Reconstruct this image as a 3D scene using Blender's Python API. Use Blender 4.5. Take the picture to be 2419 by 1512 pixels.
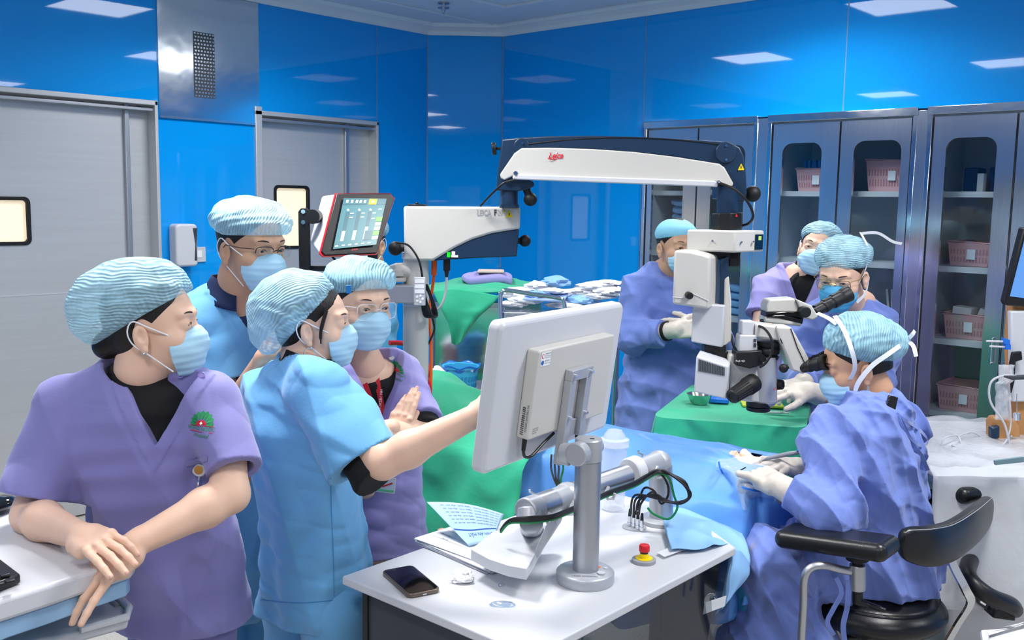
import bpy, math, random
import numpy as np
from mathutils import Matrix, Vector
for o in list(bpy.data.objects): bpy.data.objects.remove(o)
SC = bpy.context.scene
COL = SC.collection

# ---------------------------------------------------------------- camera, light, exposure
CX, CY, FPX, CAM_H = 1209.5, 756.0, 2269.0, 1.70
UP = np.array([.0157, 1., .1208]); UP /= np.linalg.norm(UP)
_b = np.array([0, 0, 1.]); FW = -(_b - _b.dot(UP) * UP); FW /= np.linalg.norm(FW)
RT = np.cross(FW, UP)
YAW = math.radians(42.5)
cam = bpy.data.cameras.new('camera'); camo = bpy.data.objects.new('camera', cam); COL.objects.link(camo)
cam.sensor_width = 36.0; cam.lens = 36.0 * FPX / 2419.0; cam.clip_start = .05
cam.dof.use_dof = False
def _rz(v):
    c, s = math.cos(YAW), math.sin(YAW)
    return Vector((v[0] * c - v[1] * s, v[0] * s + v[1] * c, v[2]))
_cols = []
for k in range(3):                      # camera axes expressed in the world
    e = np.zeros(3); e[k] = 1
    _cols.append(_rz((e @ RT, e @ FW, e @ UP)))
_m = Matrix((_cols[0], _cols[1], _cols[2])).transposed().to_4x4()
_m.translation = Vector((0, 0, CAM_H))
camo.matrix_world = _m
SC.camera = camo
vs = SC.view_settings
vs.view_transform = 'Standard'; vs.look = 'None'; vs.gamma = 1.0; vs.exposure = -0.76; vs.use_curve_mapping = False
wd = bpy.data.worlds.new('world'); SC.world = wd; wd.use_nodes = True
wd.node_tree.nodes['Background'].inputs[0].default_value = (.80, .88, 1, 1)
wd.node_tree.nodes['Background'].inputs[1].default_value = .12
PANELS = [(-3.90, 2.80), (-2.24, 4.10), (-2.40, 1.40), (-0.45, 2.55), (-4.0, -.2), (-.7, -.2), (.9, 1.2), (1.0, 3.9), (-2.4, -1.5), (1.0, -1.6)]
def area_lamp(name, loc, size, power, color=(1, .98, .97)):
    l = bpy.data.lights.new(name, 'AREA'); l.shape = 'SQUARE'; l.size = size; l.energy = power; l.color = color
    l.spread = math.radians(150)
    o = bpy.data.objects.new(name, l); o.location = loc; COL.objects.link(o); return o
PWR = (34, 34, 66, 52, 16, 34, 20, 22, 18, 14)
for (x, y), w_ in zip(PANELS, PWR):
    area_lamp('ceiling_panel_lamp', (x, y, 2.845), .48, w_)

# ---------------------------------------------------------------- pixel -> place helpers (CF frame: right, forward, up)
def ray(u, v):
    c = np.array([(u - CX) / FPX, -(v - CY) / FPX, -1.]); return np.array([c @ RT, c @ FW, c @ UP])
def P(u, v, d):
    q = ray(u, v); q = q * d / q[1]; return np.array([q[0], d, CAM_H + q[2]])
def Pz(u, v, z):
    q = ray(u, v); q = q * (z - CAM_H) / q[2]; return np.array([q[0], q[1], z])
def to_room(p):
    c, s = math.cos(YAW), math.sin(YAW); return np.array([p[0]*c-p[1]*s, p[0]*s+p[1]*c, p[2]])
def to_cf(p):
    c, s = math.cos(YAW), math.sin(YAW); return np.array([p[0]*c+p[1]*s, -p[0]*s+p[1]*c, p[2]])
V = lambda *a: np.array(a, float)
def nrm(v): v = np.asarray(v, float); return v / (np.linalg.norm(v) + 1e-12)

# ---------------------------------------------------------------- materials
def lin(h):
    h = h.lstrip('#'); c = [int(h[i:i+2], 16) / 255 for i in (0, 2, 4)]
    return tuple(x / 12.92 if x <= .04045 else ((x + .055) / 1.055) ** 2.4 for x in c) + (1,)
MATS = {}
def mat(name, col, rough=.5, metal=0, bump=0, bscale=60, var=0, vscale=8, trans=0, alpha=1, emit=None, es=0, coat=0, sheen=0, sss=0, aniso=None, spec=.5, ior=1.45, stretch=None, detail=3, crease=0, cscale=7):
    if name in MATS: return MATS[name]
    m = bpy.data.materials.new(name); m.use_nodes = True; nt = m.node_tree; b = nt.nodes['Principled BSDF']
    c = lin(col); b.inputs['Base Color'].default_value = c
    b.inputs['Roughness'].default_value = rough; b.inputs['Metallic'].default_value = metal
    b.inputs['Specular IOR Level'].default_value = spec; b.inputs['IOR'].default_value = ior
    if trans: b.inputs['Transmission Weight'].default_value = trans
    if alpha < 1: b.inputs['Alpha'].default_value = alpha
    if coat: b.inputs['Coat Weight'].default_value = coat; b.inputs['Coat Roughness'].default_value = .05
    if sheen: b.inputs['Sheen Weight'].default_value = sheen
    if sss:
        b.inputs['Subsurface Weight'].default_value = sss; b.inputs['Subsurface Radius'].default_value = (.012, .005, .003); b.inputs['Subsurface Scale'].default_value = .6
    if emit: b.inputs['Emission Color'].default_value = lin(emit); b.inputs['Emission Strength'].default_value = es
    tc = nt.nodes.new('ShaderNodeTexCoord'); src = tc.outputs['Object']
    if stretch:
        mp = nt.nodes.new('ShaderNodeMapping'); mp.inputs['Scale'].default_value = stretch
        nt.links.new(src, mp.inputs['Vector']); src = mp.outputs['Vector']
    n = nt.nodes.new('ShaderNodeTexNoise'); n.inputs['Scale'].default_value = vscale; n.inputs['Detail'].default_value = detail
    nt.links.new(src, n.inputs['Vector'])
    mx = nt.nodes.new('ShaderNodeMix'); mx.data_type = 'RGBA'; mx.blend_type = 'MULTIPLY'
    mx.inputs['Factor'].default_value = max(var, .02)
    mx.inputs['A'].default_value = c; nt.links.new(n.outputs['Fac'], mx.inputs['B'])
    nt.links.new(mx.outputs['Result'], b.inputs['Base Color'])
    if bump:
        n2 = nt.nodes.new('ShaderNodeTexNoise'); n2.inputs['Scale'].default_value = bscale; n2.inputs['Detail'].default_value = 4
        nt.links.new(src, n2.inputs['Vector'])
        bp = nt.nodes.new('ShaderNodeBump'); bp.inputs['Strength'].default_value = bump; bp.inputs['Distance'].default_value = .01
        nt.links.new(n2.outputs['Fac'], bp.inputs['Height']); nt.links.new(bp.outputs['Normal'], b.inputs['Normal'])
    if crease:      # soft cloth creases: ridged noise feeding a second bump
        n3 = nt.nodes.new('ShaderNodeTexNoise'); n3.noise_type = 'RIDGED_MULTIFRACTAL'; n3.inputs['Scale'].default_value = cscale; n3.inputs['Detail'].default_value = 2.5; n3.inputs['Roughness'].default_value = .55; n3.inputs['Distortion'].default_value = .9
        nt.links.new(src, n3.inputs['Vector'])
        b3 = nt.nodes.new('ShaderNodeBump'); b3.inputs['Strength'].default_value = 1.0; b3.inputs['Distance'].default_value = crease
        nt.links.new(n3.outputs['Fac'], b3.inputs['Height'])
        if bump: nt.links.new(b3.outputs['Normal'], bp.inputs['Normal'])
        else: nt.links.new(b3.outputs['Normal'], b.inputs['Normal'])
    MATS[name] = m; return m
M = {}
def defm(k, *a, **kw): M[k] = mat(k, *a, **kw)
defm('seam_grey', '#6f97c4', .4); defm('blue_glass', '#0a9cf2', .015, coat=.3, var=.05, vscale=1)
defm('cabinet_inner', '#c2c6ca', .4, .2); defm('ceiling_white', '#c9d4e2', .6, var=.05)
defm('cove_white', '#d8e2ea', .5)
defm('floor_vinyl', '#cfcbc2', .3, var=.55, vscale=140, detail=1)
defm('steel', '#d6d9dd', .16, .95, var=.15, vscale=30, stretch=(1, 1, .03), bump=.02, bscale=200)
defm('steel_polished', '#e0e3e6', .13, 1, bump=.6, bscale=1.6)
defm('steel_door', '#d0d2d4', .40, .40, var=.12, vscale=60, stretch=(1, .03, 1))
defm('chrome', '#dfe2e6', .12, 1)
defm('aluminium', '#b9bbc0', .38, .9, bump=.02, bscale=400)
defm('silver_paint', '#b4b7bd', .4, .35)
defm('grille_hole', '#4a4f55', .6, .3)
defm('white_plastic', '#cdcfd4', .35, bump=.01, bscale=300)
defm('warm_white', '#c9c7c1', .38, bump=.02, bscale=500)
defm('desk_white', '#cfd1d6', .28)
defm('light_grey', '#c3c5cb', .45)
defm('grey_plastic', '#9a9ca2', .5)
defm('dark_grey', '#3a3f47', .5)
defm('navy_plastic', '#15304c', .38, bump=.03, bscale=500)
defm('black_plastic', '#17181b', .38)
defm('black_rubber', '#101113', .55)
defm('black_leather', '#16171a', .33, bump=.05, bscale=350)
defm('black_gloss', '#0b0c0f', .06, coat=.5)
defm('red', '#d3202a', .35); defm('red_cloth', '#c41f2c', .6); defm('yellow', '#f2d400', .45); defm('orange', '#ff6a22', .45)
defm('green_text', '#0e8a4b', .7); defm('red_text', '#c8202c', .7); defm('grey_text', '#a7a9ab', .6); defm('dark_text', '#30343c', .7); defm('blue_text', '#2460b8', .7); defm('white_text', '#f2f4f6', .6)
defm('cloth_green', '#2cb086', .85, bump=.12, bscale=45, sheen=.2, var=.12, crease=.035, cscale=4.5)
defm('drape_blue', '#5f9ce6', .5, bump=.08, bscale=30, var=.08, crease=.03, cscale=3.5)
defm('drape_pale', '#8cbdee', .6, bump=.08, bscale=30, var=.08, crease=.008, cscale=6)
defm('gown_blue', '#7187cf', .8, bump=.10, bscale=60, sheen=.2, var=.12, crease=.05, cscale=6.5)
defm('scrub_purple', '#7f7cb8', .7, bump=.05, bscale=200, sheen=.25, crease=.03, cscale=3.6)
defm('scrub_lilac', '#9791cd', .75, bump=.05, bscale=200, sheen=.2, crease=.03, cscale=4.5)
defm('scrub_blue', '#67a9da', .7, bump=.06, bscale=150, sheen=.2, crease=.035, cscale=4.2)
defm('navy_cloth', '#14264f', .8); defm('black_cloth', '#0e0e11', .85, bump=.06, bscale=300)
defm('skin', '#eac2a9', .5, sss=.12, var=.10, vscale=30, bump=.02, bscale=350)
defm('skin_mid', '#d3a485', .5, sss=.1, var=.12, vscale=30, bump=.02, bscale=350)
defm('hair', '#120d0b', .45, bump=.3, bscale=200, stretch=(1, 1, .1))
defm('mask_blue', '#aed8ee', .75, bump=.04, bscale=300)
defm('mask_deep', '#58b0dc', .75, bump=.04, bscale=300)
defm('strap_white', '#e8edf2', .8)
defm('cap_flat', '#8fd2ea', .8, bump=.06, bscale=60)
defm('glove', '#cbc3b8', .5, bump=.2, bscale=60)
defm('sclera', '#d8d3cf', .25); defm('iris', '#20130d', .15)
defm('nail', '#dba99a', .35)
defm('pink_basket', '#dba9ad', .5); defm('blue_basket', '#39a8d4', .45)
defm('paper', '#eceef4', .8); defm('paper_blue', '#bcdcf4', .8)
defm('cream_glow', '#fff0d2', .4, emit='#ffe9c6', es=.95)
defm('wood_tan', '#c08a55', .4)
defm('key_black', '#1b1d21', .4)
defm('gold', '#c9a15c', .3, 1)
defm('syringe_clear', '#d9dde0', .3, alpha=.8)
defm('bowl_steel', '#c6c4bd', .2, 1)
defm('cotton', '#f2f3f5', .95, bump=.4, bscale=60)
defm('eye_lit', '#e89a6a', .5, var=.6, vscale=60)
defm('navy_box', '#18305c', .5)
def glassy(name, tint, mixf=.12, rough=.05):
    m = bpy.data.materials.new(name); m.use_nodes = True; nt = m.node_tree; nt.nodes.clear()
    out = nt.nodes.new('ShaderNodeOutputMaterial'); tr = nt.nodes.new('ShaderNodeBsdfTransparent'); tr.inputs[0].default_value = lin(tint)
    gl = nt.nodes.new('ShaderNodeBsdfGlossy'); gl.inputs['Roughness'].default_value = rough
    fr = nt.nodes.new('ShaderNodeFresnel'); fr.inputs[0].default_value = 1.45
    ad = nt.nodes.new('ShaderNodeMath'); ad.operation = 'ADD'; ad.inputs[1].default_value = mixf
    ge = nt.nodes.new('ShaderNodeNewGeometry'); sb = nt.nodes.new('ShaderNodeMath'); sb.operation = 'SUBTRACT'; sb.inputs[0].default_value = 1; nt.links.new(ge.outputs['Backfacing'], sb.inputs[1])
    ml = nt.nodes.new('ShaderNodeMath'); ml.operation = 'MULTIPLY'; ml.use_clamp = True; nt.links.new(ad.outputs[0], ml.inputs[0]); nt.links.new(sb.outputs[0], ml.inputs[1])
    mx = nt.nodes.new('ShaderNodeMixShader')
    nt.links.new(fr.outputs[0], ad.inputs[0]); nt.links.new(ml.outputs[0], mx.inputs[0]); nt.links.new(tr.outputs[0], mx.inputs[1]); nt.links.new(gl.outputs[0], mx.inputs[2]); nt.links.new(mx.outputs[0], out.inputs[0])
    M[name] = m
glassy('clear_glass', '#eef4f6', .04); glassy('smoky_glass', '#dcdee0', .05); glassy('clear_plastic', '#eef4fa', .12, .15); glassy('lens_glass', '#f4f6f8', .02)
def film(name, tint, frac, rough=.2):      # thin wrinkled plastic film: partly see-through
    m = bpy.data.materials.new(name); m.use_nodes = True; nt = m.node_tree; b = nt.nodes['Principled BSDF']; out = nt.nodes['Material Output']
    b.inputs['Base Color'].default_value = lin(tint); b.inputs['Roughness'].default_value = rough
    tc = nt.nodes.new('ShaderNodeTexCoord'); n2 = nt.nodes.new('ShaderNodeTexNoise'); n2.inputs['Scale'].default_value = 22; n2.inputs['Detail'].default_value = 5; n2.inputs['Distortion'].default_value = 1.2
    nt.links.new(tc.outputs['Object'], n2.inputs['Vector'])
    bp = nt.nodes.new('ShaderNodeBump'); bp.inputs['Strength'].default_value = .25; bp.inputs['Distance'].default_value = .008
    nt.links.new(n2.outputs['Fac'], bp.inputs['Height']); nt.links.new(bp.outputs['Normal'], b.inputs['Normal'])
    tr = nt.nodes.new('ShaderNodeBsdfTransparent'); mx = nt.nodes.new('ShaderNodeMixShader'); mx.inputs[0].default_value = frac
    nt.links.new(tr.outputs[0], mx.inputs[1]); nt.links.new(b.outputs[0], mx.inputs[2]); nt.links.new(mx.outputs[0], out.inputs[0])
    M[name] = m
film('film_white', '#e8ecf2', .42); film('film_clear', '#e6f0fa', .20, .06); film('tape', '#eef2f6', .72, .5)
def capmat(name, tint, frac, rotv=(0, 0, 0), scale=46.):   # crimped non-woven cap: thin cloth, hair shows through a little
    m = bpy.data.materials.new(name); m.use_nodes = True; nt = m.node_tree; b = nt.nodes['Principled BSDF']; out = nt.nodes['Material Output']
    b.inputs['Base Color'].default_value = lin(tint); b.inputs['Roughness'].default_value = .75
    tc = nt.nodes.new('ShaderNodeTexCoord'); mp = nt.nodes.new('ShaderNodeMapping'); mp.inputs['Rotation'].default_value = rotv
    nt.links.new(tc.outputs['Object'], mp.inputs['Vector'])
    wv = nt.nodes.new('ShaderNodeTexWave'); wv.bands_direction = 'Z'; wv.inputs['Scale'].default_value = scale; wv.inputs['Distortion'].default_value = 9; wv.inputs['Detail'].default_value = 1; wv.inputs['Detail Scale'].default_value = .45
    nt.links.new(mp.outputs[0], wv.inputs['Vector'])
    n2 = nt.nodes.new('ShaderNodeTexNoise'); n2.inputs['Scale'].default_value = 26; n2.inputs['Detail'].default_value = 5; n2.inputs['Distortion'].default_value = .8
    nt.links.new(tc.outputs['Object'], n2.inputs['Vector'])
    ad = nt.nodes.new('ShaderNodeMath'); ad.operation = 'MULTIPLY_ADD'; ad.inputs[1].default_value = .30; nt.links.new(wv.outputs['Fac'], ad.inputs[0]); nt.links.new(n2.outputs['Fac'], ad.inputs[2])
    bp = nt.nodes.new('ShaderNodeBump'); bp.inputs['Strength'].default_value = .9; bp.inputs['Distance'].default_value = .006
    nt.links.new(ad.outputs[0], bp.inputs['Height']); nt.links.new(bp.outputs['Normal'], b.inputs['Normal'])
    mr = nt.nodes.new('ShaderNodeMapRange'); mr.inputs['From Min'].default_value = .35; mr.inputs['From Max'].default_value = 1.05; mr.inputs['To Min'].default_value = frac - .42; mr.inputs['To Max'].default_value = min(1, frac + .28)
    nt.links.new(ad.outputs[0], mr.inputs['Value'])
    tr = nt.nodes.new('ShaderNodeBsdfTransparent'); mx = nt.nodes.new('ShaderNodeMixShader')
    nt.links.new(mr.outputs[0], mx.inputs[0])
    nt.links.new(tr.outputs[0], mx.inputs[1]); nt.links.new(b.outputs[0], mx.inputs[2]); nt.links.new(mx.outputs[0], out.inputs[0])
    M[name] = m
capmat('cap_blue', '#b2e0f2', .82); capmat('cap_blue2', '#b2e0f2', .82, (.9, .5, 0)); capmat('cap_blue3', '#b2e0f2', .82, (0, 1.2, .4)); capmat('cap_blue4', '#a8dcf0', .80, (0, 1.45, 0), 40)

# ---------------------------------------------------------------- mesh building
class MB:
    def __init__(s): s.v = []; s.f = []; s.mi = []; s.cur = 0
    def add(s, vs, fs):
        n = len(s.v); s.v += [tuple(map(float, p)) for p in vs]
        for f in fs: s.f.append(tuple(n + i for i in f)); s.mi.append(s.cur)
        return s
    def box(s, c, size, R=None):
        hx, hy, hz = [q / 2 for q in size]; R = np.eye(3) if R is None else R
        vs = [np.asarray(c) + R @ V(x * hx, y * hy, z * hz) for z in (-1, 1) for (x, y) in ((-1, -1), (1, -1), (1, 1), (-1, 1))]
        return s.hexa(vs[:4], vs[4:])
    def box2(s, a, b):
        a = np.asarray(a, float); b = np.asarray(b, float); return s.box((a + b) / 2, np.abs(b - a))
    def hexa(s, bot, top):
        return s.add(list(bot) + list(top), [(3, 2, 1, 0), (4, 5, 6, 7), (0, 1, 5, 4), (1, 2, 6, 5), (2, 3, 7, 6), (3, 0, 4, 7)])
    def cyl(s, a, b, r, r2=None, n=24, ell=1):
        r2 = r if r2 is None else r2; a = np.asarray(a, float); b = np.asarray(b, float)
        z = nrm(b - a); x = nrm(np.cross(z, V(0, 0, 1) if abs(z[2]) < .9 else V(0, 1, 0))); y = np.cross(z, x)
        vs = []
        for (c, rr) in ((a, r), (b, r2)):
            for k in range(n):
                t = 2 * math.pi * k / n; vs.append(c + rr * (math.cos(t) * x + ell * math.sin(t) * y))
        fs = [(k, (k + 1) % n, n + (k + 1) % n, n + k) for k in range(n)] + [tuple(range(n - 1, -1, -1)), tuple(range(n, 2 * n))]
        return s.add(vs, fs)
    def tube(s, pts, r, n=10, closed=False, cap=True):
        pts = [np.asarray(p, float) for p in pts]; m = len(pts); rr = r if hasattr(r, '__len__') else [r] * m
        up = None; rings = []
        for i, p in enumerate(pts):
            if closed: t = nrm(pts[(i + 1) % m] - pts[i - 1])
            else: t = nrm(pts[min(i + 1, m - 1)] - pts[max(i - 1, 0)])
            if up is None: up = nrm(np.cross(t, V(0, 0, 1) if abs(t[2]) < .9 else V(0, 1, 0)))
            up = nrm(up - up.dot(t) * t); w = np.cross(t, up)
            rings.append([p + rr[i] * (math.cos(2 * math.pi * k / n) * up + math.sin(2 * math.pi * k / n) * w) for k in range(n)])
        vs = [q for g in rings for q in g]; fs = []
        for i in range(m if closed else m - 1):
            j = (i + 1) % m
            for k in range(n): fs.append((i * n + k, i * n + (k + 1) % n, j * n + (k + 1) % n, j * n + k))
        if not closed and cap: fs += [tuple(range(n - 1, -1, -1)), tuple(range((m - 1) * n, m * n))]
        return s.add(vs, fs)
    def strip(s, pts, side, w, th=.0012):          # flat ribbon along pts
        pts = [np.asarray(p, float) for p in pts]; vs = []; fs = []
        for i, p in enumerate(pts):
            t = nrm(pts[min(i + 1, len(pts) - 1)] - pts[max(i - 1, 0)]); sd = side[i] if hasattr(side, '__len__') and np.ndim(side) == 2 else side
            sd = nrm(np.asarray(sd) - np.dot(sd, t) * t); nn = np.cross(t, sd)
            for (x, y) in ((-1, -1), (1, -1), (1, 1), (-1, 1)): vs.append(p + sd * x * w / 2 + nn * y * th / 2)
        for i in range(len(pts) - 1):
            for k in range(4): fs.append((i * 4 + k, i * 4 + (k + 1) % 4, i * 4 + 4 + (k + 1) % 4, i * 4 + 4 + k))
        m = len(pts) - 1; fs += [(3, 2, 1, 0), (m * 4, m * 4 + 1, m * 4 + 2, m * 4 + 3)]
        return s.add(vs, fs)
    def sphere(s, c, r, n=20, R=None):
        rad = r if hasattr(r, '__len__') else (r, r, r); R = np.eye(3) if R is None else R; m = n // 2; vs = []; fs = []
        for i in range(m + 1):
            a = math.pi * i / m
            for k in range(n):
                t = 2 * math.pi * k / n; vs.append(np.asarray(c) + R @ V(rad[0] * math.sin(a) * math.cos(t), rad[1] * math.sin(a) * math.sin(t), rad[2] * math.cos(a)))
        for i in range(m):
            for k in range(n): fs.append((i * n + k, (i + 1) * n + k, (i + 1) * n + (k + 1) % n, i * n + (k + 1) % n))
        return s.add(vs, fs)
    def lathe(s, a, axis, prof, n=32):
        z = nrm(axis); x = nrm(np.cross(z, V(0, 0, 1) if abs(z[2]) < .9 else V(0, 1, 0))); y = np.cross(z, x); vs = []; fs = []
        for (r, h) in prof:
            for k in range(n):
                t = 2 * math.pi * k / n; vs.append(np.asarray(a) + z * h + r * (math.cos(t) * x + math.sin(t) * y))
        for i in range(len(prof) - 1):
            for k in range(n): fs.append((i * n + k, i * n + (k + 1) % n, (i + 1) * n + (k + 1) % n, (i + 1) * n + k))
        fs += [tuple(range(n - 1, -1, -1)), tuple(range((len(prof) - 1) * n, len(prof) * n))]
        return s.add(vs, fs)
    def prism(s, poly, ext):
        poly = [np.asarray(p, float) for p in poly]; n = len(poly); ext = np.asarray(ext, float)
        vs = poly + [p + ext for p in poly]
        return s.add(vs, [tuple(range(n - 1, -1, -1)), tuple(range(n, 2 * n))] + [(k, (k + 1) % n, n + (k + 1) % n, n + k) for k in range(n)])
    def grid(s, fn, nu, nv, th=0):
        vs = []; fs = []
        for i in range(nu + 1):
            for j in range(nv + 1): vs.append(fn(i / nu, j / nv))
        for i in range(nu):
            for j in range(nv): a = i * (nv + 1) + j; fs.append((a, a + nv + 1, a + nv + 2, a + 1))
        return s.add(vs, fs)
def rot(axis, deg):
    return np.array(Matrix.Rotation(math.radians(deg), 3, Vector(axis)))
def frame(x, z):                      # rotation whose columns are x, y, z
    z = nrm(z); x = nrm(np.asarray(x, float) - np.dot(x, z) * z); y = np.cross(z, x); return np.array([x, y, z]).T
def rrect(w, h, r, n=6, z=0):
    pts = []
    for (cx, cy, a0) in ((w/2-r, h/2-r, 0), (-w/2+r, h/2-r, 90), (-w/2+r, -h/2+r, 180), (w/2-r, -h/2+r, 270)):
        for k in range(n + 1):
            a = math.radians(a0 + 90 * k / n); pts.append((cx + r * math.cos(a), cy + r * math.sin(a)))
    return pts
def spline(pts, n=8):
    pts = [np.asarray(p, float) for p in pts]; out = []
    for i in range(len(pts) - 1):
        p0 = pts[max(i - 1, 0)]; p1 = pts[i]; p2 = pts[i + 1]; p3 = pts[min(i + 2, len(pts) - 1)]
        for k in range(n):
            t = k / n; out.append(.5 * ((2 * p1) + (-p0 + p2) * t + (2 * p0 - 5 * p1 + 4 * p2 - p3) * t * t + (-p0 + 3 * p1 - 3 * p2 + p3) * t ** 3))
    out.append(pts[-1]); return out

# ---------------------------------------------------------------- object bookkeeping
class Thing:
    """an Empty at the thing's base that parents its parts; geometry is given in the CF frame (or the room frame)"""
    def __init__(s, name, label, cat, base=(0, 0, 0), group=None, room=False, kind=None, z0=None):
        s.base = np.asarray(base, float).copy(); s.room = room
        if z0 is not None: s.base[2] = z0
        s.o = bpy.data.objects.new(name, None); COL.objects.link(s.o); s.o.empty_display_size = .05
        s.place(s.base)
        if kind: s.o['kind'] = kind
        if label: s.o['label'] = label; s.o['category'] = cat
        if group: s.o['group'] = group
    def place(s, p):
        if s.room: s.o.location = Vector(p)
        else: s.o.location = _rz(p); s.o.rotation_euler = (0, 0, YAW)
    def part(s, name, mb, m, parent=None, bev=0, smooth=35, label=None, seg=2, kind=None, sub=0, solid=0, attr=None):
        o = mesh_obj(name, mb, m, s.base, bev, smooth, seg, sub, solid, attr)
        o.parent = parent or s.o
        if label: o['label'] = label
        if kind: o['kind'] = kind
        return o
def mesh_obj(name, mb, m, base, bev=0, smooth=35, seg=2, sub=0, solid=0, attr=None):
    me = bpy.data.meshes.new(name)
    if isinstance(mb, MB):
        vs = [(p[0] - base[0], p[1] - base[1], p[2] - base[2]) for p in mb.v]; me.from_pydata(vs, [], mb.f); mi = mb.mi
    else:
        vv, ff = mb; vv = (np.asarray(vv) - np.asarray(base)).astype(np.float32)
        me.vertices.add(len(vv)); me.vertices.foreach_set('co', vv.ravel())
        me.loops.add(len(ff) * 4); me.loops.foreach_set('vertex_index', np.asarray(ff, np.int32).ravel())
        me.polygons.add(len(ff)); me.polygons.foreach_set('loop_start', np.arange(0, len(ff) * 4, 4, dtype=np.int32))
        me.update(calc_edges=True); mi = None
    ms = m if isinstance(m, (list, tuple)) else [m]
    for q in ms: me.materials.append((M.get(q) or MATS[q]) if isinstance(q, str) else q)
    if mi is not None and len(ms) > 1: me.polygons.foreach_set('material_index', mi)
    me.validate()
    if isinstance(mb, MB):
        import bmesh
        bm = bmesh.new(); bm.from_mesh(me); bmesh.ops.recalc_face_normals(bm, faces=bm.faces[:]); bm.to_mesh(me); bm.free()
    me.polygons.foreach_set('use_smooth', [True] * len(me.polygons))
    if smooth and isinstance(mb, MB): me.set_sharp_from_angle(angle=math.radians(smooth))
    if attr is not None:
        a = me.attributes.new('weave', 'FLOAT', 'POINT'); a.data.foreach_set('value', np.asarray(attr, np.float32))
    o = bpy.data.objects.new(name, me); COL.objects.link(o)
    if bev:
        b = o.modifiers.new('bevel', 'BEVEL'); b.width = bev; b.segments = seg; b.limit_method = 'ANGLE'; b.angle_limit = math.radians(40); b.harden_normals = False
    if solid:
        b = o.modifiers.new('solid', 'SOLIDIFY'); b.thickness = solid; b.offset = 0
    if sub:
        b = o.modifiers.new('subsurf', 'SUBSURF'); b.levels = sub; b.render_levels = sub
    return o
def single(name, label, cat, mb, m, base, group=None, room=False, **kw):
    """a top-level thing that is one mesh"""
    o = mesh_obj(name, mb, m, base, **kw)
    if room: o.location = Vector(base)
    else: o.location = _rz(base); o.rotation_euler = (0, 0, YAW)
    o['label'] = label; o['category'] = cat
    if group: o['group'] = group
    return o
def struct(name, mb, m, **kw):
    o = mesh_obj(name, mb, m, (0, 0, 0), **kw); o['kind'] = 'structure'; return o
def copy_tree(o, parent=None):
    c = o.copy(); COL.objects.link(c)
    if parent is not None: c.parent = parent
    for ch in list(o.children):
        copy_tree(ch, c)
    return c
def text_mb(s, size, org, xd, yd, align='CENTER', shear=0, bold=0, conv=None, ys=1):
    cu = bpy.data.curves.new('t', 'FONT'); cu.body = s; cu.size = size; cu.align_x = align; cu.align_y = 'CENTER'; cu.shear = shear; cu.offset = bold * size * 5; cu.resolution_u = 3
    ob = bpy.data.objects.new('t', cu); COL.objects.link(ob)
    dg = bpy.context.evaluated_depsgraph_get(); me = bpy.data.meshes.new_from_object(ob.evaluated_get(dg))
    xd = nrm(xd); yd = nrm(yd); nn = np.cross(xd, yd); mb = MB()
    vs = [np.asarray(org) + xd * v.co.x + yd * v.co.y * ys for v in me.vertices]
    if conv: vs = [conv(p) for p in vs]
    mb.add(vs, [tuple(p.vertices) for p in me.polygons])
    bpy.data.objects.remove(ob); bpy.data.curves.remove(cu); bpy.data.meshes.remove(me)
    return mb
def joinmb(*ms):
    r = MB()
    for m in ms:
        n = len(r.v); r.v += m.v; r.f += [tuple(n + i for i in f) for f in m.f]; r.mi += m.mi
    return r
def pprism(pts, d, ext):               # outline given in pixels, stood at depth d and extruded away by ext metres
    return [P(u, v, d) for (u, v) in pts], V(0, ext, 0)
defm('wall_pale', '#dcdcde', .5)
# ================================================================ the room (room frame: x left wall .. right, y near .. far wall)
LX, FY, CEIL = -5.0, 4.92, 2.90
RX, NY = 2.6, -3.2
mb = MB().box2((LX - .3, NY - .2, -.1), (RX + .2, FY + .7, 0)); struct('floor', mb, 'floor_vinyl')
mb = MB().box2((LX - .3, NY - .2, CEIL), (RX + .2, FY + .7, CEIL + .1)); struct('ceiling', mb, 'ceiling_white')
# left wall: blue glass panels round two sliding-door openings
D1 = (1.20, 2.575, 2.20); D2 = (3.235, 4.105, 2.20)
mb = MB()
mb.box2((LX - .2, NY, 0), (LX, D1[0], CEIL)); mb.box2((LX - .2, D1[0], D1[2]), (LX, D1[1], CEIL))
mb.box2((LX - .2, D1[1], 0), (LX, D2[0], CEIL)); mb.box2((LX - .2, D2[0], D2[2]), (LX, D2[1], CEIL))
mb.box2((LX - .2, D2[1], 0), (LX, 4.56, CEIL))
struct('wall_left', mb, 'blue_glass')
mb = MB().prism([(LX, 4.56, 0), (-4.63, 4.93, 0), (-4.80, 5.15, 0), (LX - .2, 4.8, 0), (LX - .2, 4.56, 0)], (0, 0, CEIL)); struct('wall_corner', mb, 'blue_glass')
mb = MB(); mb.box2((-4.63, FY, 0), (-3.445, FY + .15, CEIL)); mb.box2((-3.445, FY, 2.20), (.0, FY + .15, CEIL)); mb.box2((0, FY, 0), (RX, FY + .15, CEIL)); mb.box2((-3.5, FY + .55, 0), (.1, FY + .65, 2.3))
struct('wall_back', mb, 'blue_glass')
mb = MB().box2((RX, NY, 0), (RX + .15, FY + .1, 2.0)); struct('wall_right', mb, 'wall_pale')
mb = MB().box2((LX - .2, NY - .15, 0), (RX + .1, NY, 1.7)); struct('wall_front', mb, 'wall_pale')
struct('trim_5', MB().box2((RX, NY, 2.0), (RX + .15, FY + .1, CEIL)).box2((LX - .2, NY - .15, 1.7), (RX + .1, NY, CEIL)), 'blue_glass')
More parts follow.
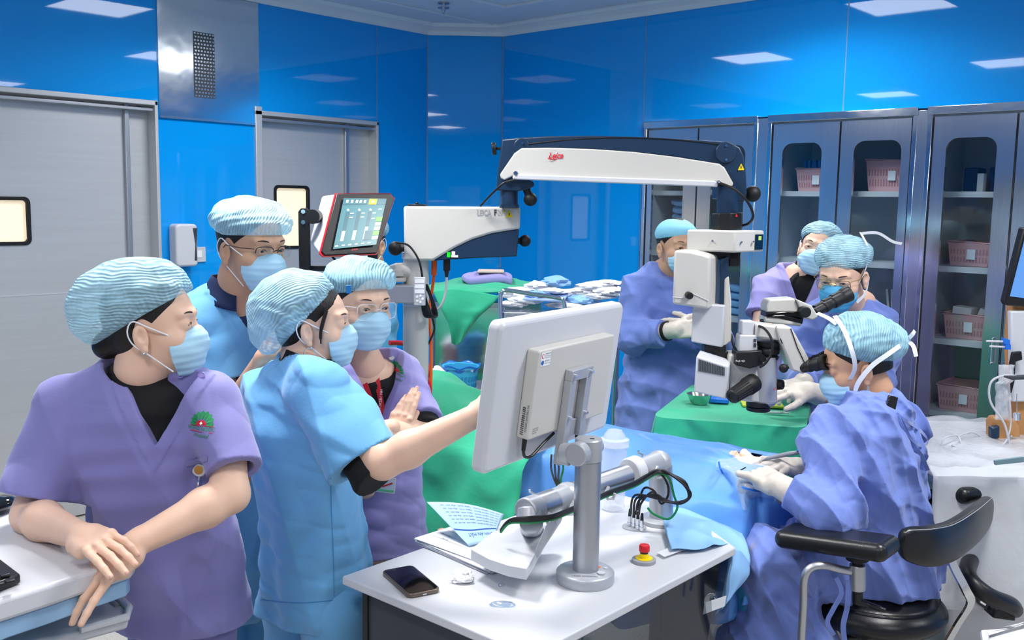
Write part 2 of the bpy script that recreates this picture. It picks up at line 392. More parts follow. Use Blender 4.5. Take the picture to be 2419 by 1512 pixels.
struct('trim_6', MB().box2((-2.665, FY - .02, 0), (-2.60, FY + .05, 2.19)).box2((-1.80, FY - .02, 0), (-1.745, FY + .05, 2.19)).box2((-.93, FY - .02, 0), (0, FY + .05, 2.2)), 'steel', bev=.003)
# curved cove between wall and ceiling
prof = [(0, 2.835), (.012, 2.835), (.02, 2.86), (.05, 2.872), (.09, 2.878), (.10, 2.90)]
path = [(LX, NY), (LX, 4.56), (-4.63, FY), (RX, FY)]
def offs(i, o):
    p = np.array(path[i], float); ds = []
    if i > 0: ds.append(nrm(p - path[i-1]))
    if i < len(path) - 1: ds.append(nrm(np.array(path[i+1], float) - p))
    ns = [V(d[1], -d[0]) for d in ds]; n = nrm(sum(ns)); return p + n * o / max(.3, n @ ns[0])
mb = MB(); vsx = []; nn = len(prof)
for i in range(4):
    for (o, z) in prof: q = offs(i, o + .001); vsx.append((q[0], q[1], z))
mb.add(vsx, [(i*nn+k, i*nn+k+1, (i+1)*nn+k+1, (i+1)*nn+k) for i in range(3) for k in range(nn-1)])
struct('trim_1', mb, 'cove_white')
# ceiling seams and the edge of the laminar-flow frame
mb = MB(); cr = to_room(Pz(1195, 20, 2.885))
mb.box2((cr[0] - .012, NY, 2.888), (cr[0] + .012, cr[1], 2.899)); mb.box2((cr[0], cr[1] - .012, 2.888), (RX, cr[1] + .012, 2.899)); struct('trim_2', mb, 'cove_white')
c2 = to_room(Pz(1260, 48, 2.89)); mb = MB().box2((-4.9, c2[1] - .01, 2.892), (RX, c2[1] + .01, 2.899)); mb.box2((c2[0]-.35, NY, 2.892), (c2[0]-.33, 4.8, 2.899)); struct('trim_3', mb, 'cove_white')
# panel seams
mb = MB()
for y in (4.115,): mb.box2((LX, y - .003, 2.2), (LX + .0015, y + .003, 2.835)); mb.box2((LX, y + .012, 0), (LX + .0015, y + .017, 2.2))
for x in (-3.447, -2.19): mb.box2((x - .003, FY - .0015, 2.2), (x + .003, FY, 2.835))
mb.box2((-3.45, FY - .0015, 0), (-3.444, FY, 2.2))
mb.box2((-4.633, FY - .003, 0), (-4.622, FY, 2.835)); mb.box2((LX, 4.553, 0), (LX + .003, 4.563, 2.835))
struct('trim_4', mb, 'seam_grey')
# skirting
struct('baseboard_left', MB().box2((LX, NY, 0), (LX + .012, 1.15, .1)).box2((LX, 2.63, 0), (LX + .012, 3.18, .1)), 'steel')
struct('baseboard_back', MB().box2((-4.6, FY - .012, 0), (-3.5, FY, .1)), 'steel')
# doors
def sliding_door(n, y0, y1, top, wy0, wy1, wz0, wz1, jamb):
    fr = MB(); w = .045
    fr.box2((LX - .12, y0 - w, 0), (LX + .018, y0, top + w)); fr.box2((LX - .12, y1 - .006, 0), (LX + .018, y1 + .012, top + .02)); fr.box2((LX - .12, y0 - w, top - .004), (LX + .018, y1 + .012, top + .022))
    o = struct('door_%d' % n, fr, 'steel_door', bev=.003)
    def ch(name, mb, m, parent=o, **k): c = mesh_obj(name, mb, m, (0, 0, 0), **k); c.parent = parent; return c
    sl = MB(); x0, x1 = LX - .10, LX - .06; ye = y1 - jamb
    sl.box2((x0, y0, .01), (x1, wy0, top - .03)); sl.box2((x0, wy1, .01), (x1, ye, top - .03)); sl.box2((x0, wy0, .01), (x1, wy1, wz0)); sl.box2((x0, wy0, wz1), (x1, wy1, top - .03))
    s = ch('door_leaf', sl, 'steel_door')
    ch('jamb_post', MB().box2((LX - .075, ye, 0), (LX - .035, ye + .025, top)).box2((LX - .03, y0, top - .035), (LX - .0, y1, top - .018)), 'aluminium', bev=.003)
    ch('jamb_panel', MB().box2((LX - .09, ye + .025, 0), (LX - .07, y1, top - .02)), 'steel_door')
    fb = MB(); fw = .018
    cy, cz = (wy0 + wy1) / 2, (wz0 + wz1) / 2; W, Hh = wy1 - wy0 + 2*fw, wz1 - wz0 + 2*fw
    a = rrect(W, Hh, .03); b = rrect(W - 2*fw, Hh - 2*fw, .018); k = len(a)
    vs_ = [(x1 + .006, cy + p[0], cz + p[1]) for p in a] + [(x1 + .006, cy + p[0], cz + p[1]) for p in b] + [(x1 - .002, cy + p[0], cz + p[1]) for p in a] + [(x1 - .01, cy + p[0], cz + p[1]) for p in b]
    fb.add(vs_, [q for i in range(k) for q in ((i, (i+1) % k, k + (i+1) % k, k + i), (i, 2*k+i, 2*k+(i+1) % k, (i+1) % k), (k+i, k+(i+1) % k, 3*k+(i+1) % k, 3*k+i))])
    f = ch('window_frame', fb, 'black_rubber')
    ch('window_pane', MB().prism([(x1 - .012, cy + p[0], cz + p[1]) for p in b], (-.004, 0, 0)), 'cream_glow', f)
    ch('leaf_seam', MB().box2((x1, y0, 1.203), (x1 + .0015, ye, 1.209)), 'light_grey', s)
sliding_door(1, D1[0], D1[1], D1[2], 1.44, 1.915, 1.475, 1.68, .15)
sliding_door(2, D2[0], D2[1], D2[2], 3.375, 3.60, 1.42, 1.775, .22)
# stainless air-return panel above the blue pier
t = Thing('air_return_panel', 'tall polished stainless air-return panel between the two sliding doors, below the ceiling', 'panel', (LX, 2.91, 2.15), room=True)
t.part('panel', MB().box2((LX, 2.60, 2.145), (LX + .012, 3.222, 2.832)), 'steel_polished')
t.part('bottom_lip', MB().box2((LX, 2.60, 2.135), (LX + .016, 3.222, 2.147)), 'steel')
g = MB().box2((LX + .012, 2.805, 2.262), (LX + .0135, 2.935, 2.618)); gp = t.part('grille', g, 'grille_hole')
g = MB()
for i in range(19):
    for j in range(7): g.box((LX + .014, 2.815 + j * .0185 + (i % 2) * .004, 2.271 + i * .0188), (.002, .011, .009))
t.part('grille_slots', g, 'steel', parent=gp)
# soap dispenser and wall socket on the pier
a = to_room(P(417, 585, 5.02)); a[0] = LX; 
t = Thing('hand_sanitizer_dispenser', 'white wall-mounted sanitizer dispenser on the blue pier', 'dispenser', (LX, 2.69, 1.33), room=True)
prof = rrect(.13, .235, .022)
t.part('body', MB().prism([(LX + .001, 2.70 + p[0], 1.445 + p[1]) for p in prof], (.085, 0, 0)), 'white_plastic', bev=.012, seg=3)
t.part('level_window', MB().prism([(LX + .0855, 2.735, 1.54), (LX + .0855, 2.762, 1.54), (LX + .0855, 2.755, 1.44), (LX + .0855, 2.757, 1.36), (LX + .0855, 2.742, 1.36), (LX + .0855, 2.748, 1.45)], (.002, 0, 0)), 'dark_grey')
t = Thing('wall_socket', 'small white wall socket plate beside the sanitizer dispenser', 'socket', (LX, 2.81, 1.36), room=True)
t.part('plate', MB().box2((LX + .001, 2.77, 1.345), (LX + .010, 2.855, 1.43)), 'white_plastic', bev=.003)
t.part('rocker', MB().box2((LX + .010, 2.80, 1.37), (LX + .013, 2.83, 1.41)), 'white_text', bev=.001)
# ceiling lights
def ceiling_light(x, y, label, grp=None):
    t = Thing('ceiling_light', label, 'ceiling light', (x, y, 2.9), room=True, group='square ceiling light panels')
    w = .26; f = MB(); f.box2((x - w, y - w, 2.875), (x + w, y - w + .02, 2.8995)); f.box2((x - w, y + w - .02, 2.875), (x + w, y + w, 2.8995)); f.box2((x - w, y - w, 2.875), (x - w + .02, y + w, 2.8995)); f.box2((x + w - .02, y - w, 2.875), (x + w, y + w, 2.8995))
    t.part('frame', f, 'cove_white')
    t.part('diffuser', MB().box2((x - w + .02, y - w + .02, 2.882), (x + w - .02, y + w - .02, 2.892)), 'diffuser'); return t
M['diffuser'] = mat('diffuser', '#ffffff', .5, emit='#ffffff', es=15)
PL = ('mirrored above the left door', 'mirrored at the top right above the cabinets', 'mirrored at the far right of the blue wall', 'over the desk between monitor and cabinets', 'by the left wall beyond the frame edge', 'nearest above the camera', 'to the right of the surgeon, near the camera', 'by the right end of the cabinet wall', 'behind the camera on the left', 'behind the camera on the right')
for i, (x, y) in enumerate(PANELS): ceiling_light(x, y, 'square white ceiling light panel ' + PL[i])
sp = to_room(Pz(1048, 10, 2.89))
t = Thing('fire_sprinkler', 'small metal fire sprinkler hanging from the white ceiling', 'sprinkler', (sp[0], sp[1], 2.90), room=True)
t.part('stem', MB().cyl((sp[0], sp[1], 2.899), (sp[0], sp[1], 2.85), .012).cyl((sp[0], sp[1], 2.85), (sp[0], sp[1], 2.835), .007), 'steel')
t.part('escutcheon', MB().cyl((sp[0], sp[1], 2.8995), (sp[0], sp[1], 2.893), .035).cyl((sp[0], sp[1], 2.872), (sp[0], sp[1], 2.867), .035), 'aluminium')

# ---------------------------------------------------------------- recessed stainless cabinets
def arch(x0, x1, z0, z1, r, y, n=8):
    pts = [(x0, y, z0), (x1, y, z0)]
    for k in range(n + 1):
        a = math.radians(90 * k / n); pts.append((x1 - r + r * math.cos(a), y, z1 - r + r * math.sin(a)))
    for k in range(n + 1):
        a = math.radians(90 + 90 * k / n); pts.append((x0 + r + r * math.cos(a), y, z1 - r + r * math.sin(a)))
    return pts
SH = [1.795, 1.425, 1.06, .69, .33]
def cabinet(x0, x1, doors, label):
    t = Thing('storage_cabinet', label, 'cabinet', ((x0 + x1) / 2, FY + .2, 0), room=True, group='recessed stainless storage cabinets')
    y0, y1 = FY + .005, FY + .50
    b = MB(); b.box2((x0, y0, 0), (x0 + .015, y1, 2.18)); b.box2((x1 - .015, y0, 0), (x1, y1, 2.18)); b.box2((x0, y1 - .01, 0), (x1, y1, 2.18)); b.box2((x0, y0, 2.15), (x1, y1, 2.18)); b.box2((x0, y0, 0), (x1, y1, .08))
    t.part('body', b, 'cabinet_inner')
    t.part('face_frame', MB().box2((x0 - .004, FY - .022, 0), (x0 + .02, FY + .004, 2.188)).box2((x1 - .02, FY - .022, 0), (x1 + .004, FY + .004, 2.188)).box2((x0 - .004, FY - .03, 2.165), (x1 + .004, FY + .004, 2.205)), 'steel_polished', bev=.003)
    for z in SH: t.part('shelf', MB().box2((x0 + .015, y0 + .075, z - .028), (x1 - .015, y1 - .01, z)), 'white_plastic')
    for i, (dx0, dx1, wx0, wx1) in enumerate(doors):
        d = MB(); out = arch(wx0, wx1, .20, 2.05, .055, FY - .012); ymid = FY - .012
        # door slab as frame around the arched window
        o = [(dx0, ymid, .09), (dx1, ymid, .09)] + [(dx1, ymid, 2.155)] * 9 + [(dx0, ymid, 2.155)] * 9
        k = len(out)
        outer = [(dx0, ymid, .09), (dx1, ymid, .09)] + [(dx1 - (dx1 - (wx0+wx1)/2) * (j/8.0)*0, ymid, 2.155) for j in range(9)] + [(dx0, ymid, 2.155) for j in range(9)]
        d.add(outer + out + [(p[0], p[1] + .02, p[2]) for p in out], [(j, (j+1) % k, k + (j+1) % k, k + j) for j in range(k)] + [(k + j, k + (j+1) % k, 2*k + (j+1) % k, 2*k + j) for j in range(k)])
        d.box2((dx0, ymid, .09), (dx0 + .002, ymid + .02, 2.155)); d.box2((dx1 - .002, ymid, .09), (dx1, ymid + .02, 2.155))
        dd = t.part('door', d, 'steel', smooth=30)
        t.part('glass_pane', MB().prism([(p[0], FY + .0, p[2]) for p in out], (0, .004, 0)), 'clear_glass', parent=dd)
        hx = dx1 - .03 if i % 2 == 0 else dx0 + .03
        t.part('door_handle', MB().tube([(hx, ymid, .98), (hx, ymid - .03, .98), (hx, ymid - .03, 1.10), (hx, ymid, 1.10)], .005), 'chrome', parent=dd)
    return t
cabinet(-3.425, -2.669, [(-3.40, -3.052, -3.365, -3.142), (-3.046, -2.69, -2.955, -2.74)], 'stainless cabinet at the blue wall corner, blue cloth packs on its shelves')
cabinet(-2.60, -1.80, [(-2.575, -2.195, -2.515, -2.29), (-2.189, -1.825, -2.115, -1.87)], 'middle stainless cabinet with two arched windows, behind the two capped nurses')
cabinet(-1.745, -.93, [(-1.72, -1.345, -1.655, -1.425), (-1.339, -.955, -1.27, -1.04)], 'right-hand stainless cabinet with pink baskets behind the plastic-covered console')
bx = -.85
# pink baskets
def basket(x, y, z, w, dep, h, name='storage_basket', m='pink_basket', label='', grp='pink baskets in the cabinets', rim=True, holes=True):
    t = Thing(name, label, 'basket', (x, y, z), room=True, group=grp); s = .88
    def ring(k, zz): return [(x - w/2*k, y - dep/2*k, zz), (x + w/2*k, y - dep/2*k, zz), (x + w/2*k, y + dep/2*k, zz), (x - w/2*k, y + dep/2*k, zz)]
    mb = MB(); r0 = ring(s, z + .001); r1 = ring(1, z + h); r2 = ring(.97, z + h); r3 = ring(s * .96, z + .006)
    mb.add(r0 + r1 + r2 + r3, [(3, 2, 1, 0)] + [(k, (k+1) % 4, 4+(k+1) % 4, 4+k) for k in range(4)] + [(4+k, 4+(k+1) % 4, 8+(k+1) % 4, 8+k) for k in range(4)] + [(8+k, 8+(k+1) % 4, 12+(k+1) % 4, 12+k) for k in range(4)] + [(12, 13, 14, 15)])
    b = t.part('body', mb, m)
    t.part('rim', MB().tube([(x - w/2, y - dep/2, z + h), (x + w/2, y - dep/2, z + h), (x + w/2, y + dep/2, z + h), (x - w/2, y + dep/2, z + h)], .007, 8, closed=True), m)
    sl = MB(); n = int(w / .016)
    for j in range(n):
        fx = (j + .5) / n - .5
        for (k0, k1) in ((.18, .42), (.5, .74)):
            for (zz) in ((k0 + k1) / 2,):
                kk = s + (1 - s) * zz; sl.box((x + fx * w * kk * .95, y - dep/2 * kk - .0006, z + h * zz), (.006, .0015, h * (k1 - k0)))
    t.part('slots', sl, mat('slot_' + m, '#b98388' if 'pink' in m else '#1c7fb0', .6), parent=b)
    if 'pink' in m: t.part('label_card', MB().box((x + w * .06, y - dep/2 * .97 - .003, z + h * .5), (.04, .002, .05)), 'paper')
    return t
BY = FY + .27
basket(-2.40, BY, SH[0], .21, .26, .125, label='pink basket holding blue packets, top shelf of the middle cabinet, left window')
basket(-1.985, BY, SH[0], .25, .26, .165, label='tall pink basket on the top shelf of the middle cabinet, right window')
basket(-1.565, BY, SH[1] + .001, .20, .26, .12, label='pink basket on the second shelf of the right-hand cabinet')
basket(-1.555, BY, SH[2], .215, .26, .125, label='pink basket with white boxes on the third shelf of the right-hand cabinet')
basket(-1.555, BY, SH[3], .23, .26, .13, label='pink basket on the fourth shelf of the right-hand cabinet, lowest in view')
basket(-1.925, BY, SH[2], .16, .24, .12, label='pink basket with upright white packets, third shelf of the middle cabinet')
ORD = ('first', 'second', 'third', 'fourth', 'fifth', 'sixth', 'seventh', 'eighth')
for k in range(7):
    x = -2.46 + k * .02; single('blue_packet', 'flat blue packet, %s from the left in the middle cabinet basket' % ORD[k], 'packet', MB().box((x, BY - .05, SH[0] + .095), (.012, .12, .15), rot((0, 1, 0), (k % 3 - 1) * 5)), mat('packet_blue', '#2a6fd0', .4), (x, BY - .05, SH[0] + .02), group='blue packets in the pink basket', room=True)
for k in range(5):
    x = -1.97 + k * .02; single('white_packet', 'slim white packet standing in the small pink basket, %s from the left' % ORD[k], 'packet', MB().box((x, BY - .03, SH[2] + .12), (.012, .07, .2), rot((0, 1, 0), (k - 2) * 4)), 'paper', (x, BY - .03, SH[2] + .02), group='white packets in the small pink basket', room=True)
single('white_box', 'white carton in the third-shelf pink basket of the right-hand cabinet', 'box', MB().box((-1.60, BY - .02, SH[2] + .085), (.09, .10, .14), rot((0, 1, 0), 5)), 'paper', (-1.60, BY, SH[2] + .01), room=True, bev=.002)
single('white_box', 'small white carton leaning right in the third-shelf pink basket', 'box', MB().box((-1.50, BY - .02, SH[2] + .10), (.06, .08, .10), rot((0, 1, 0), 20)), 'paper', (-1.50, BY, SH[2] + .01), room=True, bev=.002)
for i, (x, w) in enumerate(((-1.60, .07), (-1.47, .09))):
    single('navy_box', ('smaller' if i == 0 else 'larger') + ' dark navy box on the top shelf of the right-hand cabinet', 'box', MB().box((x, BY, SH[0] + .061), (w, .12, .12)), 'navy_box', (x, BY, SH[0]), room=True, bev=.006)
single('white_carton', 'small white carton beside the navy boxes on the top shelf', 'box', MB().box((-1.545, BY - .07, SH[0] + .046), (.03, .05, .09)), 'paper', (-1.545, BY, SH[0]), room=True, bev=.002)
single('blue_bottle', 'dark blue bottle on the second shelf of the right-hand cabinet', 'bottle', MB().lathe((-1.435, BY - .06, SH[1] + .001), (0, 0, 1), [(.03, 0), (.034, .01), (.034, .13), (.014, .16), (.014, .19)]), mat('bottle_blue', '#234a8c', .2), (-1.435, BY - .06, SH[1]), room=True)
random.seed(4)
def cloth_pack(x, z, w, m, label, grp):
    def fn(a, b):
        th = 2 * math.pi * a; c = math.cos(th); s_ = math.sin(th); zz = b
        e = (1 - abs(2 * b - 1) ** 4) ** .25 if 0 < b < 1 else 0
        return (x + (.5 * w * np.sign(c) * abs(c) ** .5 + .008 * math.sin(5 * th + z * 40)) * e, BY - .02 + .10 * np.sign(s_) * abs(s_) ** .5 * e, z + .045 * b + .006 * math.sin(3 * th + x * 30))
    single('cloth_pack', label, 'cloth', MB().grid(fn, 28, 8), m, (x, BY, z), group=grp, room=True)
for i in range(7): cloth_pack(-3.25 + .01 * (i % 2), SH[0] - .36 + .044 * i, .19, 'drape_pale', 'folded pale blue cloth pack, corner cabinet left door, %s from the bottom' % ORD[i], 'cloth packs in the corner cabinet')
for (zz, n) in ((SH[2], 4), (SH[3], 3)):
    for i in range(n): cloth_pack(-2.85 + .01 * (i % 2), zz + .008 + .044 * i, .18, 'drape_pale', 'pale blue cloth pack, corner cabinet right door, %s up on the %s shelf' % (ORD[i], 'upper' if n == 4 else 'lower'), 'cloth packs in the corner cabinet')
single('green_cloth', 'green folded cloth on the corner cabinet shelf behind the microscope arm', 'cloth', MB().box((-2.80, BY - .02, SH[1] + .11), (.12, .14, .2)), 'cloth_green', (-2.80, BY, SH[1]), room=True, bev=.02)
# ================================================================ equipment (CF frame from here on)
def B(mb, u0, v0, u1, v1, d, th): return mb.box2(P(u0, v1, d), P(u1, v0, d) + V(0, th, 0))
def cbox(mb, ul, uc, ur, vt, vb, dc, dl, dr, inset=0):
    c = P(uc, vt, dc); cb = P(uc, vb, dc); l = P(ul, vt, dl); r = P(ur, vt, dr); zt, zb = c[2], cb[2]
    xy = [c[:2], r[:2], l[:2] + r[:2] - c[:2], l[:2]]
    return mb.hexa([V(p[0], p[1], zb) for p in xy], [V(p[0], p[1], zt) for p in xy])
def pp(mb, pts, d, th): return mb.prism([P(u, v, d) for (u, v) in pts], (0, th, 0))
def PP(*a): return [P(*q) for q in a]
def pcyl(mb, u, v, d, rpx, th, n=28): c = P(u, v, d); r = rpx / FPX * d; return mb.cyl(c, c + V(0, th, 0), r, n=n)
def triangle(t, par, u, v, d, w, name='warning_label'):
    mb = MB(); pp(mb, [(u - w, v + w), (u + w, v + w), (u, v - w)], d, .001); o = t.part(name, mb, 'yellow', parent=par)
    mb = MB(); pp(mb, [(u - w*.12, v + w*.5), (u + w*.12, v + w*.5), (u + w*.1, v - w*.3), (u - w*.1, v - w*.3)], d - .0012, .001); t.part('warning_mark', mb, 'black_plastic', parent=par)

# ---------------- operating microscope on floor stand
DC = 3.30
mic = Thing('operating_microscope', 'white and navy operating microscope on a floor stand, its long arm reaching over the patient', 'microscope', (P(982, 900, DC)[0], DC, 0))
cx = P(982, 900, DC)[0]
colr = .0445
p_col = mic.part('column', MB().cyl((cx, DC, .12), (cx, DC, P(982, 598, DC)[2]), colr, n=40), 'warm_white')
mic.part('column_ring', MB().cyl((cx, DC, P(982, 612, DC)[2]), (cx, DC, P(982, 596, DC)[2]), .049, n=40).cyl((cx, DC, P(982, 722, DC)[2]), (cx, DC, P(982, 716, DC)[2]), .0455, n=40), 'white_plastic', parent=p_col, bev=.002)
mb = MB()
for (ax, ay) in ((.5, .25), (-.5, .25), (.4, -.35), (-.4, -.35)):
    mb.prism([(cx + ax - .05, DC + ay, .06), (cx + ax + .05, DC + ay, .06), (cx + .08, DC, .06), (cx - .08, DC, .06)], (0, 0, .07))
    mb.sphere((cx + ax, DC + ay, .05), .05, 14)
mic.part('base', mb.cyl((cx, DC, .06), (cx, DC, .2), .12, .07), 'light_grey', bev=.004)

# lower arm
arm_top = [(953, 487), (1229, 489), (1228, 541), (1200, 545), (1160, 552), (1115, 566), (1075, 585), (1045, 603), (1024, 616), (955, 616)]
mb = pp(MB(), arm_top, DC - .06, .12); p_arm = mic.part('lower_arm', mb, 'warm_white', bev=.008, seg=3)
nav = [(1024, 616), (1045, 603), (1075, 585), (1115, 566), (1160, 552), (1200, 545), (1226, 541), (1221, 606), (1120, 610)]
mic.part('arm_underside', pp(MB(), nav, DC - .055, .11), 'navy_plastic', bev=.004)
xd, yd = V(1, 0, 0), V(0, 0, 1)
def ptext(t, par, s, u, v, d, hpx, m, name='lettering', align='CENTER', bold=0, shear=0, rotd=0, ys=1, xdir=None):
    c = P(u, v, d); R = rot((0, 1, 0), rotd)
    mb = text_mb(s, hpx / FPX * d * 1.38, c, R @ (xd if xdir is None else xdir), R @ yd, align, shear, bold, ys=ys)
    return t.part(name, mb, m, parent=par)
ptext(mic, p_arm, 'LEICA', 1143, 503, DC - .0615, 9.2, 'grey_text', bold=.004, ys=1.5); ptext(mic, p_arm, 'F', 1170, 503, DC - .0615, 9.5, 'dark_text', bold=.006, ys=1.5); ptext(mic, p_arm, '20', 1181, 503, DC - .0615, 9, 'grey_text', ys=1.5)
triangle(mic, p_arm, 1203, 505, DC - .0625, 8.5); triangle(mic, p_arm, 1192, 498, DC - .0625, 3.5)
mb = MB(); pcyl(mb, 985, 484, DC, 22, .001)
mic.part('top_knob', MB().cyl(P(985, 488, DC), P(985, 482, DC), .032, n=24).cyl(P(985, 483, DC), P(985, 478, DC), .006), 'black_plastic', parent=p_arm, bev=.002)
def ball(t, u, v, d, r, u2, v2, name='ball_handle', par=None):
    mb = MB().sphere(P(u, v, d), r / FPX * d, 22).tube(PP((u, v, d), (u2, v2, d)), [r * .62 / FPX * d, r * .5 / FPX * d], 16)
    t.part(name, mb, 'black_rubber', parent=par)
ball(mic, 1240, 569, DC - .02, 14, 1221, 569); ball(mic, 934, 587, DC - .03, 17, 956, 586)
mic.part('status_light', B(MB(), 1056, 596, 1064, 608, DC - .058, .004), mat('led_green', '#16d020', .4, emit='#18e028', es=.7)); mic.part('switch_label', B(B(MB(), 1067, 594, 1075, 602, DC - .058, .002), 1066, 603, 1082, 608, DC - .058, .002), 'white_text')
mic.part('cable_plug', B(MB(), 1047, 613, 1063, 640, DC - .03, .03).tube(PP((1055, 638, DC - .015), (1055, 655, DC - .015)), [.009, .005]), 'black_plastic', bev=.002)
mic.part('grey_cable', MB().tube(spline(PP((1055, 650, DC - .015), (1053, 690, DC - .01), (1040, 725, DC), (1012, 745, DC + .03))), .0045), 'light_grey')
mic.part('orange_cable', MB().tube(spline(PP((1026, 616, DC + .02), (1024, 660, DC + .03), (1014, 740, DC + .02), (1018, 800, DC + .02), (1018, 900, DC), (1014, 1000, DC))), .0055).tube(spline(PP((1014, 1000, DC), (1013, 1120, DC), (1005, 1175, DC - .02), (985, 1215, DC - .05), (955, 1245, DC - .08))), .0055).cyl(P(1026, 612, DC + .02), P(1025, 650, DC + .02), .010), 'orange')
mic.part('red_hose', MB().tube(spline(PP((920, 810, DC + .07), (955, 812, DC + .1), (990, 830, DC + .09), (1008, 862, DC + .05), (1014, 905, DC), (1014, 1000, DC), (1012, 1060, DC))), .009), 'red')
# black cable hanging and looped at the column
mb = MB().tube(spline(PP((936, 573, DC - .06), (965, 580, DC - .08), (988, 612, DC - .08), (997, 650, DC - .07), (1000, 690, DC - .06))), .0035)
for k in range(6): mb.tube(spline(PP((1003 + k, 672, DC - .06 - .004*k), (995 + 2*k, 700, DC - .06), (1002 + 4*k, 745, DC - .06 - .004*k), (1018 + 3*k, 745, DC - .05), (1020 + k, 715, DC - .06), (1004 + k, 672, DC - .06)), 5), .0032, 8)
mb.tube(spline(PP((1018, 740, DC), (1026, 775, DC), (1018, 800, DC), (1010, 815, DC))), .0035)
mic.part('coiled_cable', mb, 'black_plastic')
mb = MB().tube(PP((905, 655, DC), (940, 640, DC - .03), (975, 640, DC - .01)), [.03, .028, .03], 18).cyl(P(935, 652, DC - .03), P(935, 636, DC - .03), .034).cyl(P(935, 665, DC - .04), P(935, 655, DC - .04), .036)
p_mt = mic.part('monitor_mount', mb, 'warm_white', bev=.003)
mic.part('mount_tray', MB().box2(P(885, 716, DC - .1), P(1000, 675, DC - .1) + V(0, .09, 0)), 'silver_paint', bev=.004)
mb = B(MB(), 977, 655, 1005, 722, DC - .115, .012); p_kp = mic.part('keypad', mb, 'light_grey', bev=.003)
mb = MB()
for k in range(3): B(mb, 980, 660 + k * 12, 1002, 669 + k * 12, DC - .117, .002)
for a in range(5): c = (991 + 7 * math.cos(a * 1.257), 706 + 8 * math.sin(a * 1.257)); pcyl(mb, c[0], c[1], DC - .117, 3, .002, 10)
mic.part('keypad_buttons', mb, 'white_text', parent=p_kp)
# touch screen unit
bz = PP((795, 458, 3.02), (759, 595, 2.93), (768, 603, 2.93), (890, 598, 3.03), (931, 469, 3.12), (921, 458, 3.11))
bz = bz[::-1]
nrmv = nrm(np.cross(bz[5] - bz[1], bz[3] - bz[5])); 
if nrmv[1] > 0: nrmv = -nrmv
ext = V(-.085, .13, .01)
cen = sum(bz) / 6; big = [cen + (p - cen) * 1.03 for p in bz]; back = [cen + (p - cen) * .82 + ext for p in bz]
mb = MB(); n6 = 6
mb.add([p - nrmv * .012 for p in big] + back, [tuple(range(6)), tuple(range(11, 5, -1))] + [(k, (k+1) % 6, 6+(k+1) % 6, 6+k) for k in range(6)])
p_cu = mic.part('control_screen', mb, 'white_plastic', bev=.012, seg=3)
mb = MB().prism([p - nrmv * .012 for p in [cen + (q - cen) * 1.035 for q in bz]], nrmv * .007); mic.part('red_trim', mb, 'red', parent=p_cu)
mic.part('screen_bezel', MB().prism([p - nrmv * .006 for p in bz], nrmv * .008), 'black_plastic', parent=p_cu, bev=.002)
q4 = PP((809, 471, 3.025), (909, 473, 3.105), (883, 582, 3.035), (785, 590, 2.945))
base = bz[0] + nrmv * .0035
q4 = [p - nrmv * np.dot(p - base, nrmv) for p in q4]
def bil(a, b): return (q4[0]*(1-a)*(1-b) + q4[1]*a*(1-b) + q4[2]*a*b + q4[3]*(1-a)*b)
def srect(mb, a0, b0, a1, b1, h): return mb.prism([bil(a0, b0) + nrmv*h, bil(a1, b0) + nrmv*h, bil(a1, b1) + nrmv*h, bil(a0, b1) + nrmv*h], nrmv * .0004)
SCRN = lambda n, c, e: mat(n, c, .25, emit=c, es=e)
mic.part('display', srect(MB(), 0, 0, 1, 1, 0), SCRN('scr_bg', '#3f747c', .45), parent=p_cu)
mb = srect(srect(MB(), 0, 0, .56, .13, .0006), .8, 0, 1, .13, .0006); mic.part('display_bar', mb, SCRN('scr_dark', '#3a6a74', .6), parent=p_cu)
mb = MB(); srect(mb, .60, .01, .78, .13, .0008); mic.part('display_tab', mb, SCRN('scr_yel', '#e8d020', .8), parent=p_cu)
for b_ in (.40, .70): mic.part('display_key', srect(MB(), .86, b_, 1.0, b_ + .095, .0008), SCRN('scr_grn', '#5ac832', .8), parent=p_cu)
mb = MB()
for a in (.12, .38, .64): srect(mb, a, .66 if a < .6 else .60, a + .075, .86, .0008)
for a in (.05, .16, .27, .36, .46): srect(mb, a + .02, .035, a + .07, .095, .001)
srect(mb, .66, .05, .72, .09, .0012); srect(mb, .86, .52, 1.0, .59, .0008); srect(mb, .86, .61, 1.0, .68, .0008); srect(mb, .86, .81, 1.0, .88, .0008)
for k in range(6): srect(mb, .03 + .15 * k, .935, .10 + .15 * k, .96, .0008)
for (a, b) in ((.22, .3), (.22, .38), (.48, .3), (.48, .38), (.74, .3), (.74, .42), (.86, .22)): srect(mb, a, b, a + .08, b + .022, .0008)
for a in (.155, .415, .675):
    c = bil(a, .24); mb.cyl(c + nrmv * .0008, c + nrmv * .0014, .004, n=12)
mic.part('display_sliders', mb, SCRN('scr_lt', '#cfe0d8', .75), parent=p_cu)
mb = MB()
for a in (.12, .38, .64): srect(mb, a, .28, a + .075, .66, .0007)
srect(mb, .66, .68, .83, .88, .001); mic.part('display_tracks', mb, SCRN('scr_mid', '#335e68', .55), parent=p_cu)
q = (bil(.5, 1.0) + (bil(.5, 1) - bil(.5, 0)) * .055)
mic.part('lettering', text_mb('Leica', .010, q + nrmv * .0022, bil(1, 1) - bil(0, 1), bil(0, 0) - bil(0, 1), shear=.3), 'red', parent=p_cu)
mb = pp(MB(), [(704, 500), (710, 492), (722, 490), (731, 497), (733, 640), (706, 640)], 3.02, .012); pp(mb, [(868, 598), (892, 598), (890, 640), (868, 640)], 3.06, .012)
mb.box2(P(706, 640, 3.05), P(892, 630, 3.05) + V(0, .02, 0)); mb.tube(spline(PP((780, 600, 3.1), (800, 622, 3.1), (830, 640, 3.12))), .004)
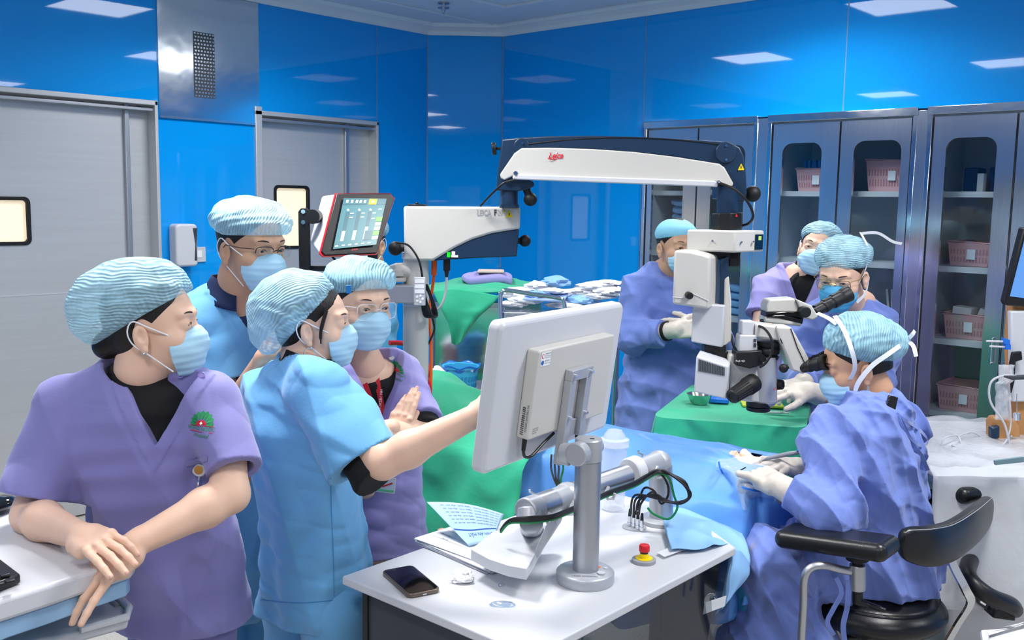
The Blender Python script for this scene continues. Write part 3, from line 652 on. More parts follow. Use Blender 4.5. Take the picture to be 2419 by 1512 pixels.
p_br = mic.part('screen_bracket', mb, 'black_plastic', bev=.003)
mb = MB(); pcyl(mb, 738, 512, 3.0, 17, .05); mic.part('pivot', mb, 'black_plastic', parent=p_br)
mb = MB(); pcyl(mb, 716, 500, 3.017, 5, .01, 12); pcyl(mb, 716, 525, 3.017, 5, .01, 12); mic.part('bolt', mb, 'chrome', parent=p_br)
# elbow + upper arm
D2_ = 3.22
c = P(1203, 430, D2_)
mic.part('elbow_joint', MB().cyl(P(1203, 490, D2_), P(1203, 425, D2_), .029, n=30).cyl(P(1203, 491, D2_), P(1203, 483, D2_), .033, n=30), 'navy_plastic')
arm = [(1186, 329), (1225, 325), (1300, 321), (1400, 320), (1500, 323), (1600, 328), (1700, 334), (1728, 337), (1748, 348), (1757, 366), (1762, 400), (1765, 455), (1758, 478), (1694, 470), (1696, 432), (1690, 412), (1710, 392), (1600, 372), (1500, 362), (1400, 354), (1300, 352), (1240, 352), (1236, 420), (1262, 430), (1262, 440), (1245, 448), (1222, 452), (1172, 450), (1176, 400)]
def arm_d(u): return D2_ - .16 * (u - 1203) / 540.
def aprism(mb, pts, off, th): return mb.prism([P(u, v, arm_d(u) + off) for (u, v) in pts], (0, th, 0))
p_ua = mic.part('upper_arm', aprism(MB(), arm, -.035, .085), 'navy_plastic', bev=.005, seg=3)
cov = [(1232, 350), (1300, 349), (1400, 352), (1500, 359), (1600, 371), (1700, 387), (1712, 396), (1733, 433), (1730, 441), (1720, 442), (1695, 430), (1215, 414), (1192, 426), (1183, 421), (1181, 412), (1215, 362)]
mic.part('arm_cover', aprism(MB(), cov, -.055, .016), 'warm_white', bev=.004, seg=3)
rail = [(1216, 411), (1690, 427), (1696, 434), (1696, 442), (1212, 424), (1210, 418)]
p_rl = mic.part('cover_rail', aprism(MB(), rail, -.066, .014), 'white_plastic', bev=.004, seg=3)
mb = MB()
for (u, v) in ((1218, 409), (1698, 431)): pcyl(mb, u, v, arm_d(u) - .069, 5, .012, 12)
for (u, v) in ((1234, 338), (1716, 344), (1716, 377)): pcyl(mb, u, v, arm_d(u) - .046, 3, .01, 10)
mic.part('cover_screw', mb, 'chrome')
for (u, v, r_) in ((1232, 346, 19), (1716, 360, 25)): mb = MB(); pcyl(mb, u, v, arm_d(u) - .042, r_, .03); mic.part('pivot_disc', mb, 'navy_plastic', parent=p_ua, bev=.003)
mb = MB().tube([P(1250 + 45 * k, 337 + .0009 * ((k * 45 - 220) ** 2) * .35 - 12, arm_d(1250 + 45 * k) - .036) for k in range(11)], .002); mic.part('arm_groove', mb, 'black_plastic', parent=p_ua)
ptext(mic, None, 'Leica', 1312, 368, arm_d(1312) - .0575, 12, 'red', shear=.4, bold=.004, ys=1.2, xdir=nrm(P(1400, 368, arm_d(1400)) - P(1230, 368, arm_d(1230))))
mic.part('logo_swash', MB().tube([P(u, v, arm_d(1312) - .0562) for (u, v) in ((1294, 374), (1300, 377), (1312, 377), (1327, 374))], .0012, 6), 'red')
triangle(mic, p_ua, 1751, 394, arm_d(1751) - .037, 8)
mb = MB(); pcyl(mb, 1716, 405, 3.0, 6, .01)
ball(mic, 1253, 471, D2_ - .03, 16, 1238, 432); ball(mic, 1778, 458, 3.05, 19, 1756, 458)
mic.part('clamp_knob', MB().cyl(P(1162, 352, D2_ - .01), P(1172, 351, D2_ - .01), .021, n=24).tube(PP((1172, 351, D2_ - .01), (1188, 351, D2_ - .01)), .005), 'black_plastic', bev=.003)
mic.part('arm_cable', MB().tube(spline(PP((1218, 424, D2_ - .08), (1190, 433, D2_ - .07), (1160, 460, D2_ - .04), (1135, 487, D2_))), .0035).tube(spline(PP((1700, 432, 2.99), (1740, 450, 2.98), (1768, 480, 2.98), (1779, 510, 3.0), (1768, 528, 3.02), (1750, 533, 3.05))), .0042), 'black_plastic')
# down joint and optics head
DM = 3.04
mb = MB().cyl(P(1718, 506, DM), P(1718, 440, DM), .033, n=30); p_dj = mic.part('drop_joint', mb, 'navy_plastic')
mb = MB().cyl(P(1718, 541, DM), P(1718, 503, DM), .049, n=8); mic.part('joint_collar', mb, 'black_plastic', bev=.003)
mb = MB(); pp(mb, [(1737, 512), (1743, 512), (1740, 505)], DM - .048, .002); mic.part('red_mark', mb, 'red')
p_hb = mic.part('head_block', cbox(MB(), 1622, 1738, 1806, 545, 597, 2.93, 3.0, 3.03), 'warm_white', bev=.006, seg=3)
# panel on the right face of the head block
c = P(1738, 570, 2.93); rr = P(1806, 570, 3.03); ax = nrm((rr - c) * V(1, 1, 0)); L = np.linalg.norm((rr - c)[:2]); nn = nrm(V(ax[1], -ax[0], 0))
zt, zb = P(1795, 554, 3.0)[2], P(1795, 590, 3.0)[2]
def onface(a0, a1, z0, z1, h, th): return MB().prism([c * V(1, 1, 0) + ax * L * a + nn * h + V(0, 0, z) for (a, z) in ((a0, z0), (a1, z0), (a1, z1), (a0, z1))], nn * th)
mic.part('readout', onface(.66, .93, zb, zt, .0, .002), 'black_gloss', parent=p_hb); mic.part('readout_display', onface(.76, .86, zt - .018, zt - .005, .002, .0006), SCRN('scr_amb', '#a8c060', .7), parent=p_hb)
mic.part('screw', MB().cyl(P(1683, 569, 2.965), P(1683, 569, 2.955), .003).cyl(P(1752, 572, 2.95), P(1752, 572, 2.94), .003).cyl(P(1780, 571, 2.985), P(1780, 571, 2.975), .003), 'steel', parent=p_hb)
mic.part('head_bracket', MB().box2(P(1655, 612, 3.0), P(1745, 592, 3.0) + V(0, .06, 0)).box2(P(1722, 630, 3.0), P(1750, 592, 3.0) + V(0, .04, 0)), 'black_plastic', bev=.003)
fr = PP((1592, 591, 2.90), (1630, 593, 2.90), (1660, 600, 2.90), (1678, 607, 2.90), (1674, 731, 2.90), (1588, 719, 2.90))
mb = MB().prism(fr, (.045, .10, 0)); p_sb = mic.part('drive_housing', mb, 'warm_white', bev=.008, seg=3)
mic.part('housing_side', MB().prism(PP((1704, 613, 2.965), (1722, 606, 2.965), (1719, 720, 2.965), (1701, 731, 2.965)), (.0, .06, 0)), 'navy_plastic', bev=.002)
mic.part('housing_seam', MB().tube(PP((1589, 702, 2.899), (1612, 704, 2.899), (1632, 692, 2.899), (1650, 700, 2.899), (1674, 711, 2.899)), .0012, 6), 'light_grey', parent=p_sb)
mb = MB(); pcyl(mb, 1630, 699, 2.87, 8.5, .035); mic.part('housing_knob', mb, 'black_rubber', parent=p_sb, bev=.002)
mb = MB().prism(PP((1636, 716, 2.94), (1711, 722, 2.94), (1706, 821, 2.94), (1632, 808, 2.94)), (.025, .06, 0)); p_gp = mic.part('lower_housing', mb, 'light_grey', bev=.004)
mic.part('side_cover', MB().prism(PP((1712, 660, 2.96), (1722, 652, 2.96), (1728, 710, 2.96), (1728, 806, 2.96), (1708, 820, 2.96)), (.0, .07, 0)), 'warm_white', bev=.004)
mic.part('tilt_joint', MB().box2(P(1664, 834, 2.96), P(1716, 814, 2.96) + V(0, .05, 0)).box2(P(1684, 858, 2.96), P(1721, 830, 2.96) + V(0, .05, 0)), 'black_plastic', bev=.003)
lh = PP((1645, 841, 2.86), (1722, 866, 2.86), (1716, 944, 2.86), (1639, 926, 2.86)); mb = MB().prism(lh, (.03, .10, .004)); p_lh = mic.part('lamp_housing', mb, 'light_grey', bev=.004)
mb = MB()
for k in range(16):
    a = k / 15; u = 1652 + 59 * a; v0 = 849 + 19 * a; h = 28 - 8 * a
    pp(mb, [(u - 1.2, v0), (u + 1.2, v0), (u + .6, v0 + h), (u - 1.8, v0 + h)], 2.858, .002)
mic.part('vent_slots', mb, 'dark_grey', parent=p_lh)
mb = MB().prism(PP((1722, 838, 2.93), (1745, 836, 2.93), (1790, 870, 2.93), (1800, 955, 2.93), (1728, 944, 2.93), (1722, 866, 2.93)), (0, .09, 0)); mic.part('zoom_body', mb, 'warm_white', bev=.008, seg=3)
bu = 1801
mb = MB().cyl(P(bu, 948, 2.97), P(bu, 842, 2.97), .045, n=36).lathe(P(bu, 952, 2.97), (0, 0, 1), [(.038, -.004), (.046, .01), (.046, .012)]); p_bar = mic.part('optics_barrel', mb, 'silver_paint')
ptext(mic, p_bar, 'Leica', 1824, 918, 2.932, 8, 'red', shear=.3)
mic.part('objective', MB().lathe(P(1791, 970, 2.96), (0, 0, 1), [(.034, 0), (.037, .002), (.037, .012), (.034, .014), (.038, .016), (.038, .03)]), 'black_plastic')
mic.part('mount_rings', MB().lathe(P(1812, 850, 2.97), (0, 0, 1), [(.030, -.002), (.034, .003), (.036, .012), (.031, .016), (.037, .022), (.037, .034), (.033, .040), (.040, .048), (.040, .06)]), 'black_plastic')
def ribbed(t, a, b, r, name, nrib=20, par=None, m='black_rubber'):
    a = np.asarray(a); b = np.asarray(b); z = nrm(b - a); L = np.linalg.norm(b - a); mb = MB().lathe(a, z, [(r * .92, 0), (r * 1.12, .004), (r * 1.12, L * .3), (r * .95, L * .36), (r * .82, L * .97), (r * .7, L), (r*.45, L), (r*.4, L - .003)])
    x = nrm(np.cross(z, V(0, 0, 1))); y = np.cross(z, x)
    for k in range(nrib):
        th = 2 * math.pi * k / nrib; e = x * math.cos(th) + y * math.sin(th); mb.tube([a + z * L * .38 + e * r * .93, a + z * L * .95 + e * r * .82], r * .07, 6)
    t.part(name, mb, m, parent=par)
ribbed(mic, P(1782, 903, 2.92), P(1728, 938, 2.84), .026, 'focus_knob'); ribbed(mic, P(1828, 908, 2.97), P(1850, 909, 2.95), .017, 'side_knob')
# video camera
p_vc = mic.part('video_camera', MB().box2(P(1752, 792, 2.93), P(1783, 759, 2.93) + V(0, .045, 0)).hexa([P(1744, 831, 2.92), P(1790, 831, 2.92), P(1790, 831, 2.92) + V(0, .06, 0), P(1744, 831, 2.92) + V(0, .06, 0)], [P(1749, 792, 2.92), P(1788, 792, 2.92), P(1788, 792, 2.92) + V(0, .06, 0), P(1749, 792, 2.92) + V(0, .06, 0)]), 'white_plastic', bev=.004)
mic.part('camera_label', B(B(MB(), 1780, 801, 1787, 808, 2.918, .001), 1780, 811, 1787, 820, 2.918, .001), 'dark_grey', parent=p_vc)
p_bs = mic.part('beam_splitter', MB().prism(PP((1739, 833, 2.90), (1800, 828, 2.90), (1803, 862, 2.90), (1772, 871, 2.90), (1738, 863, 2.90)), (0, .06, 0)), 'black_plastic', bev=.003)
ptext(mic, p_bs, 'Full HD', 1749, 853, 2.899, 5, 'white_text')
mic.part('splitter_knob', (lambda mb: (pcyl(mb, 1803, 848, 2.89, 8, .03), mb)[1])(MB()), 'black_rubber', parent=p_bs)
mic.part('camera_cable', MB().tube(spline(PP((1783, 768, 2.94), (1805, 776, 2.9), (1822, 800, 2.87), (1824, 830, 2.87), (1810, 856, 2.87), (1795, 868, 2.88))), .004).tube(spline(PP((1728, 790, 2.98), (1732, 815, 2.96), (1742, 830, 2.94))), .0035), 'black_plastic')
# main binocular
p_bn = mic.part('binocular_head', MB().prism(PP((1785, 765, 2.92), (1834, 771, 2.92), (1842, 805, 2.92), (1785, 797, 2.92)), (0, .09, 0)).prism(PP((1834, 772, 2.91), (1870, 773, 2.91), (1880, 790, 2.91), (1911, 846, 2.91), (1907, 872, 2.91), (1900, 885, 2.91), (1872, 876, 2.91), (1858, 840, 2.91), (1842, 804, 2.91)), (0, .085, 0)), 'warm_white', bev=.006, seg=3)
mic.part('binocular_seam', MB().tube(PP((1868, 776, 2.909), (1884, 822, 2.909), (1903, 862, 2.909)), .0016, 6).tube(PP((1834, 771, 2.919), (1848, 812, 2.909)), .0018, 6), 'black_plastic', parent=p_bn)
def eyepiece(a, b, r, name):
    a = np.asarray(a); b = np.asarray(b); z = nrm(b - a); L = np.linalg.norm(b - a)
    mic.part(name, MB().lathe(a, z, [(r*.75, 0), (r*.75, L*.25), (r*.9, L*.27), (r*.9, L*.36), (r*.82, L*.38), (r*.82, L*.5), (r*1.0, L*.53), (r, L*.78), (r*.95, L*.8), (r*1.12, L*.84), (r*1.2, L), (r*.9, L), (r*.8, L*.93)]), 'black_rubber')
eyepiece(P(1896, 869, 2.92), P(1952, 855, 2.86), .021, 'eyepiece'); eyepiece(P(1896, 862, 3.0), P(1950, 848, 2.94), .021, 'eyepiece')
ball(mic, 1851, 870, 2.89, 11, 1862, 866, 'adjust_knob', p_bn)
# assistant binocular
p_as = mic.part('assistant_head', MB().prism(PP((1811, 722, 3.04), (1818, 709, 3.04), (1877, 705, 3.04), (1892, 738, 3.04), (1811, 738, 3.04)), (0, .08, 0)).prism(PP((1880, 706, 3.03), (1918, 722, 3.03), (1934, 748, 3.03), (1920, 757, 3.03), (1900, 752, 3.03)), (0, .09, 0)).prism(PP((1808, 748, 3.04), (1840, 752, 3.04), (1896, 765, 3.04), (1892, 772, 3.04), (1806, 762, 3.04)), (0, .08, 0)), 'warm_white', bev=.005, seg=3)
mic.part('assistant_joint', MB().prism(PP((1811, 736, 3.045), (1892, 736, 3.045), (1900, 745, 3.045), (1896, 766, 3.045), (1808, 751, 3.045)), (0, .07, 0)).tube(PP((1795, 757, 3.06), (1812, 760, 3.06)), .006), 'black_plastic', parent=p_as, bev=.003)
mic.part('joint_folds', MB().tube(PP((1812, 742, 3.04), (1850, 738, 3.035), (1895, 741, 3.04)), .003).tube(PP((1812, 748, 3.04), (1850, 745, 3.035), (1895, 754, 3.04)), .003), 'black_gloss', parent=p_as)
mb = MB(); pcyl(mb, 1904, 738, 3.0, 13, .04); mic.part('adjust_knob', mb, 'black_rubber', parent=p_as, bev=.003)
eyepiece(P(1925, 739, 3.06), P(2006, 696, 3.12), .019, 'assistant_eyepiece'); eyepiece(P(1925, 731, 3.13), P(2003, 690, 3.19), .019, 'assistant_eyepiece')
sl = bpy.data.lights.new('microscope_lamp', 'SPOT'); sl.energy = 45; sl.spot_size = math.radians(24); sl.spot_blend = .35; sl.color = (1, .93, .82); sl.shadow_soft_size = .012
so = bpy.data.objects.new('microscope_lamp', sl); COL.objects.link(so)
LMP = P(1791, 972, 2.96); so.location = _rz(LMP + V(0, 0, -.004))
EYE = P(1772, 1088, 2.93)
so.rotation_euler = (Vector(_rz(LMP)) - Vector(_rz(EYE))).to_track_quat('Z', 'Y').to_euler()

# ---------------- laser desk
A0 = Pz(808, 1361, .80); th_e = math.radians(48.8); E1 = V(math.cos(th_e), math.sin(th_e), 0); E2 = V(math.sin(th_e), -math.cos(th_e), 0)
def DK(a, b, z=.80): return A0 * V(1, 1, 0) + E1 * a + E2 * b + V(0, 0, z)
desk = Thing('console_desk', 'white-topped console desk with navy sides in the foreground, carrying the monitor post', 'desk', DK(.4, .3, 0))
top = [DK(0, 0), DK(1.02, 0), DK(1.02, .34), DK(.845, .60), DK(0, .60)]
desk.part('desk_top', MB().prism(top, (0, 0, -.022)), 'desk_white', bev=.004, seg=3)
def dbox(a0, b0, z0, a1, b1, z1): return MB().hexa([DK(a, b, z0) for (a, b) in ((a0, b0), (a1, b0), (a1, b1), (a0, b1))], [DK(a, b, z1) for (a, b) in ((a0, b0), (a1, b0), (a1, b1), (a0, b1))])
p_sd = desk.part('side_panel', dbox(.035, .055, .06, .16, .59, .777), 'dark_grey', bev=.003)
mb = MB()
for k in range(5): mb = joinmb(mb, dbox(.032, .10, .55 - k * .03, .0352, .34, .565 - k * .03))
desk.part('vent_slots', mb, 'black_plastic', parent=p_sd)
desk.part('corner_strip', dbox(.03, .04, .06, .05, .058, .777), 'black_plastic')
desk.part('end_panel', MB().hexa([DK(.80, .42, .35), DK(.86, .50, .35), DK(.93, .42, .35), DK(.90, .30, .35)], [DK(.70, .45, .778), DK(.80, .585, .778), DK(.93, .45, .778), DK(.88, .32, .778)]), 'navy_plastic', bev=.004)
desk.part('panel_knob', MB().cyl(DK(.80, .54, .66), DK(.80, .54, .66) + E2 * .025 + V(-.01, -.012, 0), .021).cyl(DK(.80, .54, .66) + V(.02,-.02,0), DK(.80, .54, .66) + E2 * .03 + V(-.01,-.014,0), .012), 'chrome', bev=.002)
desk.part('glass_skirt', MB().prism([DK(.18, .595, .02), DK(.80, .595, .02), DK(.84, .595, .775), DK(.18, .595, .775)], E2 * -.006), 'smoky_glass')
mb = MB()
for (a, b) in ((.1, .1), (.1, .52)): mb.cyl(DK(a, b, .03) - E2 * .015, DK(a, b, .03) + E2 * .015, .03)
mb.tube([DK(.1, .1, .05), DK(.5, .3, .08), DK(.85, .40, .12)], .018, 6)
mb.tube([DK(.86, .42, .12), DK(.87, .40, .60)], .022, 8)
for (a, b) in ((.92, .25), (.92, .5)): mb.cyl(DK(a, b, .045) - E2 * .02, DK(a, b, .045) + E2 * .02, .045); mb.tube([DK(a, b, .06), DK(.85, .40, .12)], .025, 6)
desk.part('castor_base', mb, 'black_plastic')
# disc, post, monitor
pb = Pz(1382, 1372, .80)
post = Thing('monitor_post', 'silver round post with disc foot standing on the white desk, holding the monitor', 'post', pb)
post.part('disc_foot', MB().lathe(pb, (0, 0, 1), [(.069, .0005), (.070, .003), (.070, .024), (.066, .028), (.034, .030)], 48), 'silver_paint', smooth=50)
zt = P(1388, 1035, pb[1])[2]
post.part('tube', MB().cyl(pb + V(0, 0, .03), V(pb[0], pb[1], zt - .055), .0315, n=40), 'aluminium')
p_hd = post.part('post_head', MB().lathe(V(pb[0], pb[1], zt - .055), (0, 0, 1), [(.0315, .001), (.0325, .003), (.0325, .052), (.030, .055)], 40), 'silver_paint')
post.part('head_socket', MB().box(V(pb[0] + .008, pb[1] - .006, zt + .0004), (.010, .005, .001)), 'black_plastic', parent=p_hd)
fr_ = pb + V(.036, -.028, .030); post.part('foot_knob', MB().cyl(fr_, fr_ + V(0, 0, .003), .0095).cyl(pb + V(.05, .006, .029), pb + V(.05, .006, .0315), .005), 'white_plastic')
post.part('lettering', text_mb('LASER EMISSION', .0085, pb + V(-.005, -.047, .0305), V(1, -.05, 0), V(.05, 1, 0)), 'dark_text')
post.part('status_light', MB().cyl(pb + V(.034, .012, .029), pb + V(.034, .012, .031), .004), mat('led_orange', '#e06030', .4, emit='#ff7030', es=.6))
# monitor plane
mTL = P(1186, 764, 2.02); mTR = P(1478, 702, 2.50)
ex = nrm((mTR - mTL) * V(1, 1, 0)); WM = np.linalg.norm((mTR - mTL)[:2]); nb = V(ex[1], -ex[0], 0)       # nb: out of the back, to the camera side
tilt = math.radians(7.5); ez = nrm(V(0, 0, 1) * math.cos(tilt) + nb * math.sin(tilt)); nb = nrm(np.cross(ex, ez))
if nb[1] > 0: nb = -nb
HM = .345
def MN(a, b, h=0): return mTL + ex * a + ez * (-b) + nb * h      # a metres right, b metres down, h out of the back
mon = Thing('monitor', 'large white flat-panel monitor seen from behind, mounted on the silver post', 'monitor', MN(WM / 2, HM, 0))
def rr3(a0, b0, a1, b1, r, h, n=6): return [MN((a0 + a1) / 2 + p[0], (b0 + b1) / 2 + p[1], h) for p in rrect(a1 - a0, b1 - b0, r, n)]
mb = MB(); o1 = rr3(0, 0, WM, HM, .02, -.034); o2 = rr3(0, 0, WM, HM, .02, -.008); o3 = rr3(.008, .008, WM - .008, HM - .008, .014, 0); k = len(o1)
mb.add(o1 + o2 + o3, [tuple(range(k)), tuple(range(3*k - 1, 2*k - 1, -1))] + [(i, (i+1) % k, k+(i+1) % k, k+i) for i in range(k)] + [(k+i, k+(i+1) % k, 2*k+(i+1) % k, 2*k+i) for i in range(k)])
mon.part('back_cover', mb, 'white_plastic', bev=.003, smooth=30)
mon.part('screen', MB().prism(rr3(.015, .015, WM - .015, HM - .015, .004, -.0345), -nb * .001), SCRN('scr_live', '#4a6a80', .8))
a0, b0, a1, b1 = .115, .068, WM - .098, .277
mb = MB().prism(rr3(a0, b0, a1, b1, .008, .0002), nb * .032); p_ec = mon.part('electronics_box', mb, 'warm_white', bev=.004, seg=3)
mb = MB(); fa0, fa1, fb0, fb1, ft = .245, .345, .127, .33, .026
mb.prism([MN(fa0, fb0, .033), MN(fa1, fb0, .033), MN(fa1, fb0 + ft, .033), MN(fa0, fb0 + ft, .033)], nb * .02)
mb.prism([MN(fa0, fb0 + ft, .033), MN(fa0 + ft, fb0 + ft, .033), MN(fa0 + ft, fb1 + .03, .033), MN(fa0, fb1 + .03, .033)], nb * .02)
mb.prism([MN(fa1 - ft, fb0 + ft, .033), MN(fa1, fb0 + ft, .033), MN(fa1, fb1 - .03, .033), MN(fa1 - ft, fb1 - .03, .033)], nb * .02)
mb.prism([MN(fa0 + ft, fb0 + .13, .036), MN(fa1 - ft, fb0 + .13, .036), MN(fa1 - ft, fb1 - .03, .036), MN(fa0 + ft, fb1 - .03, .036)], nb * .006)
p_mp = mon.part('mount_frame', mb, 'silver_paint', bev=.0015)
mb = MB()
for (a, b) in ((fa0 + .012, fb0 + .012), (fa1 - .012, fb0 + .012), (fa0 + .012, fb0 + .115), (fa1 - .012, fb0 + .115)): mb.cyl(MN(a, b, .053), MN(a, b, .061), .0042, n=12)
mon.part('mount_bolt', mb, 'chrome', parent=p_mp)
hb = MN(fa0 + .02, fb1 - .005, .053); pc = V(pb[0], pb[1], zt - .028)
mb = MB().tube([MN(fa0 + .005, fb1 + .0, .045), MN(fa0 + .01, fb1 + .0, .075)], .026, 20).tube([MN(fa0 + .0, fb1, .05), pc - ex * .03], [.022, .026], 20).cyl(pc - ex * .034, pc - ex * .062, .028, n=28)
mon.part('tilt_joint', mb, 'silver_paint', bev=.003)
mon.part('tilt_cap', MB().cyl(pc + ex * .034, pc + ex * .05, .017), 'silver_paint', bev=.003)
p_st = mon.part('safety_sticker', MB().prism([MN(a0 + .012, b0 + .005, .0325), MN(a0 + .052, b0 + .005, .0325), MN(a0 + .052, b0 + .037, .0325), MN(a0 + .012, b0 + .037, .0325)], nb * .0006), 'white_text')
mb = MB().lathe(MN(a0 + .019, b0 + .014, .033), nb, [(.0055, 0), (.0055, .0004)], 20); mon.part('sticker_symbol', mb, 'red_text', parent=p_st)
mon.part('sticker_symbol', MB().lathe(MN(a0 + .019, b0 + .014, .0334), nb, [(.0038, 0), (.0038, .0004)], 20), 'white_text', parent=p_st)
mon.part('sticker_symbol', MB().lathe(MN(a0 + .019, b0 + .029, .033), nb, [(.0055, 0), (.0055, .0004)], 20), 'blue_text', parent=p_st)
def mtext(s, size, a, b, h, m, al='LEFT'): return text_mb(s, size, MN(a, b, h), ex, ez, al)
mon.part('lettering', joinmb(mtext('WARNUNG', .005, a0 + .027, b0 + .009, .0334, 0), mtext('Do not disconnect', .0038, a0 + .027, b0 + .014, .0334, 0), mtext('while powered', .0038, a0 + .027, b0 + .018, .0334, 0), mtext('HINWEIS', .005, a0 + .027, b0 + .026, .0334, 0), mtext('Read the manual', .0038, a0 + .027, b0 + .031, .0334, 0)), 'dark_text', parent=p_st)
# bar code on the left flank of the electronics box
lf = lambda b, h: MN(a0 - .0006, b, h)
mb = MB(); random.seed(2)
for k in range(14): b = b1 - .075 + k * .0048; mb.prism([lf(b, .010), lf(b + random.uniform(.0012, .0034), .010), lf(b + .002, .018), lf(b, .018)], -ex * .0004)
mon.part('bar_code', mb, 'dark_text')
mon.part('lettering', text_mb('SN MED2421200023', .0075, lf(b1 - .05, .023), -ez, nb, 'CENTER'), 'dark_text')
mon.part('lettering', joinmb(*[mtext(s, .0042, a0 + .016, b1 - .024 + .005 * k, .0326, 0) for k, s in enumerate(('Model: 24-MD', '24V DC  2.5A', 'Made 2021'))]), 'dark_text')
mb = MB()
pl = MN(a0 + .012, b1 + .001, .018); mb.tube([pl, pl - ez * .028], [.006, .005]); mb.tube(spline([pl - ez * .028, pl - ez * .045 + ex * .01, pl - ez * .05 + ex * .04, pl - ez * .03 + ex * .085, pl - ez * .012 + ex * .13]), .0036)
mon.part('cable_plug', mb, 'black_plastic'); mb = MB()
pr = MN(fa1 + .015, b1 - .01, .030); mb.tube([pr, pr - ez * .03 - ex * .002, pr - ez * .05 - ex * .01], [.006, .006, .003])
mon.part('cable_plug', mb, 'black_plastic')
for j, (du, mcol) in enumerate(((0, 'black_plastic'), (7, 'black_plastic'), (14, 'black_plastic'), (22, 'green_text'))):
    mon.part('hanging_cable', MB().tube(spline(PP((1303 + du, 1075, 2.42), (1302 + du * 1.3, 1105, 2.45), (1308 + du * .8, 1130, 2.48), (1318 + du * .3, 1152, 2.50))), .0028), mcol)

# ---------------- articulated arm with paddle
arm_t = Thing('articulated_arm', 'silver jointed arm with white wedge paddle, on the desk behind the monitor post', 'arm', Pz(1560, 1235, .80))
ab = Pz(1562, 1232, .801); at = P(1560, 1100, ab[1])
arm_t.part('base_disc', MB().lathe(ab, (0, 0, 1), [(.062, 0), (.062, .01), (.056, .014), (.038, .015)], 36), 'silver_paint')
arm_t.part('post', MB().cyl(ab + V(0, 0, .012), V(at[0], ab[1], at[2]), .034, n=32), 'aluminium')
j1 = P(1556, 1092, ab[1]); j2 = P(1490, 1118, 2.54); j3 = P(1330, 1172, 2.36); j4 = P(1262, 1200, 2.26)
arm_t.part('elbow', MB().sphere(j1, (.036, .036, .034), 28).cyl(j1, P(1505, 1112, 2.57), .031, n=32), 'silver_paint')
arm_t.part('upper_tube', MB().cyl(P(1480, 1122, 2.535), P(1355, 1165, 2.39), .0285, n=32), 'aluminium')
arm_t.part('ring_joint', MB().lathe(P(1507, 1108, 2.575), P(1470, 1122, 2.53) - P(1507, 1108, 2.575), [(.036, 0), (.039, .004), (.039, .034), (.036, .038)], 36), 'white_plastic')
arm_t.part('tee_joint', MB().sphere(P(1340, 1170, 2.375), (.036, .033, .034), 26).cyl(P(1350, 1185, 2.36), P(1352, 1215, 2.345), .022).cyl(P(1340, 1170, 2.375), P(1300, 1188, 2.32), .031, n=30), 'silver_paint')
arm_t.part('forearm_tube', MB().cyl(P(1305, 1185, 2.325), P(1262, 1200, 2.27), .032, n=32), 'aluminium')
arm_t.part('end_joint', MB().cyl(P(1268, 1198, 2.275), P(1240, 1208, 2.235), .0325, n=32).cyl(P(1252, 1232, 2.235), P(1252, 1200, 2.25), .030), 'silver_paint', bev=.004)
mb = MB()
top_p = [Pz(1112, 1297, .875), Pz(1165, 1255, .875), Pz(1215, 1243, .875), Pz(1288, 1240, .875), Pz(1300, 1245, .875), Pz(1262, 1315, .875), Pz(1244, 1343, .875), Pz(1200, 1335, .875), Pz(1155, 1320, .875)]
mb.prism(top_p, (0, 0, -.028)); arm_t.part('paddle', mb, 'white_plastic', bev=.002)
arm_t.part('paddle_stem', MB().prism([P(1290, 1240, 2.20), P(1330, 1215, 2.28), P(1322, 1238, 2.28), P(1268, 1320, 2.14), P(1262, 1305, 2.14)], (.004, .014, 0)).cyl(P(1255, 1232, 2.235), Pz(1255, 1250, .872), .029), 'silver_paint', bev=.002)
for (u, v, d) in ((1302, 1222, 2.27), (1440, 1160, 2.44), (1555, 1112, 2.60)):
    c = P(u, v, d); arm_t.part('cable_clip', MB().tube([c + V(-.004, -.012, .016), c + V(-.012, -.02, 0), c + V(-.006, -.022, -.015), c + V(.008, -.02, -.014), c + V(.012, -.02, .0)], .0045, 6), 'white_plastic')
for (u, v, d) in ((1262, 1166, 2.30), (1518, 1075, 2.60)):
    c = P(u, v, d); arm_t.part('hook', MB().tube([c + V(.0, 0, -.01), c, c + V(-.01, 0, .004), c + V(-.012, 0, .012)], .003, 6), 'chrome')
random.seed(7)
for k in range(6):
    o = lambda: random.uniform(-3, 3)
    col = 'green_text' if k == 5 else 'black_plastic'
    pts = PP((1183, 1252 + k, 2.24), (1205, 1228 + k * 1.5, 2.215), (1250, 1222 + 2.5 * k, 2.20), (1302, 1218 + 2 * k, 2.23), (1350, 1200 + 2 * k, 2.30), (1400, 1178 + 2 * k, 2.37), (1440, 1160 + 2 * k, 2.42), (1500, 1138 + 2.2 * k, 2.50), (1552, 1110 + 2 * k, 2.57))
    ends = [(1590 + 9 * k, 1125 + 4 * k), (1632 - 3 * k, 1165 + 6 * k), (1608 - 14 * k, 1190 - 2 * k), (1560 - 6 * k, 1180 - 6 * k), (1500 + 5 * k, 1170 + 6 * k), (1490 + 6.5 * k, 1215)] if k < 4 else [(1580, 1130), (1592, 1170), (1600, 1200), (1580, 1226), (1545, 1215), (1530, 1200)] if k == 5 else [(1575, 1140), (1578, 1170), (1562, 1190), (1545, 1160), (1520, 1155), (1505, 1205)]
    dd = [2.56, 2.55, 2.55, 2.55, 2.53, 2.55] if k < 4 else [2.57] * 6
    pts += [P(u, v, d) for ((u, v), d) in zip(ends, dd)]
    arm_t.part('cable', MB().tube(spline(pts, 6), .0032, 8), col)
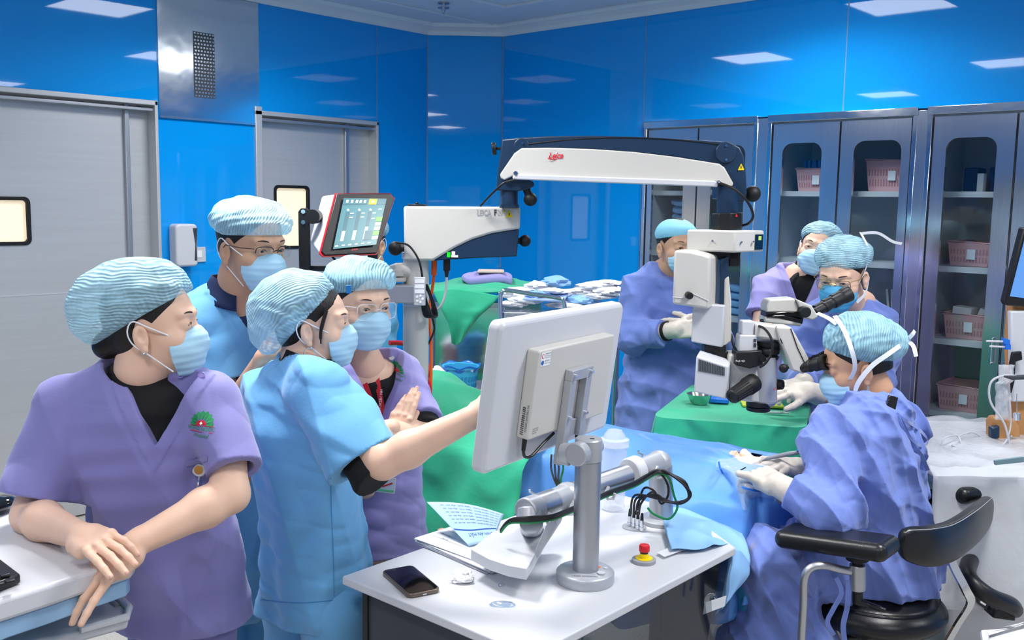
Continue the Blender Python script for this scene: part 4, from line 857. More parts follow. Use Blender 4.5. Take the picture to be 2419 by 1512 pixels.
# socket cluster
sc = Pz(1498, 1246, .80)
cl = Thing('cable_sockets', 'row of four silver cable connectors plugged into the desk top by the jointed arm', 'connectors', sc)
cl.part('plate', MB().lathe(sc, (0, 0, 1), [(.034, .0005), (.034, .003), (.030, .004)], 30), 'silver_paint')
for k in range(4):
    q = Pz(1487 + 9.5 * k, 1243 + 3.5 * k, .803); cl.part('connector', MB().cyl(q, q + V(0, 0, .03), .0055).cyl(q + V(0, 0, .004), q + V(0, 0, .012), .0068), 'chrome'); cl.part('cable_boot', MB().tube([q + V(0, 0, .03), q + V(0, 0, .05)], [.005, .0035]), 'black_plastic')
# emergency stop
eb = Pz(1521, 1328, .80)
es = Thing('emergency_stop_button', 'red emergency stop button on a yellow and grey round base, on the white desk', 'button', eb)
es.part('base_ring', MB().lathe(eb, (0, 0, 1), [(.030, .0005), (.030, .009), (.028, .010), (.022, .0105)], 36), 'grey_plastic')
es.part('yellow_disc', MB().lathe(eb, (0, 0, 1), [(.022, .0106), (.022, .012), (.012, .0125), (.011, .024)], 36), 'yellow')
es.part('collar', MB().cyl(eb + V(0, 0, .024), eb + V(0, 0, .029), .0105), 'black_plastic')
es.part('push_button', MB().lathe(eb, (0, 0, 1), [(.013, .029), (.0138, .031), (.0138, .042), (.012, .0455), (.008, .0465)], 32), 'red')
# phone
pa, pb1, pc1 = Pz(907, 1355, .80), Pz(966, 1342, .80), Pz(1041, 1405, .80)
pe = nrm(pc1 - pb1); pw = nrm(V(-pe[1], pe[0], 0)); 
if np.dot(pw, pa - pb1) < 0: pw = -pw
pc0 = (pb1 + pc1) / 2 + pw * .036
ph = Thing('smartphone', 'black smartphone in a bronze case lying face up on the white desk', 'phone', pc0)
def phr(w, h, r, z, th): return MB().prism([pc0 + pe * p[0] + pw * p[1] + V(0, 0, z) for p in rrect(h, w, r)], (0, 0, th))
ph.part('case', phr(.082, .166, .014, .0008, .0105), mat('bronze', '#6f6157', .3, .6), bev=.002)
ph.part('display', phr(.074, .158, .012, .0114, .0006), 'black_gloss')
ph.part('charging_port', MB().box(pc0 + pe * .0832 + V(0, 0, .005), (.009, .001, .003), frame(pw, (0, 0, 1))), 'chrome')
# papers
random.seed(9)
def sheet(c, ang, w, h, z, nm, label, m, curl=0, text=None, group=None, base=None):
    c = np.asarray(c, float); R = rot((0, 0, 1), ang)
    fn = lambda a, b: V(c[0], c[1], z) + R @ V((a - .5) * w, (b - .5) * h, curl * (abs(a - .5) * 2) ** 2 * (1 if a > .5 else .2) + curl * .3 * math.sin(b * 3) * a)
    o = mesh_obj(nm, MB().grid(fn, 14, 14), m, c * V(1, 1, 0) + V(0, 0, z), solid=.0006)
    return fn, R
def sheet_thing(c, ang, w, h, z, label, m, curl, texts, tm='dark_text', stripes=()):
    fn, R = None, rot((0, 0, 1), ang); c = np.asarray(c, float)
    f = lambda a, b: V(c[0], c[1], z) + R @ V((a - .5) * w, (b - .5) * h, curl(a, b))
    t = Thing('paper_sheet', label, 'paper', V(c[0], c[1], z)); t.part('sheet', MB().grid(f, 20, 20), m, solid=.0004)
    cv = lambda p: (lambda q: f(q[0] / w + .5, q[1] / h + .5) + V(0, 0, .0006))(R.T @ (p - V(c[0], c[1], z)))
    for (s, size, x, y, rt, mm) in texts:
        t.part('lettering', text_mb(s, size, V(c[0], c[1], z) + R @ V((x - .5) * w, (y - .5) * h, 0), R @ rot((0, 0, 1), rt) @ V(1, 0, 0), R @ rot((0, 0, 1), rt) @ V(0, 1, 0), 'LEFT', conv=cv), mm)
    for (x0, y0, x1, y1, mm) in stripes:
        t.part('printed_line', MB().grid(lambda a, b: f(x0 + (x1 - x0) * a, y0 + (y1 - y0) * b) + V(0, 0, .0005), 12, 2), mm)
    return t
pcn = Pz(1115, 1302, .80)
for k in range(7):
    pass
st = Thing('document_stack', 'stack of white printed documents on the desk beneath the pale blue form', 'papers', pcn)
for k in range(8):
    c = pcn + V(random.uniform(-.007, .007), random.uniform(-.007, .007), 0); R = rot((0, 0, 1), -44 + random.uniform(-4, 4))
    st.part('sheet', MB().box(c + V(0, 0, .0016 + .0022 * k), (.285, .15, .0012), R), 'paper')
R = rot((0, 0, 1), -44)
tx = []
for i, s in enumerate(('HO SO BENH AN', 'Ho va ten:', 'Ngay sinh:', 'Dia chi:')): tx.append(text_mb(s, .009, pcn + R @ V(-.12 + .03 * (i % 2), .05 - .025 * i, .0186), R @ V(1, 0, 0), R @ V(0, 1, 0), 'LEFT'))
st.part('lettering', joinmb(*tx), 'dark_text')
mb = MB()
for k in range(4): mb.box(pcn + R @ V(0, .055 - .028 * k, .0184), (.25, .0008, .0003), R)
st.part('printed_line', mb, 'grey_text')
st.part('pink_tab', MB().box(pcn + R @ V(-.145, .03, .013), (.03, .018, .0008), R), mat('pink_tab', '#f0a08c', .7))
# pale blue form, curling up at its far left corner
q = [Pz(1008, 1186, .90), Pz(1190, 1215, .84), Pz(1165, 1275, .822), Pz(1108, 1290, .822)]
ctr = lambda a, b: (q[0] * (1 - a) + q[1] * a) * (1 - b) + (q[3] * (1 - a) + q[2] * a) * b + V(0, 0, .012 * math.sin(a * 3.1) * (1 - b))
fm = Thing('blue_form', 'pale blue printed form lying curled on top of the document stack', 'paper', Pz(1108, 1290, .82))
fm.part('sheet', MB().grid(ctr, 20, 14), 'paper_blue', solid=.0005)
cvf = lambda p: ctr(p[0], 1 - p[1]) + V(0, -.0003, .0009)
def ftext(s, x, y, sz, m, par=None):
    fm.part('lettering', text_mb(s, sz, V(x, y, 0), V(-1, 0, 0), V(0, -1, 0), 'LEFT', conv=cvf, bold=.0), m)
ftext('BỆNH ÁN MẮT', .98, .22, .11, 'blue_text')
for k in range(6): ftext('ho ten nguoi benh  ngay sinh  dia chi  so', .95, .92 - .085 * k, .05, 'blue_text')
fm.part('printed_line', MB().grid(lambda a, b: ctr(.02 + .96 * a, .62 + .03 * b + .05 * math.sin(a * 4)) + V(0, -.0003, .0009), 14, 1), 'blue_text')
# crumpled swab, clear shield, small clear drop, syringe cap
def blob(c, rad, seed, amp, n=22, flat=False):
    rnd = np.random.RandomState(seed); ph_ = rnd.rand(6, 4) * 6.28
    def fn(a, b):
        th, f = 2 * math.pi * a, math.pi * b; d = V(math.sin(f) * math.cos(th), math.sin(f) * math.sin(th), math.cos(f))
        w = sum(math.sin(ph_[k][0] + d[0] * (3 + 2 * k) + 2 * math.sin(ph_[k][1] + d[1] * (3 + k))) * math.sin(ph_[k][2] + d[2] * 3 * (k + 1)) / (1 + .5 * k) for k in range(6))
        r = 1 + amp * w; p = c + V(rad[0] * d[0] * r, rad[1] * d[1] * r, rad[2] * d[2] * r)
        if p[2] < c[2] - rad[2] * .9: p[2] = c[2] - rad[2] * .9
        return p
    return MB().grid(fn, n * 2, n)
c = Pz(1090, 1372, .80); single('crumpled_swab', 'crumpled white swab on the desk beside the smartphone', 'swab', joinmb(blob(c + V(0, .012, .0105), V(.024, .03, .011), 3, .22), blob(c + V(.002, -.012, .009), V(.025, .014, .009), 5, .2)), 'cotton', c)
c = Pz(1187, 1430, .80)
def shield(a, b):
    th = 2 * math.pi * a; r = b; x = .030 * math.cos(th) * r; y = .017 * math.sin(th) * r * (1 + .15 * math.cos(2 * th)); z = .0075 * (1 - r ** 4) - (.003 * math.exp(-((r - .5) ** 2) * 40) * abs(math.sin(2 * th)))
    return c + V(x, y, z + .001)
single('clear_eye_shield', 'clear plastic eye shield lying on the bare desk top near its front edge', 'eye shield', MB().grid(shield, 36, 10), 'clear_plastic', c, solid=.001)
c = Pz(1184, 1386, .80); single('plastic_scrap', 'tiny clear plastic scrap on the desk between the swab and the eye shield', 'cap', blob(c + V(0, 0, .0045), V(.008, .006, .0045), 8, .15, 10), 'clear_plastic', c)
# clear suction bottle behind the monitor post
c = P(1450, 1098, 2.75); c[2] = .0
zb_ = P(1450, 1100, 2.78)[2]
sb = Thing('suction_bottle', 'clear plastic suction canister with fluted lid behind the monitor post', 'canister', V(P(1450, 1098, 2.78)[0], 2.78, .80))
cb_ = V(P(1450, 1098, 2.78)[0], 2.78, .802); cb_ = DK(1.02, .02, .802) if False else cb_
hh = P(1450, 1015, 2.78)[2] - .80
sb.part('jar', MB().lathe(cb_, (0, 0, 1), [(.030, 0), (.036, .004), (.038, hh - .09), (.038, hh - .05)], 36), 'film_white')
sb.part('lid', MB().lathe(cb_, (0, 0, 1), [(.040, hh - .052), (.044, hh - .05), (.044, hh - .03), (.034, hh - .025), (.030, hh - .014), (.024, hh - .008), (.022, hh - .004)], 24), 'film_white')
# ================================================================ distance-field sculpting (bodies, clothes, drapes)
class Shape:
    def __init__(s): s.ops = []; s.lo = V(9, 9, 9); s.hi = V(-9, -9, -9); s.post = []
    def _b(s, p, r): p = np.asarray(p, float); s.lo = np.minimum(s.lo, p - r); s.hi = np.maximum(s.hi, p + r)
    def cap(s, a, b, ra, rb=None, k=.01, op='u'):
        a = V(*a); b = V(*b); rb = ra if rb is None else rb
        if op == 'u': s._b(a, ra); s._b(b, rb)
        ab = b - a; L2 = ab @ ab + 1e-12
        def f(p):
            t = np.clip((p - a) @ ab / L2, 0, 1)[:, None]; return np.linalg.norm(p - a - t * ab, axis=1) - (ra + (rb - ra) * t[:, 0])
        s.ops.append((op, k, f)); return s
    def chain(s, pts, rs, k=.01, op='u'):
        for i in range(len(pts) - 1): s.cap(pts[i], pts[i+1], rs[i], rs[i+1], k, op)
        return s
    def ell(s, c, r, R=None, k=.01, op='u'):
        c = V(*c); r = V(*r); R = np.eye(3) if R is None else R
        if op == 'u': s._b(c, r.max())
        def f(p):
            q = (p - c) @ R; k0 = np.linalg.norm(q / r, axis=1); k1 = np.linalg.norm(q / (r * r), axis=1) + 1e-9; return np.where(k0 < 1e-4, -r.min(), k0 * (k0 - 1) / k1)
        s.ops.append((op, k, f)); return s
    def boxs(s, c, h, R=None, rd=.005, k=.005, op='u'):
        c = V(*c); h = V(*h); R = np.eye(3) if R is None else R
        if op == 'u': s._b(c, np.linalg.norm(h))
        def f(p):
            q = np.abs((p - c) @ R) - h + rd; return np.linalg.norm(np.maximum(q, 0), axis=1) + np.minimum(q.max(axis=1), 0) - rd
        s.ops.append((op, k, f)); return s
    def loft(s, secs, k=.02, op='u'):
        """secs: list of (centre, half-width, half-depth, lateral axis): elliptical body sections joined along a spine"""
        if len(secs) > 2:
            cs_ = spline([V(*q[0]) for q in secs], 2); ab_ = spline([V(q[1], q[2]) for q in secs], 2); xs_ = spline([nrm(q[3]) for q in secs], 2)
            secs = [(c, a[0], a[1], x) for c, a, x in zip(cs_, ab_, xs_)]
        C = [V(*q[0]) for q in secs]; n = len(secs)
        for q in secs:
            if op == 'u': s._b(q[0], max(q[1], q[2]))
        Xs = [nrm(V(*q[3])) for q in secs]
        def f(p):
            best = np.full(len(p), 1e3)
            for i in range(n - 1):
                ax = C[i+1] - C[i]; L = np.linalg.norm(ax); ax = ax / L; d = p - C[i]; tt = d @ ax; t = np.clip(tt / L, 0, 1)
                x = nrm((Xs[i] + Xs[i+1]) / 2); x = nrm(x - ax * (x @ ax)); y = np.cross(ax, x)
                cc = C[i] + np.outer(t * L, ax); e = p - cc; a = secs[i][1] + (secs[i+1][1] - secs[i][1]) * t; b = secs[i][2] + (secs[i+1][2] - secs[i][2]) * t
                u = e @ x; v = e @ y; w = e @ ax
                cm = np.minimum(a, b) * .6
                k0 = np.sqrt((u/a)**2 + (v/b)**2 + (w/cm)**2); k1 = np.sqrt((u/a**2)**2 + (v/b**2)**2 + (w/cm**2)**2) + 1e-9
                dd = np.where(k0 < 1e-4, -cm, k0 * (k0 - 1) / k1)
                h = np.clip(.5 + .5 * (best - dd) / .012, 0, 1); best = best * (1 - h) + dd * h - .012 * h * (1 - h)
            return best
        s.ops.append((op, k, f)); return s
    def plane(s, p0, n, op='i', k=.002):     # keep the side where (p-p0).n < 0
        p0 = V(*p0); n = nrm(n); s.ops.append((op, k, lambda p: (p - p0) @ n)); return s
    def func(s, f, op='d'): s.ops.append((op, 0, f)); return s
    def __call__(s, p):
        d = np.full(len(p), 1e3)
        for (op, k, f) in s.ops:
            if op == 'd': d = d + f(p); continue
            g = f(p)
            if op == 'u':
                if k > 0: h = np.clip(.5 + .5 * (d - g) / k, 0, 1); d = d * (1 - h) + g * h - k * h * (1 - h)
                else: d = np.minimum(d, g)
            elif op == 's':
                if k > 0: h = np.clip(.5 - .5 * (d + g) / k, 0, 1); d = d * (1 - h) - g * h + k * h * (1 - h)
                else: d = np.maximum(d, -g)
            else:
                if k > 0: h = np.clip(.5 - .5 * (d - g) / k, 0, 1); d = d * (1 - h) + g * h + k * h * (1 - h)
                else: d = np.maximum(d, g)
        return d
def mesh_sdf(f, res, lo=None, hi=None, pad=.02, slack=.012, proj=1):
    lo = (f.lo if lo is None else V(*lo)) - pad; hi = (f.hi if hi is None else V(*hi)) + pad
    Bk = 8; n = np.ceil((hi - lo) / (res * Bk)).astype(int); N = n * Bk + 1
    ci, cj, ck = np.meshgrid(*[np.arange(q) for q in n], indexing='ij'); cid = np.stack([ci.ravel(), cj.ravel(), ck.ravel()], 1)
    cen = lo + (cid * Bk + Bk / 2) * res; dc = f(cen); rad = Bk * res * .87
    grid = np.full(tuple(N), .1, np.float32)
    act = np.abs(dc) < rad * 1.15 + slack
    for i in np.where((~act) & (dc < 0))[0]:
        a = cid[i] * Bk; grid[a[0]:a[0]+Bk+1, a[1]:a[1]+Bk+1, a[2]:a[2]+Bk+1] = -.1
    oi, oj, ok = np.meshgrid(*[np.arange(Bk + 1)] * 3, indexing='ij'); off = np.stack([oi.ravel(), oj.ravel(), ok.ravel()], 1)
    ids = np.where(act)[0]
    for s0 in range(0, len(ids), 500):
        bb = ids[s0:s0+500]; idx = (cid[bb][:, None, :] * Bk + off[None]).reshape(-1, 3)
        vals = f(lo + idx * res); grid[idx[:, 0], idx[:, 1], idx[:, 2]] = vals
    ins = grid < 0
    # active cells
    def cnr(A, o): return A[o[0]:A.shape[0]-1+o[0], o[1]:A.shape[1]-1+o[1], o[2]:A.shape[2]-1+o[2]]
    cs = [(i, j, k) for i in (0, 1) for j in (0, 1) for k in (0, 1)]
    al = np.ones(tuple(N - 1), bool); an = np.zeros(tuple(N - 1), bool)
    for o in cs: c = cnr(ins, o); al &= c; an |= c
    cells = np.argwhere(an & ~al); vid = np.full(tuple(N - 1), -1, np.int32); vid[cells[:, 0], cells[:, 1], cells[:, 2]] = np.arange(len(cells))
    acc = np.zeros((len(cells), 3)); cnt = np.zeros(len(cells))
    cv = {o: grid[cells[:, 0]+o[0], cells[:, 1]+o[1], cells[:, 2]+o[2]].astype(float) for o in cs}
    for o in cs:
        for ax in range(3):
            if o[ax]: continue
            o2 = list(o); o2[ax] = 1; a = cv[o]; b = cv[tuple(o2)]; m = (a < 0) != (b < 0); t = np.where(m, a / np.where(m, a - b, 1), 0)
            pt = np.tile(np.array(o, float), (len(cells), 1)); pt[:, ax] = t; acc[m] += pt[m]; cnt[m] += 1
    vs = lo + (cells + acc / np.maximum(cnt, 1)[:, None]) * res
    fs = []
    for ax in range(3):
        b1, b2 = [(1, 2), (2, 0), (0, 1)][ax]
        sl = [slice(0, None)] * 3; sa = list(sl); sb = list(sl); sa[ax] = slice(0, N[ax]-1); sb[ax] = slice(1, N[ax])
        A = ins[tuple(sa)]; Bq = ins[tuple(sb)]; e = np.argwhere(A != Bq); e = e[(e[:, b1] > 0) & (e[:, b2] > 0) & (e[:, b1] < N[b1]-1) & (e[:, b2] < N[b2]-1)]
        fl = A[e[:, 0], e[:, 1], e[:, 2]]
        def g(d1, d2): q = e.copy(); q[:, b1] -= d1; q[:, b2] -= d2; return vid[q[:, 0], q[:, 1], q[:, 2]]
        q = np.stack([g(0, 0), g(1, 0), g(1, 1), g(0, 1)], 1); q[~fl] = q[~fl][:, ::-1]; fs.append(q)
    fs = np.concatenate(fs); fs = fs[(fs >= 0).all(1)]
    for _ in range(proj if res < .009 else 0):
        h = res * .4; d = f(vs); G = np.stack([f(vs + h * np.eye(3)[i]) - d for i in range(3)], 1) / h
        gl = np.maximum((G ** 2).sum(1), .3); vs = vs - np.clip(d / gl, -res * .7, res * .7)[:, None] * G
    return vs, fs
def merge(*ms):
    vs = []; fs = []; n = 0
    for (v, f) in ms: vs.append(v); fs.append(f + n); n += len(v)
    return np.concatenate(vs), np.concatenate(fs)
def folds(amp, d, freq, seed=0, warp=.5, wf=6., sharp=1.):
    """cloth creases: warped ridges running across direction d"""
    rs = np.random.RandomState(seed); d = nrm(d); w1 = nrm(rs.randn(3)); w2 = nrm(rs.randn(3)); ph = rs.rand(4) * 6.28
    def f(p):
        w = np.sin(p @ w1 * wf + ph[0] + 1.5 * np.sin(p @ w2 * wf * .8 + ph[1])); a = p @ d * freq + warp * 3 * w + ph[2]
        m = .55 + .45 * np.sin(p @ w2 * wf * .6 + ph[3]); return -amp * m * (1 - np.abs(np.sin(a / 2)) ** sharp * 2)
    return f
def crumple(amp, sc, seed=0):
    rs = np.random.RandomState(seed); K = [(nrm(rs.randn(3)), rs.uniform(.7, 1.6), rs.rand() * 6.28, nrm(rs.randn(3))) for _ in range(5)]
    def f(p):
        s = 0
        for (d, q, ph, d2) in K: s = s + (1 - 2 * np.abs(np.sin((p @ d * sc * q + ph + 1.2 * np.sin(p @ d2 * sc * q * .6)) * .5))) / 5
        return amp * s
    return f
# ---------------------------------------------------------------- head
class Head:
    """c: point between the ears; f: where the face looks; up: crown direction"""
    def __init__(s, c, f, up=(0, 0, 1), k=1.0):
        s.c = V(*c); s.f = nrm(f); s.u = nrm(V(*up) - s.f * np.dot(up, s.f)); s.r = np.cross(s.f, s.u); s.k = k
        s.R = np.array([s.r, s.f, s.u]).T
    def p(s, x, y, z): return s.c + s.R @ V(x, y, z) * s.k
    def body(s, sh, fem=True):
        k = s.k; e = lambda c, r, kk=.012, op='u', R=None: sh.ell(s.p(*c), V(*r) * k, s.R if R is None else s.R @ R, kk, op)
        e((0, -.012, .042), (.074, .093, .080), 0)
        e((0, .025, .0), (.062, .062, .085), .02)
        e((0, .035, -.045), (.052 if fem else .058, .052, .055), .02)
        e((0, .062, -.082), (.024, .022, .018), .02)
        for q in (-1, 1):
            e((q*.042, .052, -.022), (.024, .026, .024), .015)
            sh.cap(s.p(q*.012, .084, .030), s.p(q*.044, .070, .031), .007*k, .006*k, .016)
            e((q*.031, .095, .010), (.018, .015, .012), .012, 's')
            # eyelid mound, then the slit
            e((q*.031, .070, .009), (.0180, .0175, .0155), .006)
            e((q*.031, .092, .0070), (.0128, .012, .0044), .0008, 's', rot((0, 1, 0), -q * 4))
            # ear
            Re = rot((0, 0, 1), q * 18) @ rot((1, 0, 0), 8)
            e((q*.077, -.006, -.009), (.007, .0155, .027), .003, 'u', Re); e((q*.085, -.002, -.005), (.0075, .009, .0155), .002, 's', Re)
            e((q*.076, -.001, -.035), (.006, .008, .009), .004)
        sh.cap(s.p(0, .082, .012), s.p(0, .101, -.026), .007*k, .0105*k, .012); e((0, .093, -.030), (.015, .011, .009), .008)
        e((0, .088, -.056), (.021, .010, .007), .006); e((0, .085, -.067), (.017, .010, .007), .006); sh.boxs(s.p(0, .1, -.0605), V(.022, .012, .0008) * k, s.R, .0003, .002, 's')
        return sh
    def eyes(s, t, par, gaze=None, only=(-1, 1)):
        g = s.f if gaze is None else nrm(gaze)
        for q in only:
            c = s.p(q*.031, .0690, .0072); r = .0132 * s.k; mb = MB().sphere(c, r, 24); o = t.part('eye', mb, 'sclera', par)
            c2 = c + g * r * .80; t.part('iris', MB().sphere(c2, (r*.50, r*.50, r*.25), 16, frame(np.cross(g, V(.1, .2, 1)), g)), 'iris', o)
    def brows(s, t, par, only=(-1, 1)):
        for q in only:
            pts = [s.p(q*x, y, z) for (x, y, z) in ((.013, .0890, .0305), (.024, .0880, .0345), (.036, .0830, .0355), (.050, .0715, .0315))]
            t.part('eyebrow', MB().tube(spline(pts, 4), [.0006, .0012, .0017, .0019, .0020, .0020, .0019, .0018, .0016, .0014, .0012, .0009, .0005][:13], 6), 'hair', par)
    def lashes(s, t, par, only=(-1, 1)):
        for q in only:
            pts = [s.p(q*x, y, z) for (x, y, z) in ((.0185, .0845, .0075), (.026, .0875, .0120), (.034, .0868, .0125), (.0445, .0790, .0070))]
            t.part('eyelash', MB().tube(spline(pts, 4), .0009, 5), 'hair', par)
    def hair(s, t, par, low=-.05, res=.004, bun=None, front=.058):
        sh = Shape(); k = s.k
        sh.ell(s.p(0, -.013, .042), V(.0765, .0945, .0822) * k, s.R, 0); sh.ell(s.p(0, -.042, -.015), V(.056, .052, .050) * k, s.R, .02)
        if bun: sh.ell(s.p(*bun[0]), V(*bun[1]) * k, s.R, .02)
        sh.ell(s.p(0, .085, -.02), V(.078, .066, .105) * k, s.R, .004, 's')
        for q in (-1, 1): sh.ell(s.p(q*.08, -.002, -.004), V(.03, .022, .034) * k, s.R, .004, 's')
        sh.plane(s.p(0, 0, low), -s.u)
        t.part('hair', mesh_sdf(sh, res, pad=.01), 'hair', par)
    def mask(s, t, par, m='mask_blue', res=.0025, loop_m='strap_white', ties=False, seed=1, loops=(-1, 1)):
        sh = Shape(); k = s.k
        sh.ell(s.p(0, .045, -.044), V(.066, .064, .060) * k, s.R, 0); sh.ell(s.p(0, .082, -.030), V(.030, .032, .034) * k, s.R, .02); sh.ell(s.p(0, .064, -.082), V(.036, .032, .026) * k, s.R, .02)
        c = s.c; u = s.u; f = s.f
        def pleat(p):
            q = (p - c) @ s.R / k; return -.0006 * (np.abs(((q[:, 2] * 62 + 1.2 * q[:, 0] * q[:, 0] * 60) % 1.0) - .5) * 2 - .5) * 2 + .0012 * np.sin(q[:, 0] * 90 + seed + 3 * np.sin(q[:, 2] * 60)) * np.clip(-q[:, 2] * 14, 0, 1)
        sh.func(pleat)
        inner = Shape(); 
        sh.ell(s.p(0, .030, -.044), V(.0620, .070, .055) * k, s.R, .001, 's')
        # top edge rises to the nose bridge; bottom under the chin; back edge on the cheeks
        for q in (-1, 1): sh.plane(s.p(0, .09, .006), nrm(s.u * 1.0 + s.r * q * .34 + s.f * .16), 'i', .001)
        sh.plane(s.p(0, .06, -.108), -s.u + s.f * .15, 'i', .002); sh.plane(s.p(0, .046, -.03), -s.f - s.u * .10, 'i', .001)
        o = t.part('face_mask', mesh_sdf(sh, res, pad=.01), m, par)
        mb = MB()
        for q in loops:
            top = s.p(q*.0625, .048, -.010); bot = s.p(q*.054, .048, -.088)
            if ties:
                pass
            else:
                mb.tube(spline([top, s.p(q*.080, .012, .012), s.p(q*.083, -.018, .026), s.p(q*.084, -.030, .005), s.p(q*.080, -.022, -.022), s.p(q*.074, .004, -.045), bot], 5), .0016, 6)
        if not ties: t.part('ear_loop', mb, loop_m, o)
        # stitched edge binding
        return o
def cap_shape(h, fr, rad, edge_n, edge_p, extra=(), seed=0, amp=.0035, freq=230., pdir=None, bulge=None):
    """bouffant cap: a soft bag (centre fr in head coordinates, radii rad) cut by the hat-line plane"""
    sh = Shape(); k = h.k; sh.ell(h.p(*fr), V(*rad) * k, h.R, 0)
    for (c, r) in extra: sh.ell(h.p(*c), V(*r) * k, h.R, .04 * k)
    pd = h.R @ nrm(pdir if pdir is not None else (0, 1, .5)); c0 = h.c
    rs = np.random.RandomState(seed); w = [nrm(rs.randn(3)) for _ in range(4)]; ph = rs.rand(6) * 6
    def wv(p):
        q = p - c0; a = q @ pd * freq + 2.2 * np.sin(q @ w[0] * 24 + ph[0]) + 1.3 * np.sin(q @ w[1] * 60 + ph[1]); return a, q
    def crimp(p):
        a, q = wv(p); return -amp * .9 * (1 - np.abs(np.sin(q @ w[2] * 30 + 1.6 * np.sin(q @ w[1] * 34 + ph[3])))) - amp * .35 * np.sin(q @ w[0] * 90 + 2.5 * np.sin(q @ w[3] * 50 + ph[2])) - amp * .25 * np.sin(q @ w[3] * 170 + 3 * np.sin(q @ w[0] * 60))
    sh.func(crimp); n = h.R @ nrm(edge_n); p0 = h.p(*edge_p)
    # gather towards the elastic
    def gather(p):
        dd = -((p - p0) @ n); x = np.clip(1 - dd / (.045 * k), 0, 1); a = np.arctan2((p - c0) @ h.r, (p - c0) @ np.cross(n, h.r)); return x ** 2 * .012 * k + .0014 * np.sin(a * 64) * x
    sh.func(gather); sh.plane(p0, n, 'i', .002)
    def weave(vs): a, q = wv(vs); return .5 + .5 * np.sin(a)
    return sh, weave
def add_cap(t, par, h, *a, res=.003, m='cap_blue', name='surgical_cap', **kw):
    sh, wv = cap_shape(h, *a, **kw)
    ms = mesh_sdf(sh, res, pad=.015); return t.part(name, ms, m, par, attr=wv(ms[0]))
# ---------------------------------------------------------------- hand
def hand(sh, W, f, n, side, curl=(.4, .4, .4, .4), spread=(.12, .04, -.04, -.12), thumb=None, k=1.0, thumb_open=.6, tips=None):
    """W wrist; f towards the fingers; n out of the back of the hand; side=+1 when the thumb lies along cross(n, f)... """
    f = nrm(f); n = nrm(V(*n) - f * np.dot(n, f)); s = np.cross(n, f) * side
    q = lambda a, b, c: W + f * a * k + s * b * k + n * c * k
    sh.cap(q(-.01, 0, 0), q(.02, 0, 0), .0235*k, .025*k, .012)
    Rm = np.array([s, f, n]).T
    sh.boxs(q(.050, -.002, 0), V(.038, .042, .0125) * k, Rm, .012*k, .016)
    sh.cap(q(.02, .022, -.006), q(.055, .033, -.008), .014*k, .012*k, .014)
    bases = [(.088, .029), (.093, .009), (.090, -.011), (.080, -.030)]; Ls = [(.042, .025, .021), (.046, .029, .022), (.043, .027, .021), (.034, .020, .019)]; rr = [.0092, .0094, .0090, .0080]
    nails = []
    for i in range(4):
        b = q(bases[i][0], bases[i][1], 0); d = nrm(f + s * spread[i]); c = curl[i] if not hasattr(curl[i], '__len__') else None
        cs = (c * .8, c * 1.0, c * .6) if c is not None else curl[i]; a = 0; p = b; r = rr[i] * k
        for j in range(3):
            a += cs[j]; dd = d * math.cos(a) - n * math.sin(a); p2 = p + dd * Ls[i][j] * k; sh.cap(p, p2, r, r * .90, .0035 if j else .006); p = p2; r *= .90
        nails.append((p, dd, nrm(n * math.cos(a) + d * math.sin(a)), r))
        sh.ell(b + n * .006 * k, V(.008, .008, .006) * k, None, .006)
    tb = q(.022, .024, -.006); th = thumb if thumb is not None else (nrm(f * .75 + s * thumb_open - n * .25), nrm(f * .9 + s * thumb_open * .4 - n * .3))
    d1, d2 = nrm(th[0]), nrm(th[1]); p1 = tb + d1 * .040 * k; p2 = p1 + d1 * .6 * .03 * k + d2 * .4 * .03 * k; p3 = p2 + d2 * .024 * k
    sh.cap(tb, p1, .0145*k, .0112*k, .010); sh.cap(p1, p2, .0110*k, .0104*k, .004); sh.cap(p2, p3, .0104*k, .0090*k, .004)
    return nails
def add_nails(t, par, nails):
    for (p, d, n, r) in nails:
        R = np.array([np.cross(d, n), d, n]).T; t.part('fingernail', MB().sphere(p + n * r * .62 + d * r * .15, (r * .62, r * .8, r * .42), 12, R), 'nail', par)
# ================================================================ bed, drapes, tables, stool, console, cart
_WK = {}
def wob(p, sc, seed=0):
    if seed not in _WK:
        rs = np.random.RandomState(seed); L = []
        for k in range(4): d = rs.randn(3); d /= np.linalg.norm(d); L.append((tuple(d), rs.uniform(.6, 1.8), rs.rand() * 6.28, tuple(rs.randn(3))))
        _WK[seed] = L
    x, y, z = p[0], p[1], p[2]
    return sum(math.sin((x*d[0] + y*d[1] + z*d[2]) * sc * q + ph + 1.3 * math.sin((x*e[0] + y*e[1] + z*e[2]) * sc * .4)) for (d, q, ph, e) in _WK[seed]) / 4
def crease(p, sc, seed=0): return 1 - 2 * abs(wob(p, sc, seed))
def patch(ctl, a, b):
    n, m = len(ctl) - 1, len(ctl[0]) - 1
    def cr(pts, t):
        k = len(pts) - 1; i = min(int(t * k), k - 1); f = t * k - i; p0, p1, p2, p3 = pts[max(i-1, 0)], pts[i], pts[i+1], pts[min(i+2, k)]
        return .5 * ((2*p1) + (-p0 + p2)*f + (2*p0 - 5*p1 + 4*p2 - p3)*f*f + (-p0 + 3*p1 - 3*p2 + p3)*f**3)
    return cr([cr(r, b) for r in ctl], a)
BC0, BC1 = V(.80, 2.93, 0), V(-.62, 3.86, 0); BD = BC1 - BC0; BLn = np.linalg.norm(BD); bd = BD / BLn; bn = V(-bd[1], bd[0], 0) * -1
if bn[1] > 0: bn = -bn      # towards the camera
